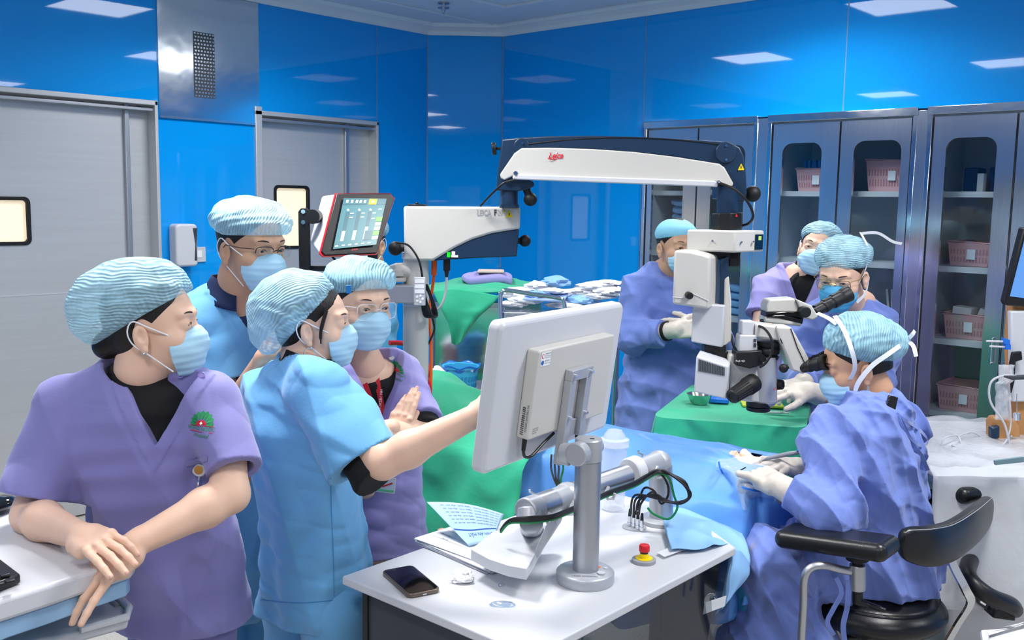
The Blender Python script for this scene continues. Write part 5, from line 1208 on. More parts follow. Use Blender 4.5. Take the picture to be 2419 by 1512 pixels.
def bedpt(s, u, ztop=.90, half=.24, drop=.66, off=0, seed=0, amp=.02, flare=.06, edge=.10):
    au = abs(u); sg = 1 if u > 0 else -.62; se = max(s, -.02); e = max(0, -.02 - s)
    if au < .45: x = au / .45 * half; z = ztop - edge * (au / .45) ** 2.2; h = 0
    else: h = (au - .45) / .55; x = half + flare * h + .018 * math.sin(min(h * 6, 1.57)); z = ztop - edge - drop * h
    c = BC0 + bd * (se * BLn - .10 * min(1, e * 4))
    z -= max(0, -se) ** 1.5 * .9
    if e > 0: z = z - e * 2.2 * (1 - h)
    fo = amp * h * (math.sin(s * 34 + seed + 1.5 * math.sin(s * 11)) + .5 * math.sin(s * 71 + 2 * seed)) ; p = c + bn * sg * (x + fo + off)
    q = V(p[0], p[1], z + off); n = V(s * 1.5, u * .8, seed)
    q[2] += .010 * crease(n, 7, seed + 3) * (1 - .5 * h); q = q + bn * sg * .010 * crease(n + 5, 9, seed + 4) * h
    q[2] = max(q[2], .02); return q
bed = Thing('operating_bed', 'operating bed base hidden under the blue and green drapes', 'bed', BC0 + BD * .5)
def bbox(s0, x0, z0, s1, x1, z1):
    q = lambda s, x, z: BC0 + BD * s + bn * x + V(0, 0, z); return MB().hexa([q(s0, x0, z0), q(s1, x0, z0), q(s1, x1, z0), q(s0, x1, z0)], [q(s0, x0, z1), q(s1, x0, z1), q(s1, x1, z1), q(s0, x1, z1)])
bed.part('mattress', bbox(-.02, -.24, .60, 1.0, .24, .70), 'black_leather', bev=.02); bed.part('frame', bbox(-.08, -.20, .52, .98, .20, .60), 'steel'); bed.part('pedestal', bbox(.62, -.10, .05, .80, .10, .52), 'light_grey'); bed.part('base', bbox(.5, -.18, .02, .95, .18, .08), 'black_plastic'); mb = joinmb(bbox(.02, .02, .06, .55, .09, .12), bbox(.02, .02, .10, .07, .09, .30)); bed.part('castor_arm', mb, 'black_plastic', bev=.01)
for (s_, x_) in ((.0, .10), (.0, -.10), (.9, .15)): c = BC0 + BD * s_ + bn * x_; bed.part('castor', MB().cyl(V(c[0], c[1], .06) - bd * .02, V(c[0], c[1], .06) + bd * .02, .058, n=22), 'black_rubber')
# patient
pt = Thing('person', 'patient lying under the blue surgical drape, only the lit eye region showing', 'person', BC0 + BD * .3)
ph_ = Shape(); hp_ = Head(EYE - V(0, 0, .078) + bd * .01 + bn * -.02, (.05, -.1, 1), -bd, .95); hp_.body(ph_)
bodyp = [mesh_sdf(ph_, .0035, lo=hp_.c - .14, hi=hp_.c + .14, pad=0)]
lb = Shape(); z_ = .80; q_ = lambda s, x, z: BC0 + BD * s + bn * x + V(0, 0, z)
lb.loft([(hp_.c + bd * .08, .05, .05, bn), (q_(.16, 0, .80), .13, .06, bn), (q_(.35, 0, .80), .14, .075, bn), (q_(.52, 0, .79), .14, .07, bn)], .02)
for x in (-.07, .07): lb.chain([q_(.5, x, .79), q_(.75, x, .79), q_(.98, x, .76)], [.065, .045, .03], .01)
bodyp.append(mesh_sdf(lb, .014)); pb_ = pt.part('body', merge(*bodyp), 'skin')
hp_.eyes(pt, pb_, only=(1,))
# blue drape with the opening over the eye
NU, NV = 70, 80; vs_ = []; fs_ = []
for i in range(NU + 1):
    for j in range(NV + 1):
        s = -.13 + .75 * i / NU; u = -1 + 2 * j / NV; p = bedpt(s, u, ztop=.915 + .04 * math.exp(-((s - .5) / .2) ** 2), drop=.42 * (.55 + .45 * min(1, max(0, (s + .1) / .3))), seed=1, amp=.03); dd_ = min(1, np.linalg.norm((p - EYE)[:2]) / .12); p[2] += .024 * dd_ * crease(V(s * 2.6, u * 1.6, 1), 12, 77)
        vs_.append(p)
for i in range(NU):
    for j in range(NV):
        a = i * (NV + 1) + j; c_ = (vs_[a] + vs_[a + NV + 2]) / 2
        if np.linalg.norm((c_ - EYE)[:2]) > .044: fs_.append((a, a + NV + 1, a + NV + 2, a + 1))
dr = Thing('surgical_drape', 'large blue surgical drape over the patient, falling in folds to the surgeon', 'drape', BC0 + BD * .1)
dr.part('sheet', MB().add(vs_, fs_), 'drape_blue', solid=.0015, smooth=0)
def cfpx(p):
    w = V(p[0], p[1], p[2] - CAM_H); c = w[0] * RT + w[1] * FW + w[2] * UP; return CX - FPX * c[0] / c[2], CY + FPX * c[1] / c[2]
_px = [cfpx(p) for p in vs_]
def drape_at(u, v, lift=.045):
    k = min(range(len(vs_)), key=lambda i: (_px[i][0] - u) ** 2 + (_px[i][1] - v) ** 2 + vs_[i][1] * 20); return P(u, v, vs_[k][1] - lift)
pc_ = [[drape_at(u, v, .022) for (u, v) in row] for row in (((1705, 1072), (1745, 1082), (1790, 1094), (1825, 1112)), ((1690, 1105), (1735, 1112), (1790, 1125), (1838, 1140)), ((1697, 1148), (1745, 1160), (1790, 1168), (1835, 1175)), ((1722, 1195), (1760, 1208), (1795, 1208), (1828, 1198)))]
dr.part('fluid_pouch', MB().grid(lambda a, b: patch(pc_, a, b) + V(0, -.008 * math.sin(math.pi * a) * math.sin(math.pi * b) - .004 * crease(V(a * 3, b * 3, 2), 5), .004), 30, 30), 'film_clear', solid=.0006)
dr.part('pouch_rim', MB().tube(spline([drape_at(u, v) for (u, v) in ((1698, 1092), (1704, 1112), (1722, 1132), (1752, 1150), (1790, 1160), (1818, 1158))], 5), .003, 8), mat('rim_blue', '#1c6fd6', .4))
# green drape
def gfn(a, b):
    s = .40 + .72 * a; u = -1 + 2 * b; zt_ = .93 + .085 * math.exp(-((s - .80) / .13) ** 2) * (1 - .3 * abs(u)) - .05 * max(0, .62 - s) * 4 * 0
    p = bedpt(s, u, ztop=zt_, half=.30, drop=.66, seed=9, amp=.03, off=.012, flare=.16); p[2] += .026 * crease(V(a * 3, b * 4, 1), 8, 31) ; p = p + bn * (1 if u > 0 else -1) * .028 * crease(V(a * 3, b * 3.5, 7), 9, 32) * min(1, abs(u) * 2) * (1 if p[2] > .05 else 0); p[2] = max(p[2], .02); return p
single('green_drape', 'rumpled green surgical drape over the far half of the bed, behind the monitor', 'drape', MB().grid(gfn, 70, 90), 'cloth_green', BC0 + BD * .8, solid=.002, smooth=0)
# pale blue drape corner over the desk end
ctl = [[P(1567, 1206, 2.78), P(1625, 1215, 2.80), P(1690, 1235, 2.78), P(1752, 1262, 2.70)],
       [Pz(1568, 1245, .806), Pz(1620, 1240, .812), P(1690, 1255, 2.64), P(1762, 1290, 2.62)],
       [Pz(1575, 1275, .805), Pz(1640, 1275, .806), P(1700, 1285, 2.55), P(1771, 1345, 2.55)],
       [Pz(1585, 1310, .803), Pz(1670, 1302, .803), P(1722, 1296, 2.50), P(1735, 1370, 2.49)]]
dc = Thing('drape_corner', 'pale blue drape corner taped over the right end of the white desk', 'drape', Pz(1640, 1275, .80))
dc.part('sheet', MB().grid(lambda a, b: patch(ctl, a, b) + V(0, 0, .010 + .006 * crease(V(a * 3, b * 3, 0), 5, 5)), 36, 36), 'drape_pale', solid=.0012)
ctl2 = [[P(1722, 1292, 2.50), P(1748, 1300, 2.50), P(1770, 1330, 2.53)], [P(1716, 1350, 2.47), P(1745, 1350, 2.47), P(1768, 1360, 2.5)], [P(1700, 1420, 2.46), P(1725, 1410, 2.46), P(1738, 1398, 2.47)], [P(1689, 1452, 2.45), P(1700, 1445, 2.45), P(1705, 1432, 2.45)]]
dc.part('hanging_corner', MB().grid(lambda a, b: patch(ctl2, a, b) + V(0, -.003 * crease(V(a * 3, b * 3, 0), 4, 5), 0), 20, 16), 'drape_pale', solid=.0012)
for k, (qs, z) in enumerate((([(1552, 1306), (1602, 1284), (1620, 1298), (1570, 1316)], .8075),)):
    single('adhesive_tape', 'strip of translucent tape holding the drape corner to the desk top', 'tape', MB().prism([Pz(u, v, z) for (u, v) in qs], (0, 0, .0006)), 'tape', Pz(1590, 1300, .80))
single('adhesive_tape', 'strip of translucent tape low on the glass skirt at the drape tip', 'tape', MB().prism(PP((1664, 1424, 2.38), (1716, 1407, 2.42), (1712, 1432, 2.42), (1660, 1452, 2.38)), (0, -.0008, 0)), 'tape', P(1690, 1430, 2.40))
# ---------------- instrument table under green cloth
TZ = .965; tc_ = [Pz(1538, 985, TZ), Pz(1905, 1012, TZ), Pz(1915, 940, TZ), Pz(1640, 905, TZ)]
it = Thing('instrument_table', 'instrument table covered with a smooth green cloth behind the patient', 'table', sum(tc_) / 4 * V(1, 1, 0))
def tfn(a, b):
    # a around the outline, b from the centre outwards then down
    pts = tc_; k = 4; f = (a * k) % k; i = int(f) % 4; t_ = f - int(f); c0 = sum(pts) / 4
    def rp(x):      # rounded outline
        j = int(x) % 4; q = x - int(x); return pts[j] * (1 - q) + pts[(j + 1) % 4] * q
    e = (rp((f - .08) % 4) + rp((f + .08) % 4) + rp(f % 4)) / 3
    if b < .5: p = c0 * (1 - b * 2) + e * (b * 2); p[2] = TZ + .002 * math.sin(p[0] * 30) ; return p
    h = (b - .5) * 2; o = nrm((e - c0) * V(1, 1, 0)); p = e + o * (.012 * min(1, h * 8) + .05 * h + .018 * h * math.sin(a * 60 + 2 * math.sin(a * 23))); p[2] = TZ - .012 * min(1, h * 5) - .60 * h; return p
it.part('green_cloth', MB().grid(tfn, 120, 30), 'cloth_green', smooth=50)
mb = MB()
for q in tc_: c = sum(tc_) / 4; e = q * .85 + c * .15; mb.cyl((e[0], e[1], .05), (e[0], e[1], TZ - .02), .014); mb.sphere((e[0], e[1], .03), .03, 12)
it.part('leg_frame', mb, 'steel')
c = Pz(1652, 955, TZ + .002); 
single('steel_bowl', 'small stainless bowl on the green instrument table', 'bowl', MB().lathe(c, (0, 0, 1), [(.026, 0), (.036, .012), (.045, .034), (.048, .040), (.0465, .040), (.043, .034), (.034, .014), (.0, .004)], 36), 'bowl_steel', c)
c = Pz(1698, 950, TZ + .003); single('blue_box', 'small flat blue box beside the steel bowl on the green table', 'box', MB().box(c + V(0, 0, .0085), (.075, .05, .016), rot((0, 0, 1), -12)), 'rim_blue', c, bev=.003)
c = Pz(1800, 958, TZ + .003); single('yellow_tray', 'shallow translucent yellow tray under the microscope objective', 'tray', MB().box(c + V(0, 0, .0045), (.15, .09, .008), rot((0, 0, 1), -8)).box(c + V(-.03, .045, .012), (.15, .004, .014), rot((0, 0, 1), -8)), mat('tray_yellow', '#b8c23a', .4), c, bev=.002)
c = Pz(1824, 978, TZ + .004); sy = Thing('syringe', 'clear syringe lying on the front of the green instrument table', 'syringe', c)
sy.part('barrel', MB().cyl(c + V(-.03, 0, .006), c + V(.03, -.004, .006), .005, n=14).cyl(c + V(-.055, .001, .006), c + V(-.03, 0, .006), .0015), 'syringe_clear'); sy.part('plunger', MB().cyl(c + V(.03, -.004, .006), c + V(.055, -.006, .006), .0035).cyl(c + V(.055, -.006, .006), c + V(.057, -.006, .006), .007), 'white_plastic')
c = Pz(1885, 950, TZ + .003); single('gauze_pad', 'folded white gauze pad on the right edge of the green table', 'gauze', blob(c + V(0, 0, .0105), V(.032, .022, .011), 12, .08), 'cotton', c)
# ---------------- surgeon's stool
sc_ = P(2064, 1440, 2.76); SX, SY = sc_[0], 2.76; SZ = P(2075, 1385, 2.76)[2]
stl = Thing('surgeon_stool', 'black leather surgeon stool with armrests and curved backrest', 'stool', V(SX, SY, 0))
sh = Shape(); sh.ell(V(SX, SY, SZ - .058), V(.205, .205, .070), None, 0); sh.ell(V(SX, SY, SZ - .058), V(.186, .186, .080), None, .01); sh.func(lambda p: np.where((p[:, 2] > SZ - .022) & (p[:, 2] < SZ - .018), .0015, 0)); 
seat = stl.part('seat', mesh_sdf(sh, .006), 'black_leather')
stl.part('seam', MB().tube([V(SX + .180 * math.cos(a), SY + .180 * math.sin(a), SZ - .014) for a in np.linspace(0, 6.28, 60)[:-1]], .0016, 6, closed=True), 'black_rubber', seat)
mb = MB().cyl((SX, SY, .12), (SX, SY, SZ - .10), .028)
stl.part('gas_post', mb, 'chrome')
stl.part('seat_plate', MB().box((SX, SY, SZ - .125), (.22, .2, .02)), 'black_plastic', bev=.004)
for k in range(5):
    a = 2 * math.pi * k / 5 + .3; e = V(SX + .30 * math.cos(a), SY + .30 * math.sin(a), .085)
    stl.part('leg', MB().tube([(SX, SY, .13), e], [.03, .018], 8), 'black_plastic')
    stl.part('castor', MB().cyl(e + V(-.022, 0, -.055), e + V(-.004, 0, -.055), .028, n=18).cyl(e + V(.004, 0, -.055), e + V(.022, 0, -.055), .028, n=18).cyl(e + V(0, 0, -.05), e, .008), 'black_rubber')
# backrest: a curved pad
bp_ = spline(PP((2124, 1283, 2.47), (2188, 1290, 2.50), (2240, 1280, 2.58), (2290, 1248, 2.70), (2318, 1222, 2.84), (2335, 1200, 2.98)), 6)
def brf(a, b):
    i = a * (len(bp_) - 1); k = min(int(i), len(bp_) - 2); f = i - k; c = bp_[k] * (1 - f) + bp_[k+1] * f; t_ = nrm((bp_[k+1] - bp_[k]) * V(1, 1, 0)); n = V(t_[1], -t_[0], 0); th = 2 * math.pi * b; e = (1 - abs(2 * a - 1) ** 6) ** .35 if 0 < a < 1 else 0.02
    ca, sa = math.cos(th), math.sin(th); hh = .058 * (.92 + .12 * math.sin(a * 3.14)); return c + n * .024 * np.sign(ca) * abs(ca) ** .7 * e + V(0, 0, hh * np.sign(sa) * abs(sa) ** .7 * e)
br_ = stl.part('backrest', MB().grid(brf, 50, 28), 'black_leather', smooth=60)
stl.part('seam', MB().tube([brf(a, .17) for a in np.linspace(.03, .97, 40)], .0012, 6), 'grey_plastic', br_)
stl.part('backrest_bar', MB().strip(spline(PP((2248, 1325, 2.62), (2256, 1345, 2.62), (2282, 1395, 2.62), (2292, 1425, 2.64), (2262, 1475, 2.68), (2225, 1540, 2.74)), 5), V(1, .3, 0), .024, .008), 'chrome')
def armrest(a, b, w, th, m='black_leather'):
    sh = Shape(); a = V(*a); b = V(*b); ax = nrm(b - a); R = frame(ax, V(0, 0, 1)) if abs(ax[2]) < .01 else np.array([ax, nrm(np.cross(V(0, 0, 1), ax)), np.cross(ax, nrm(np.cross(V(0, 0, 1), ax)))]).T
    L = np.linalg.norm(b - a); sh.boxs((a + b) / 2, V(L / 2, w, th), R, th * .95, .001)
    return mesh_sdf(sh, .004)
stl.part('armrest', armrest(P(1848, 1262, 2.58), P(2112, 1298, 2.38), .064, .025), 'black_leather')
stl.part('armrest', armrest(P(2200, 1172, 3.10), P(2308, 1166, 2.96), .055, .026), 'black_leather')
stl.part('armrest_bracket', armrest(P(2235, 1205, 3.02), P(2275, 1225, 2.96), .03, .016), 'black_rubber')
mb = MB().cyl(P(2026, 1333, 2.45), P(2026, 1393, 2.45), .021, n=28); cl_ = stl.part('clamp', mb, 'aluminium', bev=.002)
stl.part('clamp_collar', MB().cyl(P(2026, 1310, 2.45), P(2026, 1322, 2.45), .030, n=28).cyl(P(2026, 1318, 2.45), P(2026, 1336, 2.45), .014), 'black_rubber', bev=.002)
stl.part('armrest_tube', MB().tube(spline(PP((2012, 1350, 2.45), (1985, 1345, 2.45), (1945, 1336, 2.44), (1915, 1342, 2.44), (1900, 1368, 2.44), (1898, 1430, 2.45), (1893, 1512, 2.46), (1890, 1600, 2.5)), 6), .0105, 16).tube([P(1890, 1600, 2.5), V(SX, SY, .17)], .012, 12), 'aluminium')
stl.part('lever', MB().cyl(P(2026, 1393, 2.45), P(2026, 1425, 2.45), .014).tube(spline(PP((2022, 1420, 2.45), (2050, 1428, 2.44), (2075, 1437, 2.42), (2092, 1442, 2.41))), [.010] * 5 + [.009] * 4 + [.008] * 10 + [.006] * 6, 10), 'black_plastic')
# ---------------- covered console at the right
cz = .86; CC = P(2330, 1100, 3.15)
con = Thing('surgical_console', 'large white surgical console under clear plastic sheeting at the right edge', 'console', V(1.75, 3.35, 0))
def yb(c, sz, ang=-10, bevel=0): return MB().box(c, sz, rot((0, 0, 1), ang))
x0 = P(2230, 1100, 3.05)[0]
con.part('cabinet_body', MB().hexa([V(x0 + .06, 3.05, .12), V(x0 + .75, 3.0, .12), V(x0 + .75, 3.6, .12), V(x0 + .06, 3.6, .12)], [V(x0 + .02, 3.05, cz - .04), V(x0 + .75, 3.0, cz - .04), V(x0 + .75, 3.75, cz - .04), V(x0 + .0, 3.75, cz - .04)]), 'white_plastic', bev=.02, seg=3)
con.part('top_tray', MB().hexa([V(x0 - .05, 3.0, cz - .04), V(x0 + .75, 2.95, cz - .04), V(x0 + .75, 3.8, cz - .04), V(x0 - .05, 3.8, cz - .04)], [V(x0 - .05, 3.0, cz), V(x0 + .75, 2.95, cz), V(x0 + .75, 3.8, cz), V(x0 - .05, 3.8, cz)]), 'white_plastic', bev=.01)
con.part('front_recess', pp(MB(), [(2318, 1270), (2370, 1318), (2352, 1395), (2308, 1372)], 2.99, .02), 'light_grey', bev=.004)
con.part('front_bar', MB().tube(spline(PP((2292, 1325, 2.95), (2285, 1352, 2.86), (2300, 1380, 2.80), (2340, 1410, 2.78), (2385, 1428, 2.82), (2396, 1440, 2.9)), 6), .026, 16), 'black_plastic')
con.part('connector_plate', pp(MB(), [(2305, 1400), (2362, 1432), (2350, 1455), (2312, 1428)], 2.9, .02).box(V(x0 + .35, 3.2, .08), (.6, .45, .12)), 'dark_grey', bev=.004)
con.part('plate_symbol', pp(MB(), [(2318, 1412), (2332, 1420), (2328, 1432), (2316, 1424)], 2.895, .003), 'white_text')
con.part('foot', pp(MB(), [(2350, 1440), (2395, 1425), (2402, 1470), (2345, 1462)], 2.86, .12), 'black_plastic', bev=.008)
con.part('foot', MB().box(V(x0 + .55, 3.1, .05), (.08, .3, .09)).box(V(x0 + .12, 3.5, .05), (.08, .2, .09)), 'black_plastic', bev=.008)
def film_fn(a, b):
    x = x0 - .07 + .85 * a
    if b < .5: y = 3.78 - .80 * b * 2; z = cz + .006
    else: y = 2.98 - .05 * (b - .5) * 2; z = cz + .004 - (b - .5) * 2 * .42
    f = V(a * 4, b * 5, 0); p = V(x, y, z); p[2] += (.012 + .009 * crease(f, 5, 3)) if b < .5 else 0
    if b >= .5: p[1] -= .008 + .008 * crease(f, 4, 4)
    return p
con.part('plastic_sheet', MB().grid(film_fn, 50, 60), 'film_white', solid=.0006)
con.part('grey_tubing', MB().tube(spline(PP((2222, 1058, 3.3), (2232, 1035, 3.3), (2262, 1030, 3.35), (2270, 1055, 3.3), (2248, 1052, 3.3)), 6), .003).tube(spline(PP((2262, 1032, 3.4), (2300, 1022, 3.45), (2350, 1052, 3.4), (2390, 1030, 3.35)), 6), .003), 'light_grey')
con.part('panel_slot', pp(MB(), [(2350, 1089), (2419, 1080), (2419, 1092), (2352, 1099)], 2.93, .01), mat('slot_teal', '#6b8a94', .4))
# tan phaco machine behind with monitor
pm = Thing('phaco_machine', 'tan and white phaco machine at the right edge with tilted monitor above', 'machine', P(2390, 1000, 3.6) * V(1, 1, 0) + V(0, 0, cz))
PMD = 3.55
pm.part('tan_body', pp(pp(MB(), [(2345, 1000), (2352, 986), (2400, 990), (2412, 1010), (2412, 1052), (2345, 1052)], PMD - .12, .06), [(2388, 815), (2396, 700), (2500, 700), (2500, 1052), (2400, 1052), (2394, 940)], PMD - .05, .06), 'wood_tan', bev=.012, seg=3)
pm.part('front_panel', pp(MB(), [(2388, 735), (2500, 735), (2500, 950), (2392, 950)], PMD - .08, .03), 'white_plastic', bev=.006)
pm.part('dark_pocket', pp(MB(), [(2343, 1012), (2362, 1006), (2362, 1035), (2343, 1040)], PMD - .14, .03), 'navy_plastic', bev=.004)
pm.part('monitor_arm', MB().tube(PP((2440, 740, PMD), (2440, 690, PMD)), .05, 20).tube(PP((2400, 680, PMD - .02), (2470, 672, PMD - .02)), .034, 18), 'white_plastic')
pm.part('monitor_frame', pp(MB(), [(2375, 712), (2419, 538), (2560, 520), (2520, 730), (2380, 722)], PMD - .08, .04), 'black_plastic', bev=.004)
pm.part('monitor_screen', pp(MB(), [(2386, 700), (2424, 552), (2550, 532), (2512, 716)], PMD - .083, .002), SCRN('scr_blue', '#5b8fd0', .6))
pm.part('cotton_rod', MB().cyl(P(2330, 806, PMD - .1), P(2372, 807, PMD - .1), .0035).cyl(P(2338, 818, PMD - .1), P(2375, 820, PMD - .1), .0035), 'white_plastic'); pm.part('rod_holder', pp(pp(MB(), [(2372, 798), (2386, 803), (2386, 815), (2372, 812)], PMD - .11, .02), [(2376, 812), (2388, 814), (2388, 826), (2376, 826)], PMD - .11, .02), 'rim_blue')
pm.part('hook_plate', pp(MB(), [(2392, 832), (2414, 830), (2416, 850), (2400, 855), (2398, 900), (2390, 930), (2386, 860)], PMD - .12, .012), 'black_plastic', bev=.003)
pm.part('fluid_bag', MB().grid(lambda a, b: P(2352 + 36 * a + (8 if b < .3 else 0), 862 + 130 * b, PMD - .16) + V(0, -.02 * math.sin(math.pi * a) * math.sin(math.pi * b) + .006 * crease(V(a * 2, b * 3, 0), 6, 3), 0), 14, 24), 'film_white', solid=.001)
pm.part('tubing', MB().tube(spline(PP((2419, 890, PMD - .2), (2370, 888, PMD - .2), (2340, 905, PMD - .2), (2340, 950, PMD - .2), (2372, 1000, PMD - .2), (2385, 1050, PMD - .2)), 6), .004).tube(spline(PP((2385, 945, PMD - .18), (2388, 1000, PMD - .18), (2378, 1040, PMD - .2), (2362, 1055, PMD - .25)), 6), .003), 'light_grey')
pm.part('probe', MB().tube(PP((2370, 888, PMD - .2), (2392, 892, PMD - .2), (2440, 890, PMD - .2)), [.004, .009, .009], 12), 'dark_grey'); pm.part('weight', MB().cyl(P(2402, 976, PMD - .2), P(2402, 992, PMD - .2), .012).tube(PP((2402, 930, PMD - .2), (2402, 976, PMD - .2)), .0012), 'chrome')
# white tray corner bottom right
tq = [Pz(2325, 1505, .90), Pz(2450, 1474, .90), Pz(2600, 1600, .90), Pz(2340, 1640, .90)]
ty = Thing('white_tray_table', 'corner of a white tray table at the bottom right edge', 'table', sum(tq) / 4 * V(1, 1, 0))
ty.part('tray_top', MB().prism(tq, (0, 0, -.03)), 'white_plastic', bev=.006, seg=3); c = sum(tq) / 4
ty.part('tray_rim', MB().tube([q + V(0, 0, .006) for q in tq], .008, 8, closed=True), 'light_grey'); ty.part('post', MB().cyl(V(c[0], c[1], .0), V(c[0], c[1], .88), .03), 'light_grey'); ty.part('base', MB().box(V(c[0], c[1], .03), (.4, .4, .05)), 'light_grey', bev=.01)
# ---------------- computer cart at the left
CZ = 1.0; ct = Thing('computer_cart', 'white computer cart at the left edge, the nurse leaning on its top', 'cart', V(-.95, 1.78, 0))
tp = [Pz(-260, 1520, CZ), Pz(0, 1418, CZ), Pz(110, 1384, CZ), Pz(175, 1362, CZ), Pz(262, 1335, CZ), Pz(308, 1320, CZ), Pz(318, 1308, CZ), Pz(300, 1290, CZ), Pz(230, 1255, CZ), Pz(160, 1222, CZ), Pz(60, 1196, CZ), Pz(-260, 1230, CZ)]
ct.part('cart_top', MB().prism(tp, (0, 0, -.042)), 'white_plastic', bev=.008, seg=3)
c_ = sum(tp) / len(tp)
rim = [c_ + (q - c_) * .93 for q in tp]
ct.part('under_panel', MB().prism([c_ + (q - c_) * .93 + V(0, 0, -.043) for q in tp], (0, 0, -.035)), mat('cart_blue', '#8fb4d6', .4), bev=.003)
dq = [Pz(-260, 1640, .86), Pz(0, 1530, .86), Pz(190, 1492, .86), Pz(300, 1462, .86), Pz(305, 1440, .86), Pz(290, 1425, .86), Pz(225, 1378, .86), Pz(130, 1345, .86), Pz(-260, 1400, .86)]
ct.part('keyboard_shelf', MB().prism(dq, (0, 0, -.022)), 'light_grey', bev=.006, seg=3); cc = sum(dq) / len(dq)
ct.part('shelf_lip', MB().tube([q + V(0, 0, .004) for q in dq[2:7]], .008, 10), 'white_plastic')
ct.part('shelf_groove', MB().tube(PP((232, 1440, 1.0), (280, 1462, 1.0)) if False else [Pz(238, 1402, .861), Pz(278, 1432, .861)], .006, 10), 'grey_plastic')
ct.part('column', MB().box(V(-1.0, 1.85, .5), (.12, .09, .78)), 'white_plastic', bev=.01); ct.part('base', MB().box(V(-.98, 1.85, .1), (.5, .4, .06)), 'light_grey', bev=.02)
for (x, y) in ((-.2, -.16), (.2, -.16), (-.2, .16), (.2, .16)): ct.part('castor', MB().cyl(V(-.98 + x - .015, 1.85 + y, .038), V(-.98 + x + .015, 1.85 + y, .038), .036, n=18), 'black_rubber')
kq = [Pz(-240, 1440, CZ + .002), Pz(0, 1398, CZ + .002), Pz(50, 1378, CZ + .002), Pz(-8, 1333, CZ + .002), Pz(-240, 1380, CZ + .002)]
kb = Thing('keyboard', 'black computer keyboard, its corner showing on the cart top', 'keyboard', kq[1] * V(1, 1, 0) + V(0, 0, CZ))
kb.part('body', MB().prism(kq, (0, 0, .018)), 'black_plastic', bev=.004)
kd = nrm(kq[2] - kq[0]); ke = nrm(V(-kd[1], kd[0], 0))
for r in range(2):
    for c in range(2):
        q = Pz(24 - 26 * c - 12 * r, 1376 - 14 * r + 8 * c, CZ + .021); kb.part('key', MB().box(q + V(0, 0, .003), (.016, .014, .006), frame(kd, (0, 0, 1))), 'key_black', bev=.002)
mc = Pz(-5, 1208, CZ + .002); single('computer_mouse', 'black glossy computer mouse on the cart behind her elbow', 'mouse', MB().sphere(mc + V(0, 0, .017), (.034, .05, .0165), 24), 'black_gloss', mc)
# ---------------- stainless trolley and bins at the back
def rt(x, y, z): return V(x, y, z)
TB = 5.15
def leg_table(name, label, u0, u1, v, d0, d1, group=None, rails=None, m='steel', shelf=True):
    a = P(u0, v, d0); b = P(u1, v, d0); z = a[2]; t = Thing(name, label, 'trolley', V((a[0] + b[0]) / 2, (d0 + d1) / 2, 0), group)
    t.part('top_shelf', MB().box2(V(a[0], d0, z - .03), V(b[0], d1, z)), m, bev=.004)
    if shelf: t.part('lower_shelf', MB().box2(V(a[0], d0, .35), V(b[0], d1, .37)), m)
    for x in (a[0] + .02, b[0] - .02):
        for y in (d0 + .02, d1 - .02): t.part('leg', MB().cyl(V(x, y, .03), V(x, y, z - .01), .014), m)
    return t, a, b, z
t1, a1_, b1_, z1_ = leg_table('steel_trolley', 'stainless trolley with green cloths and a lilac folded gown, by the blue wall', 1012, 1195, 712, 4.9, 5.5)
t1.part('side_panel', MB().box2(V(a1_[0] + .02, 4.93, .3), V(b1_[0] - .0, 4.95, z1_ - .03)), 'steel_polished')
mb = MB().grid(lambda a, b: V(a1_[0] - .03 + (b1_[0] + .22 - a1_[0]) * a, 4.86 + .60 * b, z1_ + .045 + .06 * math.sin(a * 3) * math.sin(b * 3) + .012 * crease(V(a * 3, b * 2, 0), 6, 5)), 40, 24)
single('green_cloth', 'rumpled green cloth spread over the back trolley', 'cloth', mb, 'cloth_green', V((a1_[0] + b1_[0]) / 2, 5.1, z1_), solid=.006)
cg = [[P(1022, 688, 4.86), P(1075, 682, 4.84), P(1130, 690, 4.84), P(1180, 700, 4.84)], [P(1040, 725, 4.82), P(1070, 735, 4.80), P(1120, 735, 4.80), P(1160, 722, 4.82)], [P(1060, 765, 4.82), P(1078, 775, 4.80), P(1105, 770, 4.80), P(1128, 752, 4.82)], [P(1068, 810, 4.83), P(1076, 816, 4.82), P(1088, 808, 4.82), P(1098, 795, 4.83)]]
single('hanging_cloth', 'pointed green cloth hanging off the front of the back trolley', 'cloth', MB().grid(lambda a, b: patch(cg, a, b) + V(0, -.02 * math.sin(b * 9 + a * 2) * a, 0), 24, 20), 'cloth_green', P(1080, 740, 4.82), solid=.006)
fg = P(1150, 671, 5.05); 
def fold_fn(a, b):
    th = 2 * math.pi * a; e = (1 - abs(2 * b - 1) ** 3) ** .4 if 0 < b < 1 else 0; c, s_ = math.cos(th), math.sin(th)
    return V(fg[0] + .135 * np.sign(c) * abs(c) ** .5 * e, 5.1 + .10 * np.sign(s_) * abs(s_) ** .5 * e, fg[2] - .012 + .07 * b + .008 * math.sin(4 * th))
single('folded_gown', 'folded lilac gown lying on the green cloth of the back trolley', 'gown', MB().grid(fold_fn, 40, 12), 'scrub_lilac', fg)
single('folded_towel', 'small beige folded towel on top of the lilac gown', 'towel', MB().box(fg + V(.02, .03, .066), (.14, .12, .014)), mat('beige', '#cdb9ad', .8), fg + V(0, 0, .045), bev=.006)
t2, a2_, b2_, z2_ = leg_table('instrument_trolley', 'stainless trolley with curved rails, heaped with white packs, behind the monitor', 1190, 1470, 737, 4.45, 5.05)
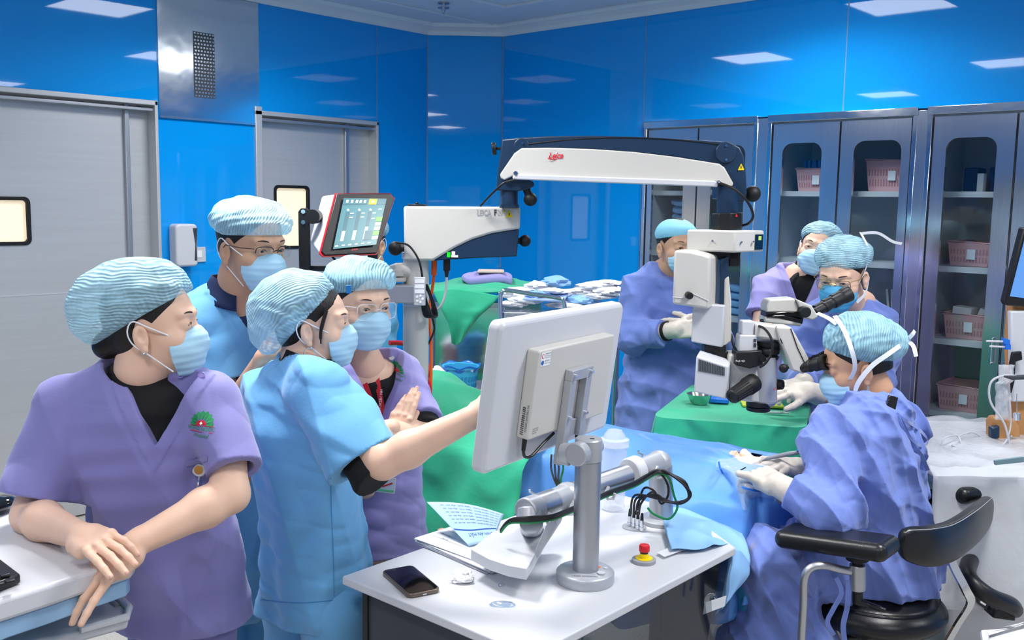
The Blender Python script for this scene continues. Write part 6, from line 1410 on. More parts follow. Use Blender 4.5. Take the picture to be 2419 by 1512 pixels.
def rail(u0, v0, u1, v1, d): t2.part('rail', MB().tube(spline(PP((u0 + 1, v0 + 60, d), (u0, v0 + 22, d), (u0 + 3, v0 + 6, d), (u0 + 16, v0, d), ((u0 + u1) / 2, (v0 + v1) / 2, d), (u1 - 14, v1, d), (u1 - 2, v1 + 8, d), (u1 + 2, v1 + 30, d)), 6), .010, 12), 'chrome')
rail(1182, 686, 1333, 704, 4.45); rail(1390, 672, 1475, 680, 5.0)
t2.part('side_post', MB().cyl(P(1184, 720, 4.46), P(1184, 850, 4.46), .012), 'chrome')
random.seed(12)
for k in range(16):
    u = 1215 + (k % 8) * 33 + random.uniform(-8, 8); r_ = k // 8; c = P(u, 722 - 15 * r_ - (8 if k % 3 == 0 else 0), 4.62 + .18 * r_); R = rot((0, 0, 1), random.uniform(-60, 60)) @ rot((1, 0, 0), random.uniform(-16, 16)) @ rot((0, 1, 0), random.uniform(-16, 16)); c[2] = z2_ + .02 + .022 * (k % 4) + .03 * r_
    w, l = random.uniform(.10, .16), random.uniform(.07, .11)
    mb = blob(c, V(w * .6, l * .6, .014 + .006 * (k % 3)), 40 + k, .20, 12)
    col = 'drape_pale' if k in (2, 5, 11) else 'paper'
    nm, lb = (('white_pack', 'crumpled white pack, %s from the left in the %s row of the railed trolley') if col != 'drape_pale' else ('blue_pack', 'pale blue crumpled pack, %s from the left in the %s row of the railed trolley')); lb = lb % (ORD[k % 8], ('front', 'back')[k // 8])
    single(nm, lb, 'pack', mb, col, c, group='packs heaped on the curved-rail trolley')
c = P(1290, 716, 4.52); single('blue_bordered_pack', 'flat white pack with a blue border on the curved-rail trolley', 'pack', MB().box(V(c[0], 4.6, z2_ + .06), (.20, .12, .01), rot((0, 0, 1), -14) @ rot((1, 0, 0), 12)), mat('pack_blue', '#9db8e8', .5), V(c[0], 4.6, z2_), bev=.003)
# low stool with bins
zb = P(1085, 925, 4.45)[2]
lt = Thing('low_trolley', 'low stainless trolley with yellow edge behind the green drape, carrying the bins', 'trolley', V(P(1085, 925, 4.45)[0], 4.5, 0))
a = P(1005, 925, 4.45); b = P(1165, 925, 4.45); lt.part('top_shelf', MB().box2(V(a[0], 4.25, zb - .03), V(b[0], 4.75, zb)), 'steel', bev=.004); lt.part('yellow_edge', MB().box2(P(1125, 945, 4.24), P(1165, 926, 4.24) + V(0, .05, 0)), 'yellow')
for x in (a[0] + .03, b[0] - .03):
    for y in (4.28, 4.72): lt.part('leg', MB().cyl(V(x, y, .0), V(x, y, zb - .02), .014), 'steel')
def tub(c, r, h, m, name, label, cat):
    t = Thing(name, label, cat, c); t.part('body', MB().lathe(c, (0, 0, 1), [(r * .78, .001), (r * .98, h), (r * 1.06, h), (r * 1.06, h + .008), (r * .94, h + .006), (r * .76, .008)], 40), m)
    mb = MB()
    for k in range(26):
        th = 2 * math.pi * k / 26
        for z in (.3, .6): rr = r * (.78 + .2 * z) + .001; mb.box(c + V(rr * math.cos(th), rr * math.sin(th), h * z), (.004, .011, h * .2), rot((0, 0, 1), math.degrees(th)))
    t.part('slots', mb, 'slot_' + m if 'slot_' + m in MATS else m); return t
mat('slot_blue_basket', '#1c7fb0', .6)
tb = tub(P(1088, 925, 4.45) * V(1, 1, 0) + V(0, 0, zb + .001), .085, .115, 'blue_basket', 'blue_basket', 'round bright blue plastic basket with a blue bag liner, behind the green drape', 'basket')
cb2 = P(1088, 925, 4.45) * V(1, 1, 0) + V(0, 0, zb + .1)
tb.part('bag_liner', MB().grid(lambda a, b: cb2 + V((.06 + .035 * b) * math.cos(6.283 * a), (.06 + .035 * b) * math.sin(6.283 * a), -.03 + .06 * b + .006 * math.sin(a * 40)), 40, 6), mat('liner_blue', '#1a6fc8', .25), solid=.001)
pbk = tub(P(1035, 925, 4.40) * V(1, 1, 0) + V(0, 0, zb + .001), .060, .07, 'pink_basket', 'pink_basket', 'pale pink basket of cotton waste beside the blue basket', 'basket')
pbk.part('cotton_waste', blob(P(1035, 925, 4.40) * V(1, 1, 0) + V(0, 0, zb + .07), V(.055, .055, .05), 21, .15), 'cotton', kind='stuff')
mkd = 0
# ================================================================ people
def person(label, base, group=None):
    return Thing('person', label, 'person', V(base[0], base[1], 0), group=group)
def armsdf(sh, S, E, W, k=1.0, k0=.01):
    sh.chain([S, (S + E) / 2, E], [.047*k, .043*k, .036*k], k0); m = E + (W - E) * .28
    sh.chain([E, m, W], [.036*k, .039*k, .0255*k], .02); return sh
def vneck(g, pv, half, hgt, lat, fr, band=.026, raise_=.0028, back=.0):
    """open a V whose point is pv; half = half width at height hgt above; fr = chest direction"""
    lat = nrm(lat); fr = nrm(fr); pv = V(*pv); up = nrm(np.cross(lat, fr)); up = up if up[2] > 0 else -up; ca = math.atan2(half, hgt); cs, sn = math.cos(ca), math.sin(ca)
    def w(p):
        q = p - pv; a = np.abs(q @ lat) * cs - (q @ up) * sn; b = -(q @ fr) - back - .12; return np.maximum(a, b)
    g.func(lambda p: np.where((w(p) < band) & ((p - pv) @ fr > -.12), -raise_, 0.0) )
    g.ops.append(('s', .002, w)); g.V = (pv, lat, up, fr, half, hgt); return g
def neckhole(g, c, n, r): g.cap(V(*c) - nrm(n) * .03, V(*c) + nrm(n) * .16, r, r, .004, 's')
def sleeve(g, S, C, rs, rc, k=.03): g.cap(S, C, rs, rc, k)
def cuff(g, S, C, rc, depth=.03):
    a = nrm(np.asarray(C) - S); g.plane_local = None
    # hollow the sleeve end
    g.ops.append(('s', .002, lambda p: np.maximum(np.linalg.norm((p - C) - np.outer((p - C) @ a, a), axis=1) - (rc - .024), np.maximum(-((p - C) @ a) - depth, (p - C) @ a - .08))))
def cuffcut(g, S, C, rc, ext=None):
    a = nrm(np.asarray(C) - S); C = V(*C)
    def w(p):
        q = p - C; t = q @ a; rr = np.linalg.norm(q - np.outer(t, a), axis=1); return np.maximum(-t, rr - (rc * 1.7))
    g.ops.append(('s', .002, w)); cuff(g, S, C, rc)
def surf_hit(f, p, d, n=60, step=.003):
    """march point p along d until it meets the surface"""
    p = V(*p); 
    for _ in range(n):
        s = f(p[None])[0]
        if s < .0009: break
        p = p + d * max(min(s * .7, .02), .0004)
    return p
def hitpx(f, u, v, d0=1.6, dmax=3.4, fb=None):
    """where the line of sight through a pixel meets the surface"""
    q = ray(u, v); q = q / np.linalg.norm(q); p = V(0, 0, CAM_H) + q * (d0 / q[1]); 
    for _ in range(140):
        s = f(p[None])[0]
        if s < .0009: return p
        p = p + q * max(min(s * .7, .03), .0004)
        if p[1] > dmax: break
    return fb if fb is not None else P(u, v, d0 + .3)
def decal_conv(f, d, back=.15):
    d = nrm(d); return lambda p: surf_hit(f, np.asarray(p) - d * back, d)
def emblem(t, par, f, org, lat, up, dirv, w):
    """embroidered fan-shaped emblem with lettering, laid onto the cloth"""
    cv = decal_conv(f, dirv, .06); lat = nrm(lat); up = nrm(up); at = lambda x, y: cv(org + lat * x * w + up * y * w)
    def poly(pts): 
        mb = MB(); c = np.mean([V(*q) for q in pts], axis=0); n = len(pts); P_ = [at(*q) for q in pts]; cc = at(*c)
        o = -nrm(dirv) * .002; mb.add([q + o for q in P_] + [cc + o], [(i, (i+1) % n, n) for i in range(n)]); return mb
    g = MB()
    for k in range(9):
        a = math.radians(8 + 20.5 * k); ca, sa = math.cos(a), math.sin(a); L = .5 + .06 * math.sin(math.radians(20.5 * k + 8)); hw = .078
        p = lambda r, s: (ca * r - sa * s, sa * r * 1.0 + ca * s)
        g = joinmb(g, poly([p(.25, -.03), p(L * .85, -hw), p(L, 0), p(L * .85, hw), p(.25, .03)]))
    t.part('emblem', g, 'green_text', par)
    t.part('emblem', poly([(math.cos(math.radians(a)) * .23, math.sin(math.radians(a)) * .2 + .01) for a in range(0, 181, 20)]), 'red_text', par)
    t.part('emblem', joinmb(poly([(-.02, .04), (.02, .04), (.02, .15), (-.02, .15)]), poly([(-.055, .075), (.055, .075), (.055, .11), (-.055, .11)])), 'white_text', par)
    for s in t.o.children[-0:]: pass
    o = -nrm(dirv) * .002
    t.part('emblem', joinmb(*[poly([(-.52, y), (.52, y), (.52, y + .022), (-.52, y + .022)]) for y in (-.03, -.25)]), 'red_text', par)
    cvt = lambda p: cv(p) + o
    t.part('lettering', text_mb('HONG NGOC', .19 * w, org + up * -.115 * w, lat, up, 'CENTER', conv=cvt), 'green_text', par)
    t.part('lettering', text_mb('Hospital', .21 * w, org + up * -.37 * w, lat, up, 'CENTER', shear=.5, conv=cvt), 'green_text', par)
def glasses(t, par, h, m='black_plastic', style='half', lens='lens_glass', w=.026, hh=.016, zc=.006, y=.102):
    mb = MB()
    for q in (-1, 1):
        c = (q*.033, y - .004, zc); pts = []
        for a in range(0, 360, 24):
            ca, sa = math.cos(math.radians(a)), math.sin(math.radians(a)); e = .5
            pts.append(h.p(c[0] + w * np.sign(ca) * abs(ca) ** e, c[1] - .25 * abs(c[0] + w * ca) ** 1 * .6, c[2] + hh * np.sign(sa) * abs(sa) ** e))
        top = [p for p, a in zip(pts, range(0, 360, 24)) if 0 <= a <= 180] if style == 'half' else None
        if style == 'half': mb.tube(top, .0014, 6)
        else: mb.tube(pts, .0013, 6, closed=True)
        t.part('lens', MB().add(pts + [h.p(*c)], [(i, (i+1) % len(pts), len(pts)) for i in range(len(pts))]), lens, par)
        ex = h.p(q*(.033 + w), y - .018, zc + hh * .6); mb.tube([ex, h.p(q*.079, .055, zc + hh * .5), h.p(q*.082, .0, .012), h.p(q*.080, -.014, -.002)], .0013, 6)
    mb.tube([h.p(-.010, y - .004, zc + .004), h.p(0, y, zc + .008), h.p(.010, y - .004, zc + .004)], .0013, 6)
    return t.part('glasses', mb, m, par)
def legs(t, hipL, hipR, floor_pts, m, r=(.085, .06, .05), cut=.08):
    sh = Shape(); b = Shape()
    for hp, (kn, ft) in zip((hipL, hipR), floor_pts):
        sh.chain([hp, kn, ft], list(r), .03); b.chain([hp, kn, ft], [.06, .045, .035], .01)
    sh.plane((0, 0, cut), (0, 0, -1)); sh.func(folds(.004, (0, 0, 1), 34, 5))
    t.part('trousers', mesh_sdf(sh, .009), m)
    return b
def shoes(t, fts, d, m='white_plastic'):
    for ft in fts:
        sh = Shape(); sh.ell(V(ft[0], ft[1], .035) + nrm(d) * .05, V(.048, .13, .045), frame(np.cross(nrm(d), V(0,0,1)), V(0,0,1)), 0); sh.plane((0, 0, .003), (0, 0, -1)); t.part('shoe', mesh_sdf(sh, .008), m)
FAST = False

# ---------------------------------------------------------------- 1: nurse in purple scrubs leaning on the cart
def nurse_front():
    t = person('nurse in purple scrubs in the foreground, leaning with crossed hands on the white cart', P(430, 1500, 2.12))
    h = Head(P(362, 777, 2.04), (.985, .10, .06), (-.08, 0, 1), .99)
    lat = V(1, 0, 0); fr = V(0, -1, .0)
    S_r, E_r, W_r = P(140, 968, 2.03), P(72, 1218, 1.96), P(190, 1266, 1.79)
    S_l, E_l, W_l = P(520, 955, 2.03), P(545, 1168, 1.93), P(322, 1283, 1.80)
    b = Shape(); h.body(b); nb = P(332, 905, 2.05); b.chain([h.p(0, -.022, -.03), h.p(0, -.03, -.085), nb + V(0, .02, -.02)], [.052, .053, .056], .02); 
    body = [mesh_sdf(b, .0024, lo=np.minimum(h.c, nb) - V(.14, .14, .06), hi=h.c + V(.15, .15, .16), pad=0)]
    a = Shape(); armsdf(a, S_r, E_r, W_r); n1 = hand(a, W_r, P(292, 1306, 1.68) - W_r, V(-.15, -.35, 1), -1, curl=(.28, .30, .34, .46), spread=(.10, .03, -.06, -.2), k=.93, thumb=(nrm(V(.9, .3, .25)), nrm(V(.8, -.1, -.4))))
    body.append(mesh_sdf(a, .0026))
    a = Shape(); armsdf(a, S_l, E_l, W_l); n2 = hand(a, W_l, P(212, 1376, 1.745) - W_l, V(-.35, -.75, .6), 1, curl=(.10, .26, .34, .38), spread=(.34, .12, -.08, -.28), k=.95, thumb=(nrm(V(-.5, .6, -.1)), nrm(V(-.6, .2, -.1))))
    body.append(mesh_sdf(a, .0026))
    hipL, hipR = P(470, 1490, 2.15), P(395, 1490, 2.15)
    lb = legs(t, hipL, hipR, [((hipL[0] + .03, hipL[1] - .02, .5), (hipL[0] + .04, hipL[1], .06)), ((hipR[0] - .02, hipR[1] - .02, .5), (hipR[0] - .02, hipR[1], .06))], 'scrub_purple')
    lb.loft([(P(335, 955, 2.07), .06, .05, lat), (P(340, 1000, 2.05), .12, .07, lat), (P(370, 1200, 2.1), .12, .085, lat), (P(430, 1440, 2.13), .14, .09, lat)], .02)
    body.append(mesh_sdf(lb, .012))
    bo = t.part('body', merge(*body), 'skin'); add_nails(t, bo, n1 + n2)
    h.eyes(t, bo, gaze=(1, .1, -.05), only=(1, -1)); h.brows(t, bo); h.lashes(t, bo); h.hair(t, bo, low=-.07, bun=((0, -.10, -.03), (.035, .03, .03)))
    h.mask(t, bo)
    t.part('earring', MB().sphere(h.p(.083, -.001, -.042), .0035, 12), 'chrome', bo)
    add_cap(t, bo, h, (0, -.032, .062), (.102, .130, .095), (0, .46, -.89), (0, 0, .036), seed=2, res=.0022, extra=(((0, -.09, .035), (.085, .075, .07)),), amp=.004)
    g = Shape()
    g.loft([(P(335, 905, 2.06), .095, .075, lat), (P(335, 945, 2.06), .165, .095, lat), (P(340, 1040, 2.05), .168, .112, lat), (P(358, 1130, 2.06), .162, .118, lat), (P(390, 1260, 2.10), .160, .115, lat), (P(425, 1420, 2.14), .165, .125, lat), (P(432, 1540, 2.16), .172, .13, lat)], .03)
    Cr, Cl = P(84, 1172, 1.975), P(556, 1110, 1.945)
    sleeve(g, S_r + V(.012, 0, -.004), Cr + (Cr - S_r) * .1, .066, .074, .045); sleeve(g, S_l + V(-.012, 0, -.004), Cl + (Cl - S_l) * .1, .064, .060, .045)
    g.chain([P(335, 902, 2.07), S_r + V(.03, 0, .02)], [.05, .045], .05); g.chain([P(335, 902, 2.07), S_l + V(-.03, 0, .02)], [.05, .045], .05)
    g.func(folds(.006, (.75, .1, .6), 40, 11, .6, 5)); g.func(folds(.004, (1, 0, .25), 70, 4, .5, 7)); g.func(crumple(.007, 45, 3))
    cuffcut(g, S_r, Cr, .074); cuffcut(g, S_l, Cl, .062)
    pv = P(346, 1068, 1.90); vneck(g, pv, .087, .158, lat, fr); neckhole(g, P(336, 900, 2.055), (.0, -.25, 1), .073)
    g.plane((0, 0, P(430, 1478, 2.1)[2]), (0, 0, -1))
    top = t.part('scrub_top', mesh_sdf(g, .0042), 'scrub_purple', bo)
    u = Shape(); u.loft([(P(335, 925, 2.055), .10, .07, lat), (P(338, 960, 2.055), .13, .088, lat), (P(345, 1090, 2.055), .14, .098, lat), (P(350, 1150, 2.055), .13, .09, lat)], .02)
    u.chain([P(338, 858, 2.058), P(334, 935, 2.065)], [.067, .080], .02); u.func(folds(.002, (0, .2, 1), 90, 3, .3)); u.plane(P(338, 868, 2.06), (.10, -.12, 1)); 
    t.part('undershirt', mesh_sdf(u, .004, hi=V(9, 9, P(333, 884, 2.06)[2] + .06) * 0 + u.hi), 'black_cloth', bo)
    emblem(t, top, g, P(461, 1015, 1.9), V(1, .15, -.02), V(.05, 0, 1), V(0, 1, 0), .052)
    cv = decal_conv(g, V(0, 1, 0), .1)
    for (uu, vv) in ((427, 887), (476, 887)):
        q = hitpx(g, uu, vv); mb = MB().lathe(q, (0, -.75, .6), [(.0075, 0), (.0078, .002), (.0062, .003), (.0058, .002)], 20); o = t.part('button', mb, mat('button_lilac', '#8f83c4', .35), top)
    # badge reel on the pocket
    q = hitpx(g, 472, 1108); br = t.part('badge_reel', MB().lathe(q + V(0, .002, 0), (0, -1, 0), [(.0155, 0), (.016, .006), (.014, .0095), (.011, .010)], 32), 'white_plastic', bo)
    t.part('reel_badge', MB().lathe(q, (0, -1, 0), [(.0095, .0081), (.0095, .0087)], 24), 'gold', br)
    t.part('reel_strap', MB().tube(spline([q + V(0, -.004, -.014), q + V(-.002, -.010, -.030), q + V(-.008, -.004, -.055)]), .0022, 6), 'chrome', br)
    t.part('pocket', MB().grid(lambda a, b_: hitpx(g, 440 + 50 * a, 1090 - 14 * a + 13 * b_) + V(0, -.0012, 0), 10, 3), 'scrub_purple', top)
    return t
nurse_front()

# ---------------------------------------------------------------- 2: woman in light blue pointing at the monitor
def woman_pointing():
    t = person('woman in light blue scrubs with hoop earring, reaching out to touch the monitor', P(745, 1450, 2.45))
    h = Head(P(739, 772, 2.44), (.985, .08, .03), (-.03, 0, 1), .98)
    fd = nrm(V(.84, .54, 0)); lat = V(fd[1], -fd[0], 0)
    S, E, W = P(775, 945, 2.24), P(905, 1092, 2.13), P(1118, 985, 2.13)
    b = Shape(); h.body(b); nb = P(725, 880, 2.40); b.chain([h.p(0, -.022, -.03), h.p(0, -.03, -.085), nb], [.052, .053, .06], .02)
    body = [mesh_sdf(b, .0026, lo=np.minimum(h.c, nb) - V(.14, .14, .05), hi=h.c + V(.15, .15, .16), pad=0)]
    a = Shape(); armsdf(a, S, E, W, 1.03); nl = hand(a, W, P(1190, 950, 2.16) - W, V(-.35, -.75, .6), 1, curl=(.15, .7, .9, 1.0), k=.9); body.append(mesh_sdf(a, .003))
    hl, hr = P(700, 1440, 2.5), P(790, 1440, 2.38)
    lb = legs(t, hl, hr, [((hl[0], hl[1], .5), (hl[0], hl[1] + .02, .06)), ((hr[0], hr[1] - .01, .5), (hr[0], hr[1], .06))], 'scrub_blue', (.10, .075, .065)); shoes(t, [V(hl[0], hl[1], 0), V(hr[0], hr[1], 0)], fd)
    S2 = P(640, 930, 2.55); lb.chain([S2, S2 + V(.05, .06, -.28), S2 + V(.24, .12, -.30)], [.045, .036, .026], .02)
    lb.loft([(nb, .06, .05, lat), (P(710, 960, 2.4), .13, .08, lat), (P(740, 1350, 2.45), .14, .09, lat)], .02); body.append(mesh_sdf(lb, .012))
    bo = t.part('body', merge(*body), 'skin'); add_nails(t, bo, nl)
    h.eyes(t, bo, gaze=(1, 0, -.05)); h.brows(t, bo); h.lashes(t, bo); h.hair(t, bo, low=-.09)
    sb = [h.p(.072, .045, .05), h.p(.076, .030, .0), h.p(.073, .028, -.035)]
    t.part('hair', MB().tube(spline(sb), [.005] * 8 + [.004] * 5 + [.002] * 4, 8), 'hair', bo)
    h.mask(t, bo, seed=4)
    ec = h.p(.086, .0, -.058); pts = [ec + (h.f * math.cos(x) + h.u * math.sin(x)) * .0145 for x in np.linspace(0, 6.28, 25)[:-1]]; t.part('earring', MB().tube(pts, .001, 6, closed=True), 'chrome', bo)
    add_cap(t, bo, h, (0, -.038, .062), (.096, .116, .088), (0, .72, -.69), (0, .0, .036), seed=5, res=.0024, m='cap_blue2', extra=(((0, -.098, .005), (.078, .064, .082)), ((0, -.06, .02), (.085, .08, .08))), pdir=(0, .7, .6), amp=.004)
    t.part('cap_clip', MB().box(h.p(.0, .098, .098) + h.r * .02, V(.012, .012, .02), h.R), mat('clip_blue', '#1d7fc4', .4), bo)
    g = Shape()
    g.loft([(P(722, 868, 2.41), .075, .06, lat), (P(705, 905, 2.41), .16, .09, lat), (P(700, 1000, 2.41), .178, .122, lat), (P(720, 1120, 2.42), .172, .128, lat), (P(738, 1240, 2.44), .170, .132, lat), (P(748, 1380, 2.46), .178, .142, lat), (P(745, 1500, 2.47), .182, .145, lat)], .03)
    C = P(862, 1092, 2.165); sleeve(g, S + V(-.02, .02, .01), C + (C - S) * .1, .082, .084, .05); g.chain([S2, S2 + V(.05, .06, -.2)], [.08, .075], .05)
    g.chain([P(722, 880, 2.42), S + V(-.03, .02, .03)], [.05, .05], .05)
    g.func(folds(.009, (.9, .3, .28), 42, 21, .5, 4)); g.func(folds(.005, (.6, .2, .9), 75, 6, .6, 7)); g.func(crumple(.009, 55, 8)); g.func(lambda p: np.sin(np.arctan2(p[:, 1] - 2.44, p[:, 0] + .45) * 9) * .006 * np.clip((1.25 - p[:, 2]) * 2, 0, 1))
    cuffcut(g, S, C, .086); neckhole(g, P(728, 866, 2.41), (.25, .1, 1), .074)
    g.plane((0, 0, P(745, 1452, 2.42)[2]), (0, 0, -1))
    top = t.part('scrub_top', mesh_sdf(g, .0048), 'scrub_blue', bo)
    # hem and cuff stitching, side seam
    cv = decal_conv(g, V(0, 1, 0), 0)
    t.part('seam', MB().tube([hitpx(g, x, 1418 + 6 * math.sin(x * .02)) for x in range(615, 860, 14)], .0012, 5).tube([hitpx(g, 785 + 4 * math.sin(y * .01), y) for y in range(1130, 1430, 20)], .0012, 5), mat('seam_blue', '#3f86c0', .8), top)
    u = Shape(); u.chain([P(738, 830, 2.42), P(724, 900, 2.41)], [.066, .078], .02); u.plane(P(738, 836, 2.42), (.25, .05, 1)); u.func(folds(.0015, (0, 0, 1), 120, 3)); t.part('undershirt_collar', mesh_sdf(u, .004), 'black_cloth', bo)
    u = Shape(); u.chain([S + (C - S) * .5, C + (C - S) * .22], [.05, .054], .02); u.func(folds(.0015, (0, 0, 1), 120, 3))
    ed = C + nrm(E - S) * .05; u.plane(ed, nrm(E - S))
    t.part('undershirt_sleeve', mesh_sdf(u, .004), 'black_cloth', bo)
woman_pointing()

# ---------------------------------------------------------------- 3: man with glasses
def man_glasses():
    t = person('man with black half-rim glasses and navy polo collar standing behind the women', P(560, 1300, 2.95))
    h = Head(P(592, 587, 2.78), (.80, -.56, -.14), (0, 0, 1), 1.10); lat = nrm(V(.72, .66, 0)); fr = V(lat[1], -lat[0], 0)
    b = Shape(); h.body(b, False); nb = P(555, 720, 2.84); b.chain([h.p(0, -.022, -.03), h.p(0, -.03, -.085), nb], [.058, .060, .068], .02)
    body = [mesh_sdf(b, .0028, lo=np.minimum(h.c, nb) - V(.14, .14, .05), hi=h.c + V(.15, .15, .16), pad=0)]
    Sr = P(480, 745, 2.80); Sl = P(640, 760, 3.02); E = P(545, 985, 2.78); W = P(628, 842, 2.60)
    a = Shape(); armsdf(a, Sr, E, W, 1.05); nl = hand(a, W, V(.5, -.1, .5), V(-.6, -.7, 0), -1, k=.95); body.append(mesh_sdf(a, .0035))
    hl, hr = P(590, 1300, 3.05), P(520, 1300, 2.92)
    lb = legs(t, hl, hr, [((hl[0], hl[1], .5), (hl[0], hl[1], .06)), ((hr[0], hr[1], .5), (hr[0], hr[1], .06))], 'scrub_blue'); shoes(t, [V(hl[0], hl[1], 0), V(hr[0], hr[1], 0)], fr)
    lb.loft([(nb, .07, .06, lat), (P(560, 800, 2.9), .15, .09, lat), (P(560, 1250, 2.98), .14, .09, lat)], .02); body.append(mesh_sdf(lb, .012))
    bo = t.part('body', merge(*body), 'skin_mid'); h.eyes(t, bo, gaze=(.85, -.5, -.25)); h.brows(t, bo); h.lashes(t, bo); h.hair(t, bo, low=-.02); h.mask(t, bo, seed=6)
    glasses(t, bo, h)
    add_cap(t, bo, h, (0, -.004, .068), (.104, .110, .068), (0, .15, -.99), (0, 0, .037), seed=9, res=.0026, m='cap_blue3', pdir=(0, .2, 1), amp=.004)
    g = Shape(); g.loft([(P(558, 700, 2.86), .09, .07, lat), (P(556, 742, 2.88), .20, .105, lat), (P(552, 860, 2.90), .21, .125, lat), (P(556, 1050, 2.93), .20, .13, lat), (P(556, 1300, 2.98), .21, .14, lat), (P(556, 1400, 3.0), .21, .14, lat)], .03)
    C = P(515, 900, 2.78); sleeve(g, Sr + V(.02, .02, 0), C, .085, .085, .05); sleeve(g, Sl, Sl + V(.04, 0, -.3), .08, .08, .05)
    g.func(folds(.007, (.8, .2, .5), 50, 31, .6, 5)); g.func(crumple(.008, 50, 4)); vneck(g, P(612, 790, 2.75), .085, .13, lat, fr, raise_=.003); neckhole(g, P(560, 700, 2.85), (.1, -.1, 1), .078); cuffcut(g, Sr, C, .085)
    top = t.part('scrub_top', mesh_sdf(g, .0055), 'scrub_blue', bo)
    u = Shape(); u.loft([(P(562, 722, 2.86), .12, .08, lat), (P(560, 760, 2.88), .16, .095, lat), (P(560, 850, 2.89), .16, .10, lat)], .02); u.plane(P(0, 0, 2.8) * 0 + V(0, 0, nb[2] + .03), (0, 0, 1)); vneck(u, P(592, 740, 2.74), .03, .06, lat, fr, band=0)
    un = t.part('polo_shirt', mesh_sdf(u, .005), 'navy_cloth', bo)
    # turned-down collar
    cp = []
    for q in range(13):
        a_ = math.radians(-60 + 300 * q / 12); cp.append(a_)
    ccen = P(560, 668, 2.84); cfn = lambda a, b_: (lambda th: ccen + (lat * math.cos(th) + fr * math.sin(th)) * (.072 + .036 * b_) + V(0, 0, .022 - .065 * b_ - .035 * max(0, math.sin(th)) ) )(math.radians(118 + 304 * a))
    t.part('collar', MB().grid(cfn, 30, 4), 'navy_cloth', un, solid=.003)
man_glasses()

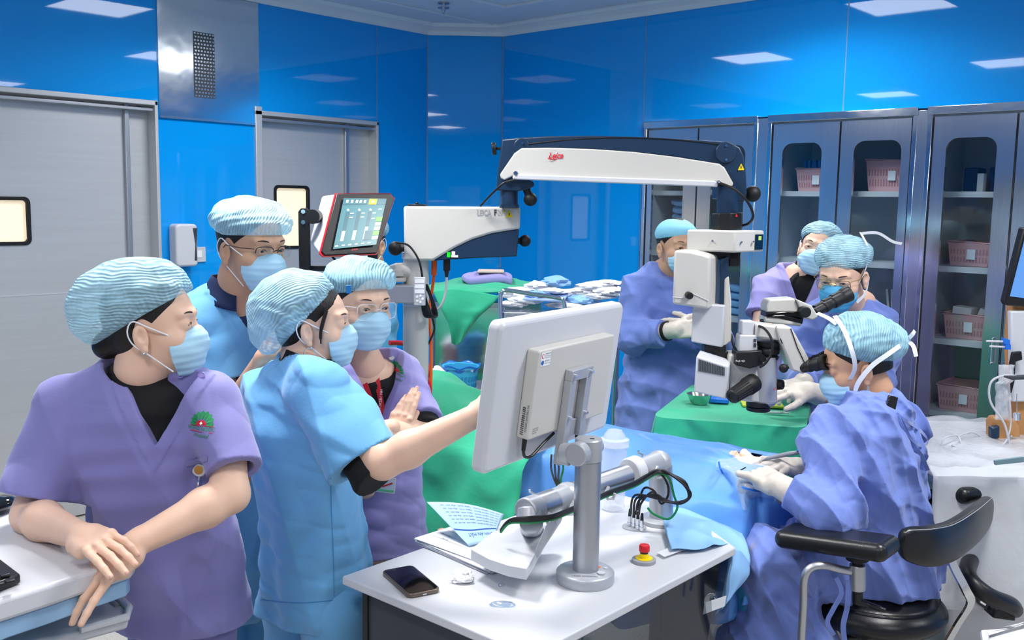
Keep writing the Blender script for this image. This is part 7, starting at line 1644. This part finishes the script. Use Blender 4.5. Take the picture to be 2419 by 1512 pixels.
# ---------------------------------------------------------------- 4: nurse with crossed arms and red lanyard
def nurse_crossed():
    t = person('nurse in lilac scrubs with clear glasses and red lanyard, arms crossed, beside the white column', P(880, 1400, 2.85))
    h = Head(P(846, 722, 2.72), (.66, -.74, -.12), (0, 0, 1), 1.07); lat = nrm(V(.86, .42, 0)); fr = V(lat[1], -lat[0], 0)
    b = Shape(); h.body(b); nb = P(862, 870, 2.78); b.chain([h.p(0, -.022, -.03), h.p(0, -.03, -.085), nb], [.052, .053, .062], .02)
    body = [mesh_sdf(b, .0028, lo=np.minimum(h.c, nb) - V(.14, .14, .05), hi=h.c + V(.15, .15, .16), pad=0)]
    Sl = P(955, 895, 2.82); El = P(1000, 1022, 2.66); Wl = P(880, 1022, 2.54); Sr = P(785, 900, 2.68); Er = P(800, 1050, 2.56); Wr = P(925, 1010, 2.575)
    a = Shape(); armsdf(a, Sl, El, Wl, .95); n1 = hand(a, Wl, V(-1, .1, .1), V(0, -.9, .3), -1, k=.9); body.append(mesh_sdf(a, .0035))
    a = Shape(); armsdf(a, Sr, Er, Wr, .95); n2 = hand(a, P(928, 1040, 2.60), P(968, 940, 2.62) - P(928, 1040, 2.60), V(-.2, -.95, .1), -1, curl=(.12, .12, .14, .18), spread=(-.10, -.03, .05, .13), k=.84, thumb_open=.1); body.append(mesh_sdf(a, .003))
    hl, hr = P(930, 1330, 2.9), P(850, 1330, 2.84)
    lb = legs(t, hl, hr, [((hl[0], hl[1], .45), (hl[0], hl[1], .06)), ((hr[0], hr[1], .45), (hr[0], hr[1], .06))], 'scrub_lilac'); shoes(t, [V(hl[0], hl[1], 0), V(hr[0], hr[1], 0)], fr)
    lb.loft([(nb, .06, .05, lat), (P(870, 940, 2.8), .12, .08, lat), (P(885, 1300, 2.86), .12, .08, lat)], .02); body.append(mesh_sdf(lb, .012))
    bo = t.part('body', merge(*body), 'skin'); add_nails(t, bo, n2); h.eyes(t, bo, gaze=(.9, -.4, -.3)); h.brows(t, bo); h.lashes(t, bo); h.hair(t, bo, low=-.04); h.mask(t, bo, seed=8)
    glasses(t, bo, h, 'film_white', 'full', w=.027, hh=.021, zc=.004)
    add_cap(t, bo, h, (0, .0, .066), (.096, .106, .066), (0, .32, -.95), (0, 0, .034), seed=12, res=.0028, m='cap_blue4', pdir=(.8, .3, .3), amp=.004)
    g = Shape(); g.loft([(P(864, 852, 2.79), .08, .06, lat), (P(866, 885, 2.80), .155, .09, lat), (P(876, 990, 2.80), .158, .115, lat), (P(885, 1120, 2.83), .145, .11, lat), (P(890, 1340, 2.87), .165, .12, lat), (P(890, 1400, 2.9), .168, .12, lat)], .03)
    Cl = Sl + (El - Sl) * .86; Cr = Sr + (Er - Sr) * .8; sleeve(g, Sl + V(-.015, 0, 0), Cl, .068, .066, .045); sleeve(g, Sr + V(.015, 0, 0), Cr, .068, .066, .045)
    g.func(folds(.006, (.7, .1, .6), 55, 41, .6, 6)); g.func(crumple(.008, 55, 5)); vneck(g, P(905, 1010, 2.67), .080, .17, lat, fr); neckhole(g, P(866, 850, 2.78), (.05, -.2, 1), .068); g.plane((0, 0, P(900, 1310, 2.8)[2]), (0, 0, -1))
    cuffcut(g, Sl, Cl, .066)
    top = t.part('scrub_top', mesh_sdf(g, .005), 'scrub_lilac', bo)
    u = Shape(); u.loft([(P(890, 905, 2.80), .11, .075, lat), (P(880, 1050, 2.81), .12, .09, lat)], .02); u.chain([Sl, Cl + (El - Sl) * .14], [.055, .056], .02); u.plane(Cl + (El - Sl) * .13, nrm(El - Sl)); t.part('undershirt', mesh_sdf(u, .005), 'black_cloth', bo)
    emblem(t, top, g, P(941, 893, 2.66), nrm(V(.85, .45, -.05)), V(0, 0, 1), V(-.2, 1, 0), .046)
    q = hitpx(g, 925, 846); t.part('button', MB().lathe(q, (0, -.75, .6), [(.0075, 0), (.0078, .002), (.0062, .003), (.0058, .002)], 16), 'white_plastic', top)
    both = lambda p: np.minimum(g(p), u(p)); hit = lambda uu, vv: hitpx(both, uu, vv, 2.3) + V(0, -.004, 0)
    l1 = [hit(887, 868), hit(890, 890), hit(897, 930), hit(903, 965), hit(900, 1000)]; l2 = [hit(858, 893), hit(868, 920), hit(878, 950), hit(889, 980), hit(893, 1005)]
    ly = t.part('lanyard', MB().strip(spline(l1, 5), V(1, 0, 0), .015, .0015).strip(spline(l2, 5), V(1, 0, 0), .015, .0015).strip([P(898, 998, 2.60), P(902, 1060, 2.53), P(905, 1130, 2.56)], V(1, 0, 0), .013, .0015), 'red_cloth', bo)
    t.part('lettering', text_mb('HN MEDICAL', .011, hit(899, 945) + V(0, -.0016, 0), V(-.1, 0, -1), V(1, 0, -.1), 'CENTER'), 'white_text', ly)
    bp = P(905, 1145, 2.58); Rb = rot((0, 1, 0), 6); cd = t.part('id_card', MB().box(bp, (.068, .003, .045), Rb), 'white_plastic', bo, bev=.001); 
    t.part('card_photo', MB().box(bp + V(-.018, -.002, .002), (.016, .001, .020), Rb), 'skin_mid', cd); t.part('card_stripe', MB().box(bp + V(.005, -.002, -.016), (.05, .001, .006), Rb), mat('card_green', '#5fbf86', .5), cd); t.part('card_stripe', MB().box(bp + V(.012, -.002, .0), (.03, .001, .004), rot((0, 1, 0), -20)), 'red_text', cd)
nurse_crossed()

# ---------------------------------------------------------------- generic standing figure for the people further back
def back_person(label, hc, f, k, lat, nb, secs, arms, m, cap, skin='skin', neckv=None, under=None, maskm='mask_blue', glass=None, res=.004, fold=.004, ties=False, gloves=(), hairlow=-.03, capm='cap_blue', up=(0, 0, 1), legm=None, gown=False, seed=50, standing=True, legpts=None, fem=True, handk=.95, cuffr=.07):
    t = person(label, nb); h = Head(hc, f, up, k); lat = nrm(lat); fr = V(lat[1], -lat[0], 0)
    b = Shape(); h.body(b, fem); b.chain([h.p(0, -.022, -.03), h.p(0, -.03, -.085), nb], [.053, .055, .062], .02); body = [mesh_sdf(b, .0032, lo=np.minimum(h.c, nb) - V(.14, .14, .05), hi=h.c + V(.15, .15, .16), pad=0)]
    gs = []
    for i, (S, E, W, hf, hn, side, curl) in enumerate(arms):
        a = Shape(); armsdf(a, S, E, W, .98); hand(a, W, hf, hn, side, curl=curl, k=handk); body.append(mesh_sdf(a, .004))
        if i in gloves:
            gsh = Shape(); hand(gsh, W, hf, hn, side, curl=curl, k=handk); d = nrm(W - E); gsh.cap(W - d * .055, W + d * .01, .036, .031, .01); gsh.func(lambda p: -.0016 + 0 * p[:, 0]); gsh.func(folds(.0012, hf, 160, i)); gsh.plane(W - d * .055, -d); gs.append(mesh_sdf(gsh, .0032))
    c0 = secs[-1][0]; hl = V(*c0) + lat * .08; hr = V(*c0) - lat * .08
    if legpts is None: legpts = [((hl[0], hl[1], .45), (hl[0], hl[1], .06)), ((hr[0], hr[1], .45), (hr[0], hr[1], .06))]
    lb = legs(t, V(hl[0], hl[1], max(hl[2], .5)), V(hr[0], hr[1], max(hr[2], .5)), legpts, legm or m); shoes(t, [V(*q[1]) for q in legpts], fr)
    lb.loft([(nb, .06, .05, lat), (V(*secs[1][0]), .12, .08, lat), (V(*c0) + V(0, 0, .06), .12, .08, lat)], .02); body.append(mesh_sdf(lb, .013))
    bo = t.part('body', merge(*body), skin); h.eyes(t, bo); h.brows(t, bo); h.lashes(t, bo); h.hair(t, bo, low=hairlow); h.mask(t, bo, maskm, .003, ties=ties, seed=seed)
    if glass: glasses(t, bo, h, glass, 'full', w=.024, hh=.017)
    if cap: add_cap(t, bo, h, *cap[0], m=capm, **cap[1])
    g = Shape(); g.loft([(c, a_, b_, lat) for (c, a_, b_) in secs], .03)
    for i, (S, E, W, hf, hn, side, curl) in enumerate(arms):
        if gown:
            mid = E + (W - E) * .78; g.chain([S, E, mid], [.078, .070, .052], .04)
        else:
            C = S + (E - S) * .72; sleeve(g, S, C, .070, .068, .04)
    g.func(folds(fold * 1.3, (.8, .1, .45), 48, seed, .6, 5)); g.func(folds(fold, (.3, .6, .8), 75, seed + 1, .6, 8)); g.func(crumple(fold * 1.1, 50, seed))
    if neckv: vneck(g, neckv[0], neckv[1], neckv[2], lat, fr)
    neckhole(g, nb + V(0, 0, .02), (fr[0]*.2, fr[1]*.2, 1), .066 if not gown else .062)
    for (S, E, W, hf, hn, side, curl) in arms:
        if gown: cuffcut(g, E, E + (W - E) * .78, .05)
        else: cuffcut(g, S, S + (E - S) * .72, .068)
    top = t.part('surgical_gown' if gown else 'scrub_top', mesh_sdf(g, .006), m, bo)
    if under:
        u = Shape(); u.loft([(V(*nb) + V(0, 0, -.03), .085, .065, lat), (V(*secs[1][0]) + V(0, 0, -.02), .12, .085, lat), (V(*secs[2][0]), .11, .085, lat)], .02); u.chain([nb + V(0, 0, .055), nb + V(0, 0, -.03)], [.060, .076], .02); t.part('undershirt', mesh_sdf(u, .006), under, bo)
    for g_ in gs: t.part('surgical_glove', g_, 'glove', bo)
    return t, h, bo, top, g
# 5: person mostly hidden behind the control screen
nb = P(838, 668, 3.95)
back_person('person in light blue scrubs almost hidden behind the touch control screen', P(862, 578, 3.95), (-.35, -.9, -.1), 1.0, (1, -.3, 0), nb, [(P(838, 655, 3.97), .08, .06), (P(838, 672, 3.98), .17, .10), (P(838, 760, 4.0), .19, .11), (P(838, 900, 4.0), .17, .11), (P(838, 1000, 4.0), .18, .12)], [(P(745, 705, 4.0), P(740, 830, 3.95), P(790, 850, 3.8), V(1, -.2, 0), V(0, 0, 1), -1, (.4, .4, .4, .4))], 'scrub_blue', (((0, -.005, .062), (.098, .105, .07), (0, .15, -.98), (0, 0, .036)), dict(seed=3, res=.004)), skin='skin_mid', seed=61)
# 6: man in blue gown behind the microscope
nb = P(1592, 655, 4.22)
t6, h6, b6, top6, g6 = back_person('man in blue surgical gown and plain pale cap, gloved hands clasped, behind the microscope', P(1598, 585, 4.15), (.36, -.92, -.08), 1.03, (1, .15, 0), nb, [(P(1592, 634, 4.22), .085, .07), (P(1588, 662, 4.23), .185, .11), (P(1578, 740, 4.25), .20, .13), (P(1572, 860, 4.25), .19, .14), (P(1565, 960, 4.25), .21, .16), (P(1560, 1150, 4.25), .24, .2)], [(P(1505, 690, 4.20), P(1497, 795, 4.12), P(1590, 780, 3.95), V(1, -.1, .12), V(-.1, -.9, .4), 1, (.5, .5, .55, .6)), (P(1668, 690, 4.25), P(1690, 800, 4.15), P(1650, 775, 3.98), V(-1, -.1, .05), V(0, -.9, .3), -1, (.5, .5, .55, .6))], 'gown_blue', (((0, -.010, .050), (.085, .100, .072), (0, .30, -.95), (0, 0, .032)), dict(seed=3, res=.004, amp=.0008, freq=60)), skin='skin_mid', gown=True, gloves=(0, 1), fold=.006, capm='cap_flat', seed=71, ties=True, fem=False)
mb = MB().strip(spline([h6.p(-.060, .036, -.01), h6.p(-.082, .0, .03), h6.p(-.075, -.06, .05)]), h6.u, .008).strip(spline([h6.p(-.058, .036, -.07), h6.p(-.080, .005, -.06), h6.p(-.082, -.01, -.09)]), h6.u, .008)
t6.part('mask_tie', mb, 'strap_white', b6)
t6.part('glove_cuff', MB().cyl(P(1572, 783, 3.98), P(1578, 782, 3.97), .041, n=20), 'black_cloth', b6)
# 7: lilac nurse by the cabinets
nb = P(1905, 665, 4.32)
t7, h7, b7, top7, g7 = back_person('nurse in lilac scrubs and black turtleneck by the middle cabinet, behind the assistant', P(1932, 592, 4.28), (-.42, -.90, .06), 1.02, (1, -.15, 0), nb, [(P(1905, 640, 4.32), .08, .06), (P(1898, 660, 4.33), .165, .10), (P(1890, 730, 4.34), .165, .115), (P(1890, 850, 4.35), .15, .12), (P(1890, 1000, 4.35), .17, .13)], [(P(1812, 680, 4.30), P(1796, 770, 4.2), P(1850, 820, 4.05), V(.8, -.6, -.2), V(0, -.4, .9), -1, (.3, .3, .3, .3)), (P(1985, 690, 4.32), P(2000, 790, 4.22), P(1950, 830, 4.1), V(-.8, -.6, -.2), V(0, -.4, .9), 1, (.3, .3, .3, .3))], 'scrub_lilac', (((0, -.02, .055), (.092, .105, .074), (0, .38, -.92), (0, 0, .034)), dict(seed=13, res=.004)), neckv=(P(1895, 740, 4.20), .05, .13), under='black_cloth', up=(.25, 0, 1), seed=81)
# 8: assistant with gold glasses
nb = P(2010, 735, 3.62)
t8, h8, b8, top8, g8 = back_person('surgical assistant in blue gown and gold-rimmed glasses, head bowed over the second eyepiece', P(1990, 652, 3.52), (-.56, -.74, -.34), 1.06, (.72, -.69, 0), nb, [(P(2012, 712, 3.64), .085, .07), (P(2010, 742, 3.66), .175, .11), (P(2005, 830, 3.66), .19, .13), (P(1990, 950, 3.62), .18, .14), (P(1985, 1060, 3.6), .20, .16), (P(1985, 1200, 3.6), .2, .17)], [(P(1905, 770, 3.72), P(1890, 900, 3.62), P(1900, 905, 3.42), V(-.75, -.5, .0), V(-.2, -.2, 1), -1, (.5, .5, .55, .6)), (P(2040, 800, 3.50), P(1990, 950, 3.30), P(1912, 925, 3.20), V(-1, -.15, .08), V(-.05, -.5, .9), 1, (.5, .5, .5, .55))], 'gown_blue', (((0, -.018, .062), (.098, .106, .074), (0, .30, -.95), (0, 0, .036)), dict(seed=23, res=.003, pdir=(1, .2, .2))), gown=True, gloves=(0, 1), glass='gold', fold=.006, maskm='mask_deep', ties=True, hairlow=-.045, seed=91)
mb = MB().strip(spline([h8.p(-.060, .036, -.02), h8.p(-.083, .012, .03), h8.p(-.088, -.02, .09), h8.p(-.05, -.06, .14)]), h8.f, .012).strip(spline([h8.p(-.05, -.075, .13), h8.p(-.09, -.12, .115), h8.p(-.125, -.16, .07), h8.p(-.15, -.18, .055)]), h8.u, .010).strip(spline([h8.p(-.056, .036, -.08), h8.p(-.078, .005, -.055), h8.p(-.075, -.05, -.02)]), h8.u, .012)
t8.part('mask_tie', mb, 'strap_white', b8)

# ---------------------------------------------------------------- 9: seated surgeon
def surgeon():
    t = person('surgeon in blue gown seated on the black stool, looking into the eyepieces', V(P(2070, 1380, 2.78)[0], 2.80, 0))
    h = Head(P(2026, 866, 2.88), (-.95, .12, -.28), (-.03, 0, 1), 1.06); lat = nrm(V(.45, .89, 0)); 
    nb = P(2056, 955, 2.87); b = Shape(); h.body(b, False); b.chain([h.p(0, -.018, -.03), h.p(0, -.025, -.08), nb], [.055, .055, .060], .02)
    body = [mesh_sdf(b, .0026, lo=np.minimum(h.c, nb) - V(.14, .14, .05), hi=h.c + V(.15, .15, .16), pad=0)]
    Sn, En, Wn = P(1958, 1035, 2.70), P(1962, 1215, 2.58), P(1842, 1148, 2.66)
    Sf, Ef, Wf = P(2125, 1010, 3.02), P(2010, 1180, 3.06), P(1890, 1108, 2.93)
    gl = []
    for (S, E, W, hf, hn, side, curl, th) in ((Sn, En, Wn, P(1772, 1108, 2.76) - Wn, V(.15, -.75, .6), 1, (.65, .8, .95, 1.05), (nrm(V(-.7, .2, .45)), nrm(V(-.8, .25, .1)))), (Sf, Ef, Wf, P(1822, 1092, 2.88) - Wf, V(.1, -.35, .9), -1, (.45, .6, .8, .95), (nrm(V(-.85, -.3, -.3)), nrm(V(-.9, .0, .1))))):
        a = Shape(); armsdf(a, S, E, W, .85); hand(a, W, hf, hn, side, curl=curl, k=.98, thumb=th); body.append(mesh_sdf(a, .0035))
        gs = Shape(); hand(gs, W, hf, hn, side, curl=curl, k=.98, thumb=th); d = nrm(W - E); gs.cap(W - d * .06, W + d * .01, .040, .032, .012); gs.func(lambda p: -.0018 + 0 * p[:, 0]); gs.func(folds(.0014, hf, 150, 7)); gs.plane(W - d * .06, -d); gl.append(mesh_sdf(gs, .0028))
    hp = P(2085, 1330, 2.82); k1, k2 = P(1800, 1345, 2.66), P(1810, 1300, 2.98); f1, f2 = P(1790, 1600, 2.62), P(1860, 1560, 3.0); f1 = V(k1[0] + .02, k1[1], .08); f2 = V(k2[0] + .08, k2[1], .08)
    lg = Shape(); 
    for kn, ft in ((k1, f1), (k2, f2)): lg.chain([hp, kn, kn * V(1, 1, 0) + V(.01, 0, .33)], [.1, .075, .062], .03)
    lg.func(folds(.004, (0, 0, 1), 40, 9)); lg.plane((0, 0, .34), (0, 0, -1)); t.part('trousers', mesh_sdf(lg, .008), mat('trouser_teal', '#3f9fd0', .8))
    lb = Shape(); 
    for kn, ft in ((k1, f1), (k2, f2)): lb.chain([hp, kn, ft], [.08, .055, .038], .02); 
    lb.loft([(nb, .06, .05, lat), (P(2060, 1030, 2.84), .14, .09, lat), (hp, .14, .1, lat)], .02); body.append(mesh_sdf(lb, .011)); shoes(t, [f1, f2], V(-1, 0, 0), 'black_rubber')
    bo = t.part('body', merge(*body), 'skin_mid'); h.eyes(t, bo, only=(-1, 1)); h.brows(t, bo); h.hair(t, bo, low=-.022, res=.0035); h.mask(t, bo, 'mask_blue', .0028, ties=True, seed=3)
    t.part('earring', MB().tube([h.p(-.084, .001, -.040), h.p(-.086, .002, -.056)], .0035, 8), 'chrome', bo)
    add_cap(t, bo, h, (0, -.018, .066), (.098, .104, .092), (0, .50, -.866), (0, 0, .030), seed=33, res=.0026, m='cap_blue4', extra=(((0, -.115, .045), (.055, .035, .045)),), pdir=(0, 1, .1), amp=.0035)
    strp = MB().strip(spline([h.p(-.064, .040, -.018), h.p(-.086, .022, .02), h.p(-.096, .022, .075), h.p(-.075, .025, .125), h.p(-.02, .03, .158), h.p(.04, .02, .15)], 6), h.f, .013).strip(spline([h.p(-.062, .040, -.072), h.p(-.081, .025, -.03), h.p(-.092, -.02, .012), h.p(-.088, -.075, .035), h.p(-.045, -.125, .045), h.p(0, -.135, .05)], 6), h.u, .014)
    strp.strip(spline([h.p(-.03, -.145, .05), h.p(-.045, -.155, .062), h.p(-.04, -.165, .07)]), h.u, .012).strip(spline([h.p(-.03, -.14, .048), h.p(-.045, -.15, .03), h.p(-.05, -.15, .0)]), h.f, .012)
    strp.strip(spline([h.p(-.045, .035, .142), h.p(-.02, .05, .160), h.p(.02, .07, .175)]), h.f, .014)
    t.part('mask_tie', strp, 'strap_white', bo)
    g = Shape(); g.loft([(P(2070, 940, 2.875), .075, .065, lat), (P(2062, 985, 2.86), .20, .115, lat), (P(2058, 1080, 2.84), .225, .14, lat), (P(2075, 1200, 2.84), .21, .15, lat), (P(2085, 1310, 2.83), .215, .165, lat), (P(2090, 1375, 2.82), .20, .165, lat)], .03)
    Cn = En + (Wn - En) * .80; g.chain([Sn + V(.02, .03, 0), En + V(0, 0, 0), Cn], [.088, .078, .056], .05); Cf = Ef + (Wf - Ef) * .7; g.chain([Sf, Ef, Cf], [.085, .078, .056], .05)
    # gown skirt over the thighs, hanging between and beside the knees
    g.chain([hp + V(0, -.05, .02), k1 + V(.02, 0, .02)], [.13, .105], .06); g.chain([hp + V(0, .05, .02), k2], [.13, .10], .06)
    g.loft([((k1 + k2) / 2 + V(.00, -.03, .02), .20, .11, V(.3, 1, 0)), ((k1 + k2) / 2 + V(.02, -.04, -.12), .25, .15, V(.3, 1, 0)), ((k1 + k2) / 2 + V(.05, -.05, -.25), .28, .19, V(.3, 1, 0))], .06)
    g.func(folds(.0125, (.85, .3, .45), 52, 101, .55, 4)); g.func(folds(.007, (.55, -.3, .7), 74, 102, .6, 6)); g.func(folds(.0035, (.9, .1, .3), 140, 105, .5, 8)); g.func(crumple(.006, 50, 103)); g.func(crumple(.003, 110, 113))
    neckhole(g, P(2066, 948, 2.865), (-.2, .1, 1), .074); cuffcut(g, En, Cn, .056); g.plane((0, 0, .375), (0, 0, -1))
    g.ops.append(('s', .01, lambda p: np.maximum(np.linalg.norm((p - P(2086, 1440, 2.76))[:, :2], axis=1) - .17, np.maximum(p[:, 2] - SEATZ - .005, 0 * p[:, 2] - 1))))
    top = t.part('surgical_gown', mesh_sdf(g, .0042), 'gown_blue', bo)
    t.part('scrub_collar', MB().lathe(P(2068, 950, 2.865), (-.15, .1, 1), [(.070, -.02), (.071, .004), (.067, .005), (.066, -.01)], 28), 'scrub_blue', bo)
    for g_ in gl: t.part('surgical_glove', g_, 'glove', bo)
    hit = lambda uu, vv: hitpx(g, uu, vv, 2.2) + V(0, -.004, 0)
    t.part('gown_tie', MB().strip(spline([hit(2118, 975), hit(2130, 1005), hit(2150, 1035), hit(2175, 1052), hit(2190, 1040), hit(2165, 1010), hit(2125, 985)], 6), V(0, 0, 1), .010, .003).strip(spline([hit(2120, 980), hit(2140, 1020), hit(2155, 1050), hit(2175, 1075), hit(2190, 1110)], 6), V(1, 0, 0), .012, .003), 'gown_blue', top)
    t.part('gown_tie', MB().strip(spline(PP((1975, 1365, 2.46), (1988, 1400, 2.45), (1968, 1440, 2.45), (1955, 1470, 2.45), (1970, 1500, 2.45)), 6), V(1, 0, .3), .012, .003).strip(spline(PP((2004, 1370, 2.45), (2002, 1430, 2.44), (1992, 1480, 2.44), (1998, 1530, 2.44)), 6), V(1, .1, 0), .014, .003), 'gown_blue', top)
    mp = t.part('microphone_clip', MB().box(hitpx(g, 2103, 955, 2.2) + V(0, -.008, .004), (.028, .014, .044), rot((0, 1, 0), 14) @ rot((1, 0, 0), -12)), 'black_gloss', bo, bev=.003)
    # instruments in the hands
    t.part('phaco_handpiece', MB().tube(PP((1800, 1088, 2.90), (1812, 1083, 2.895)), [.0012, .004], 10).tube(PP((1812, 1083, 2.895), (1860, 1073, 2.88), (1890, 1068, 2.87)), [.006, .0075, .006], 12).tube(spline(PP((1888, 1068, 2.87), (1905, 1062, 2.87), (1925, 1060, 2.88))), .004), 'grey_plastic', bo)
    t.part('handpiece_tube', MB().tube(spline(PP((1882, 1066, 2.865), (1900, 1055, 2.86), (1922, 1054, 2.87))), .003), mat('blue_tube', '#2a8fd8', .3), bo)
    t.part('forceps', MB().tube(PP((1740, 1116, 2.80), (1762, 1104, 2.79)), [.0015, .002], 8), 'black_plastic', bo)
SEATZ = P(2075, 1385, 2.76)[2]
surgeon()
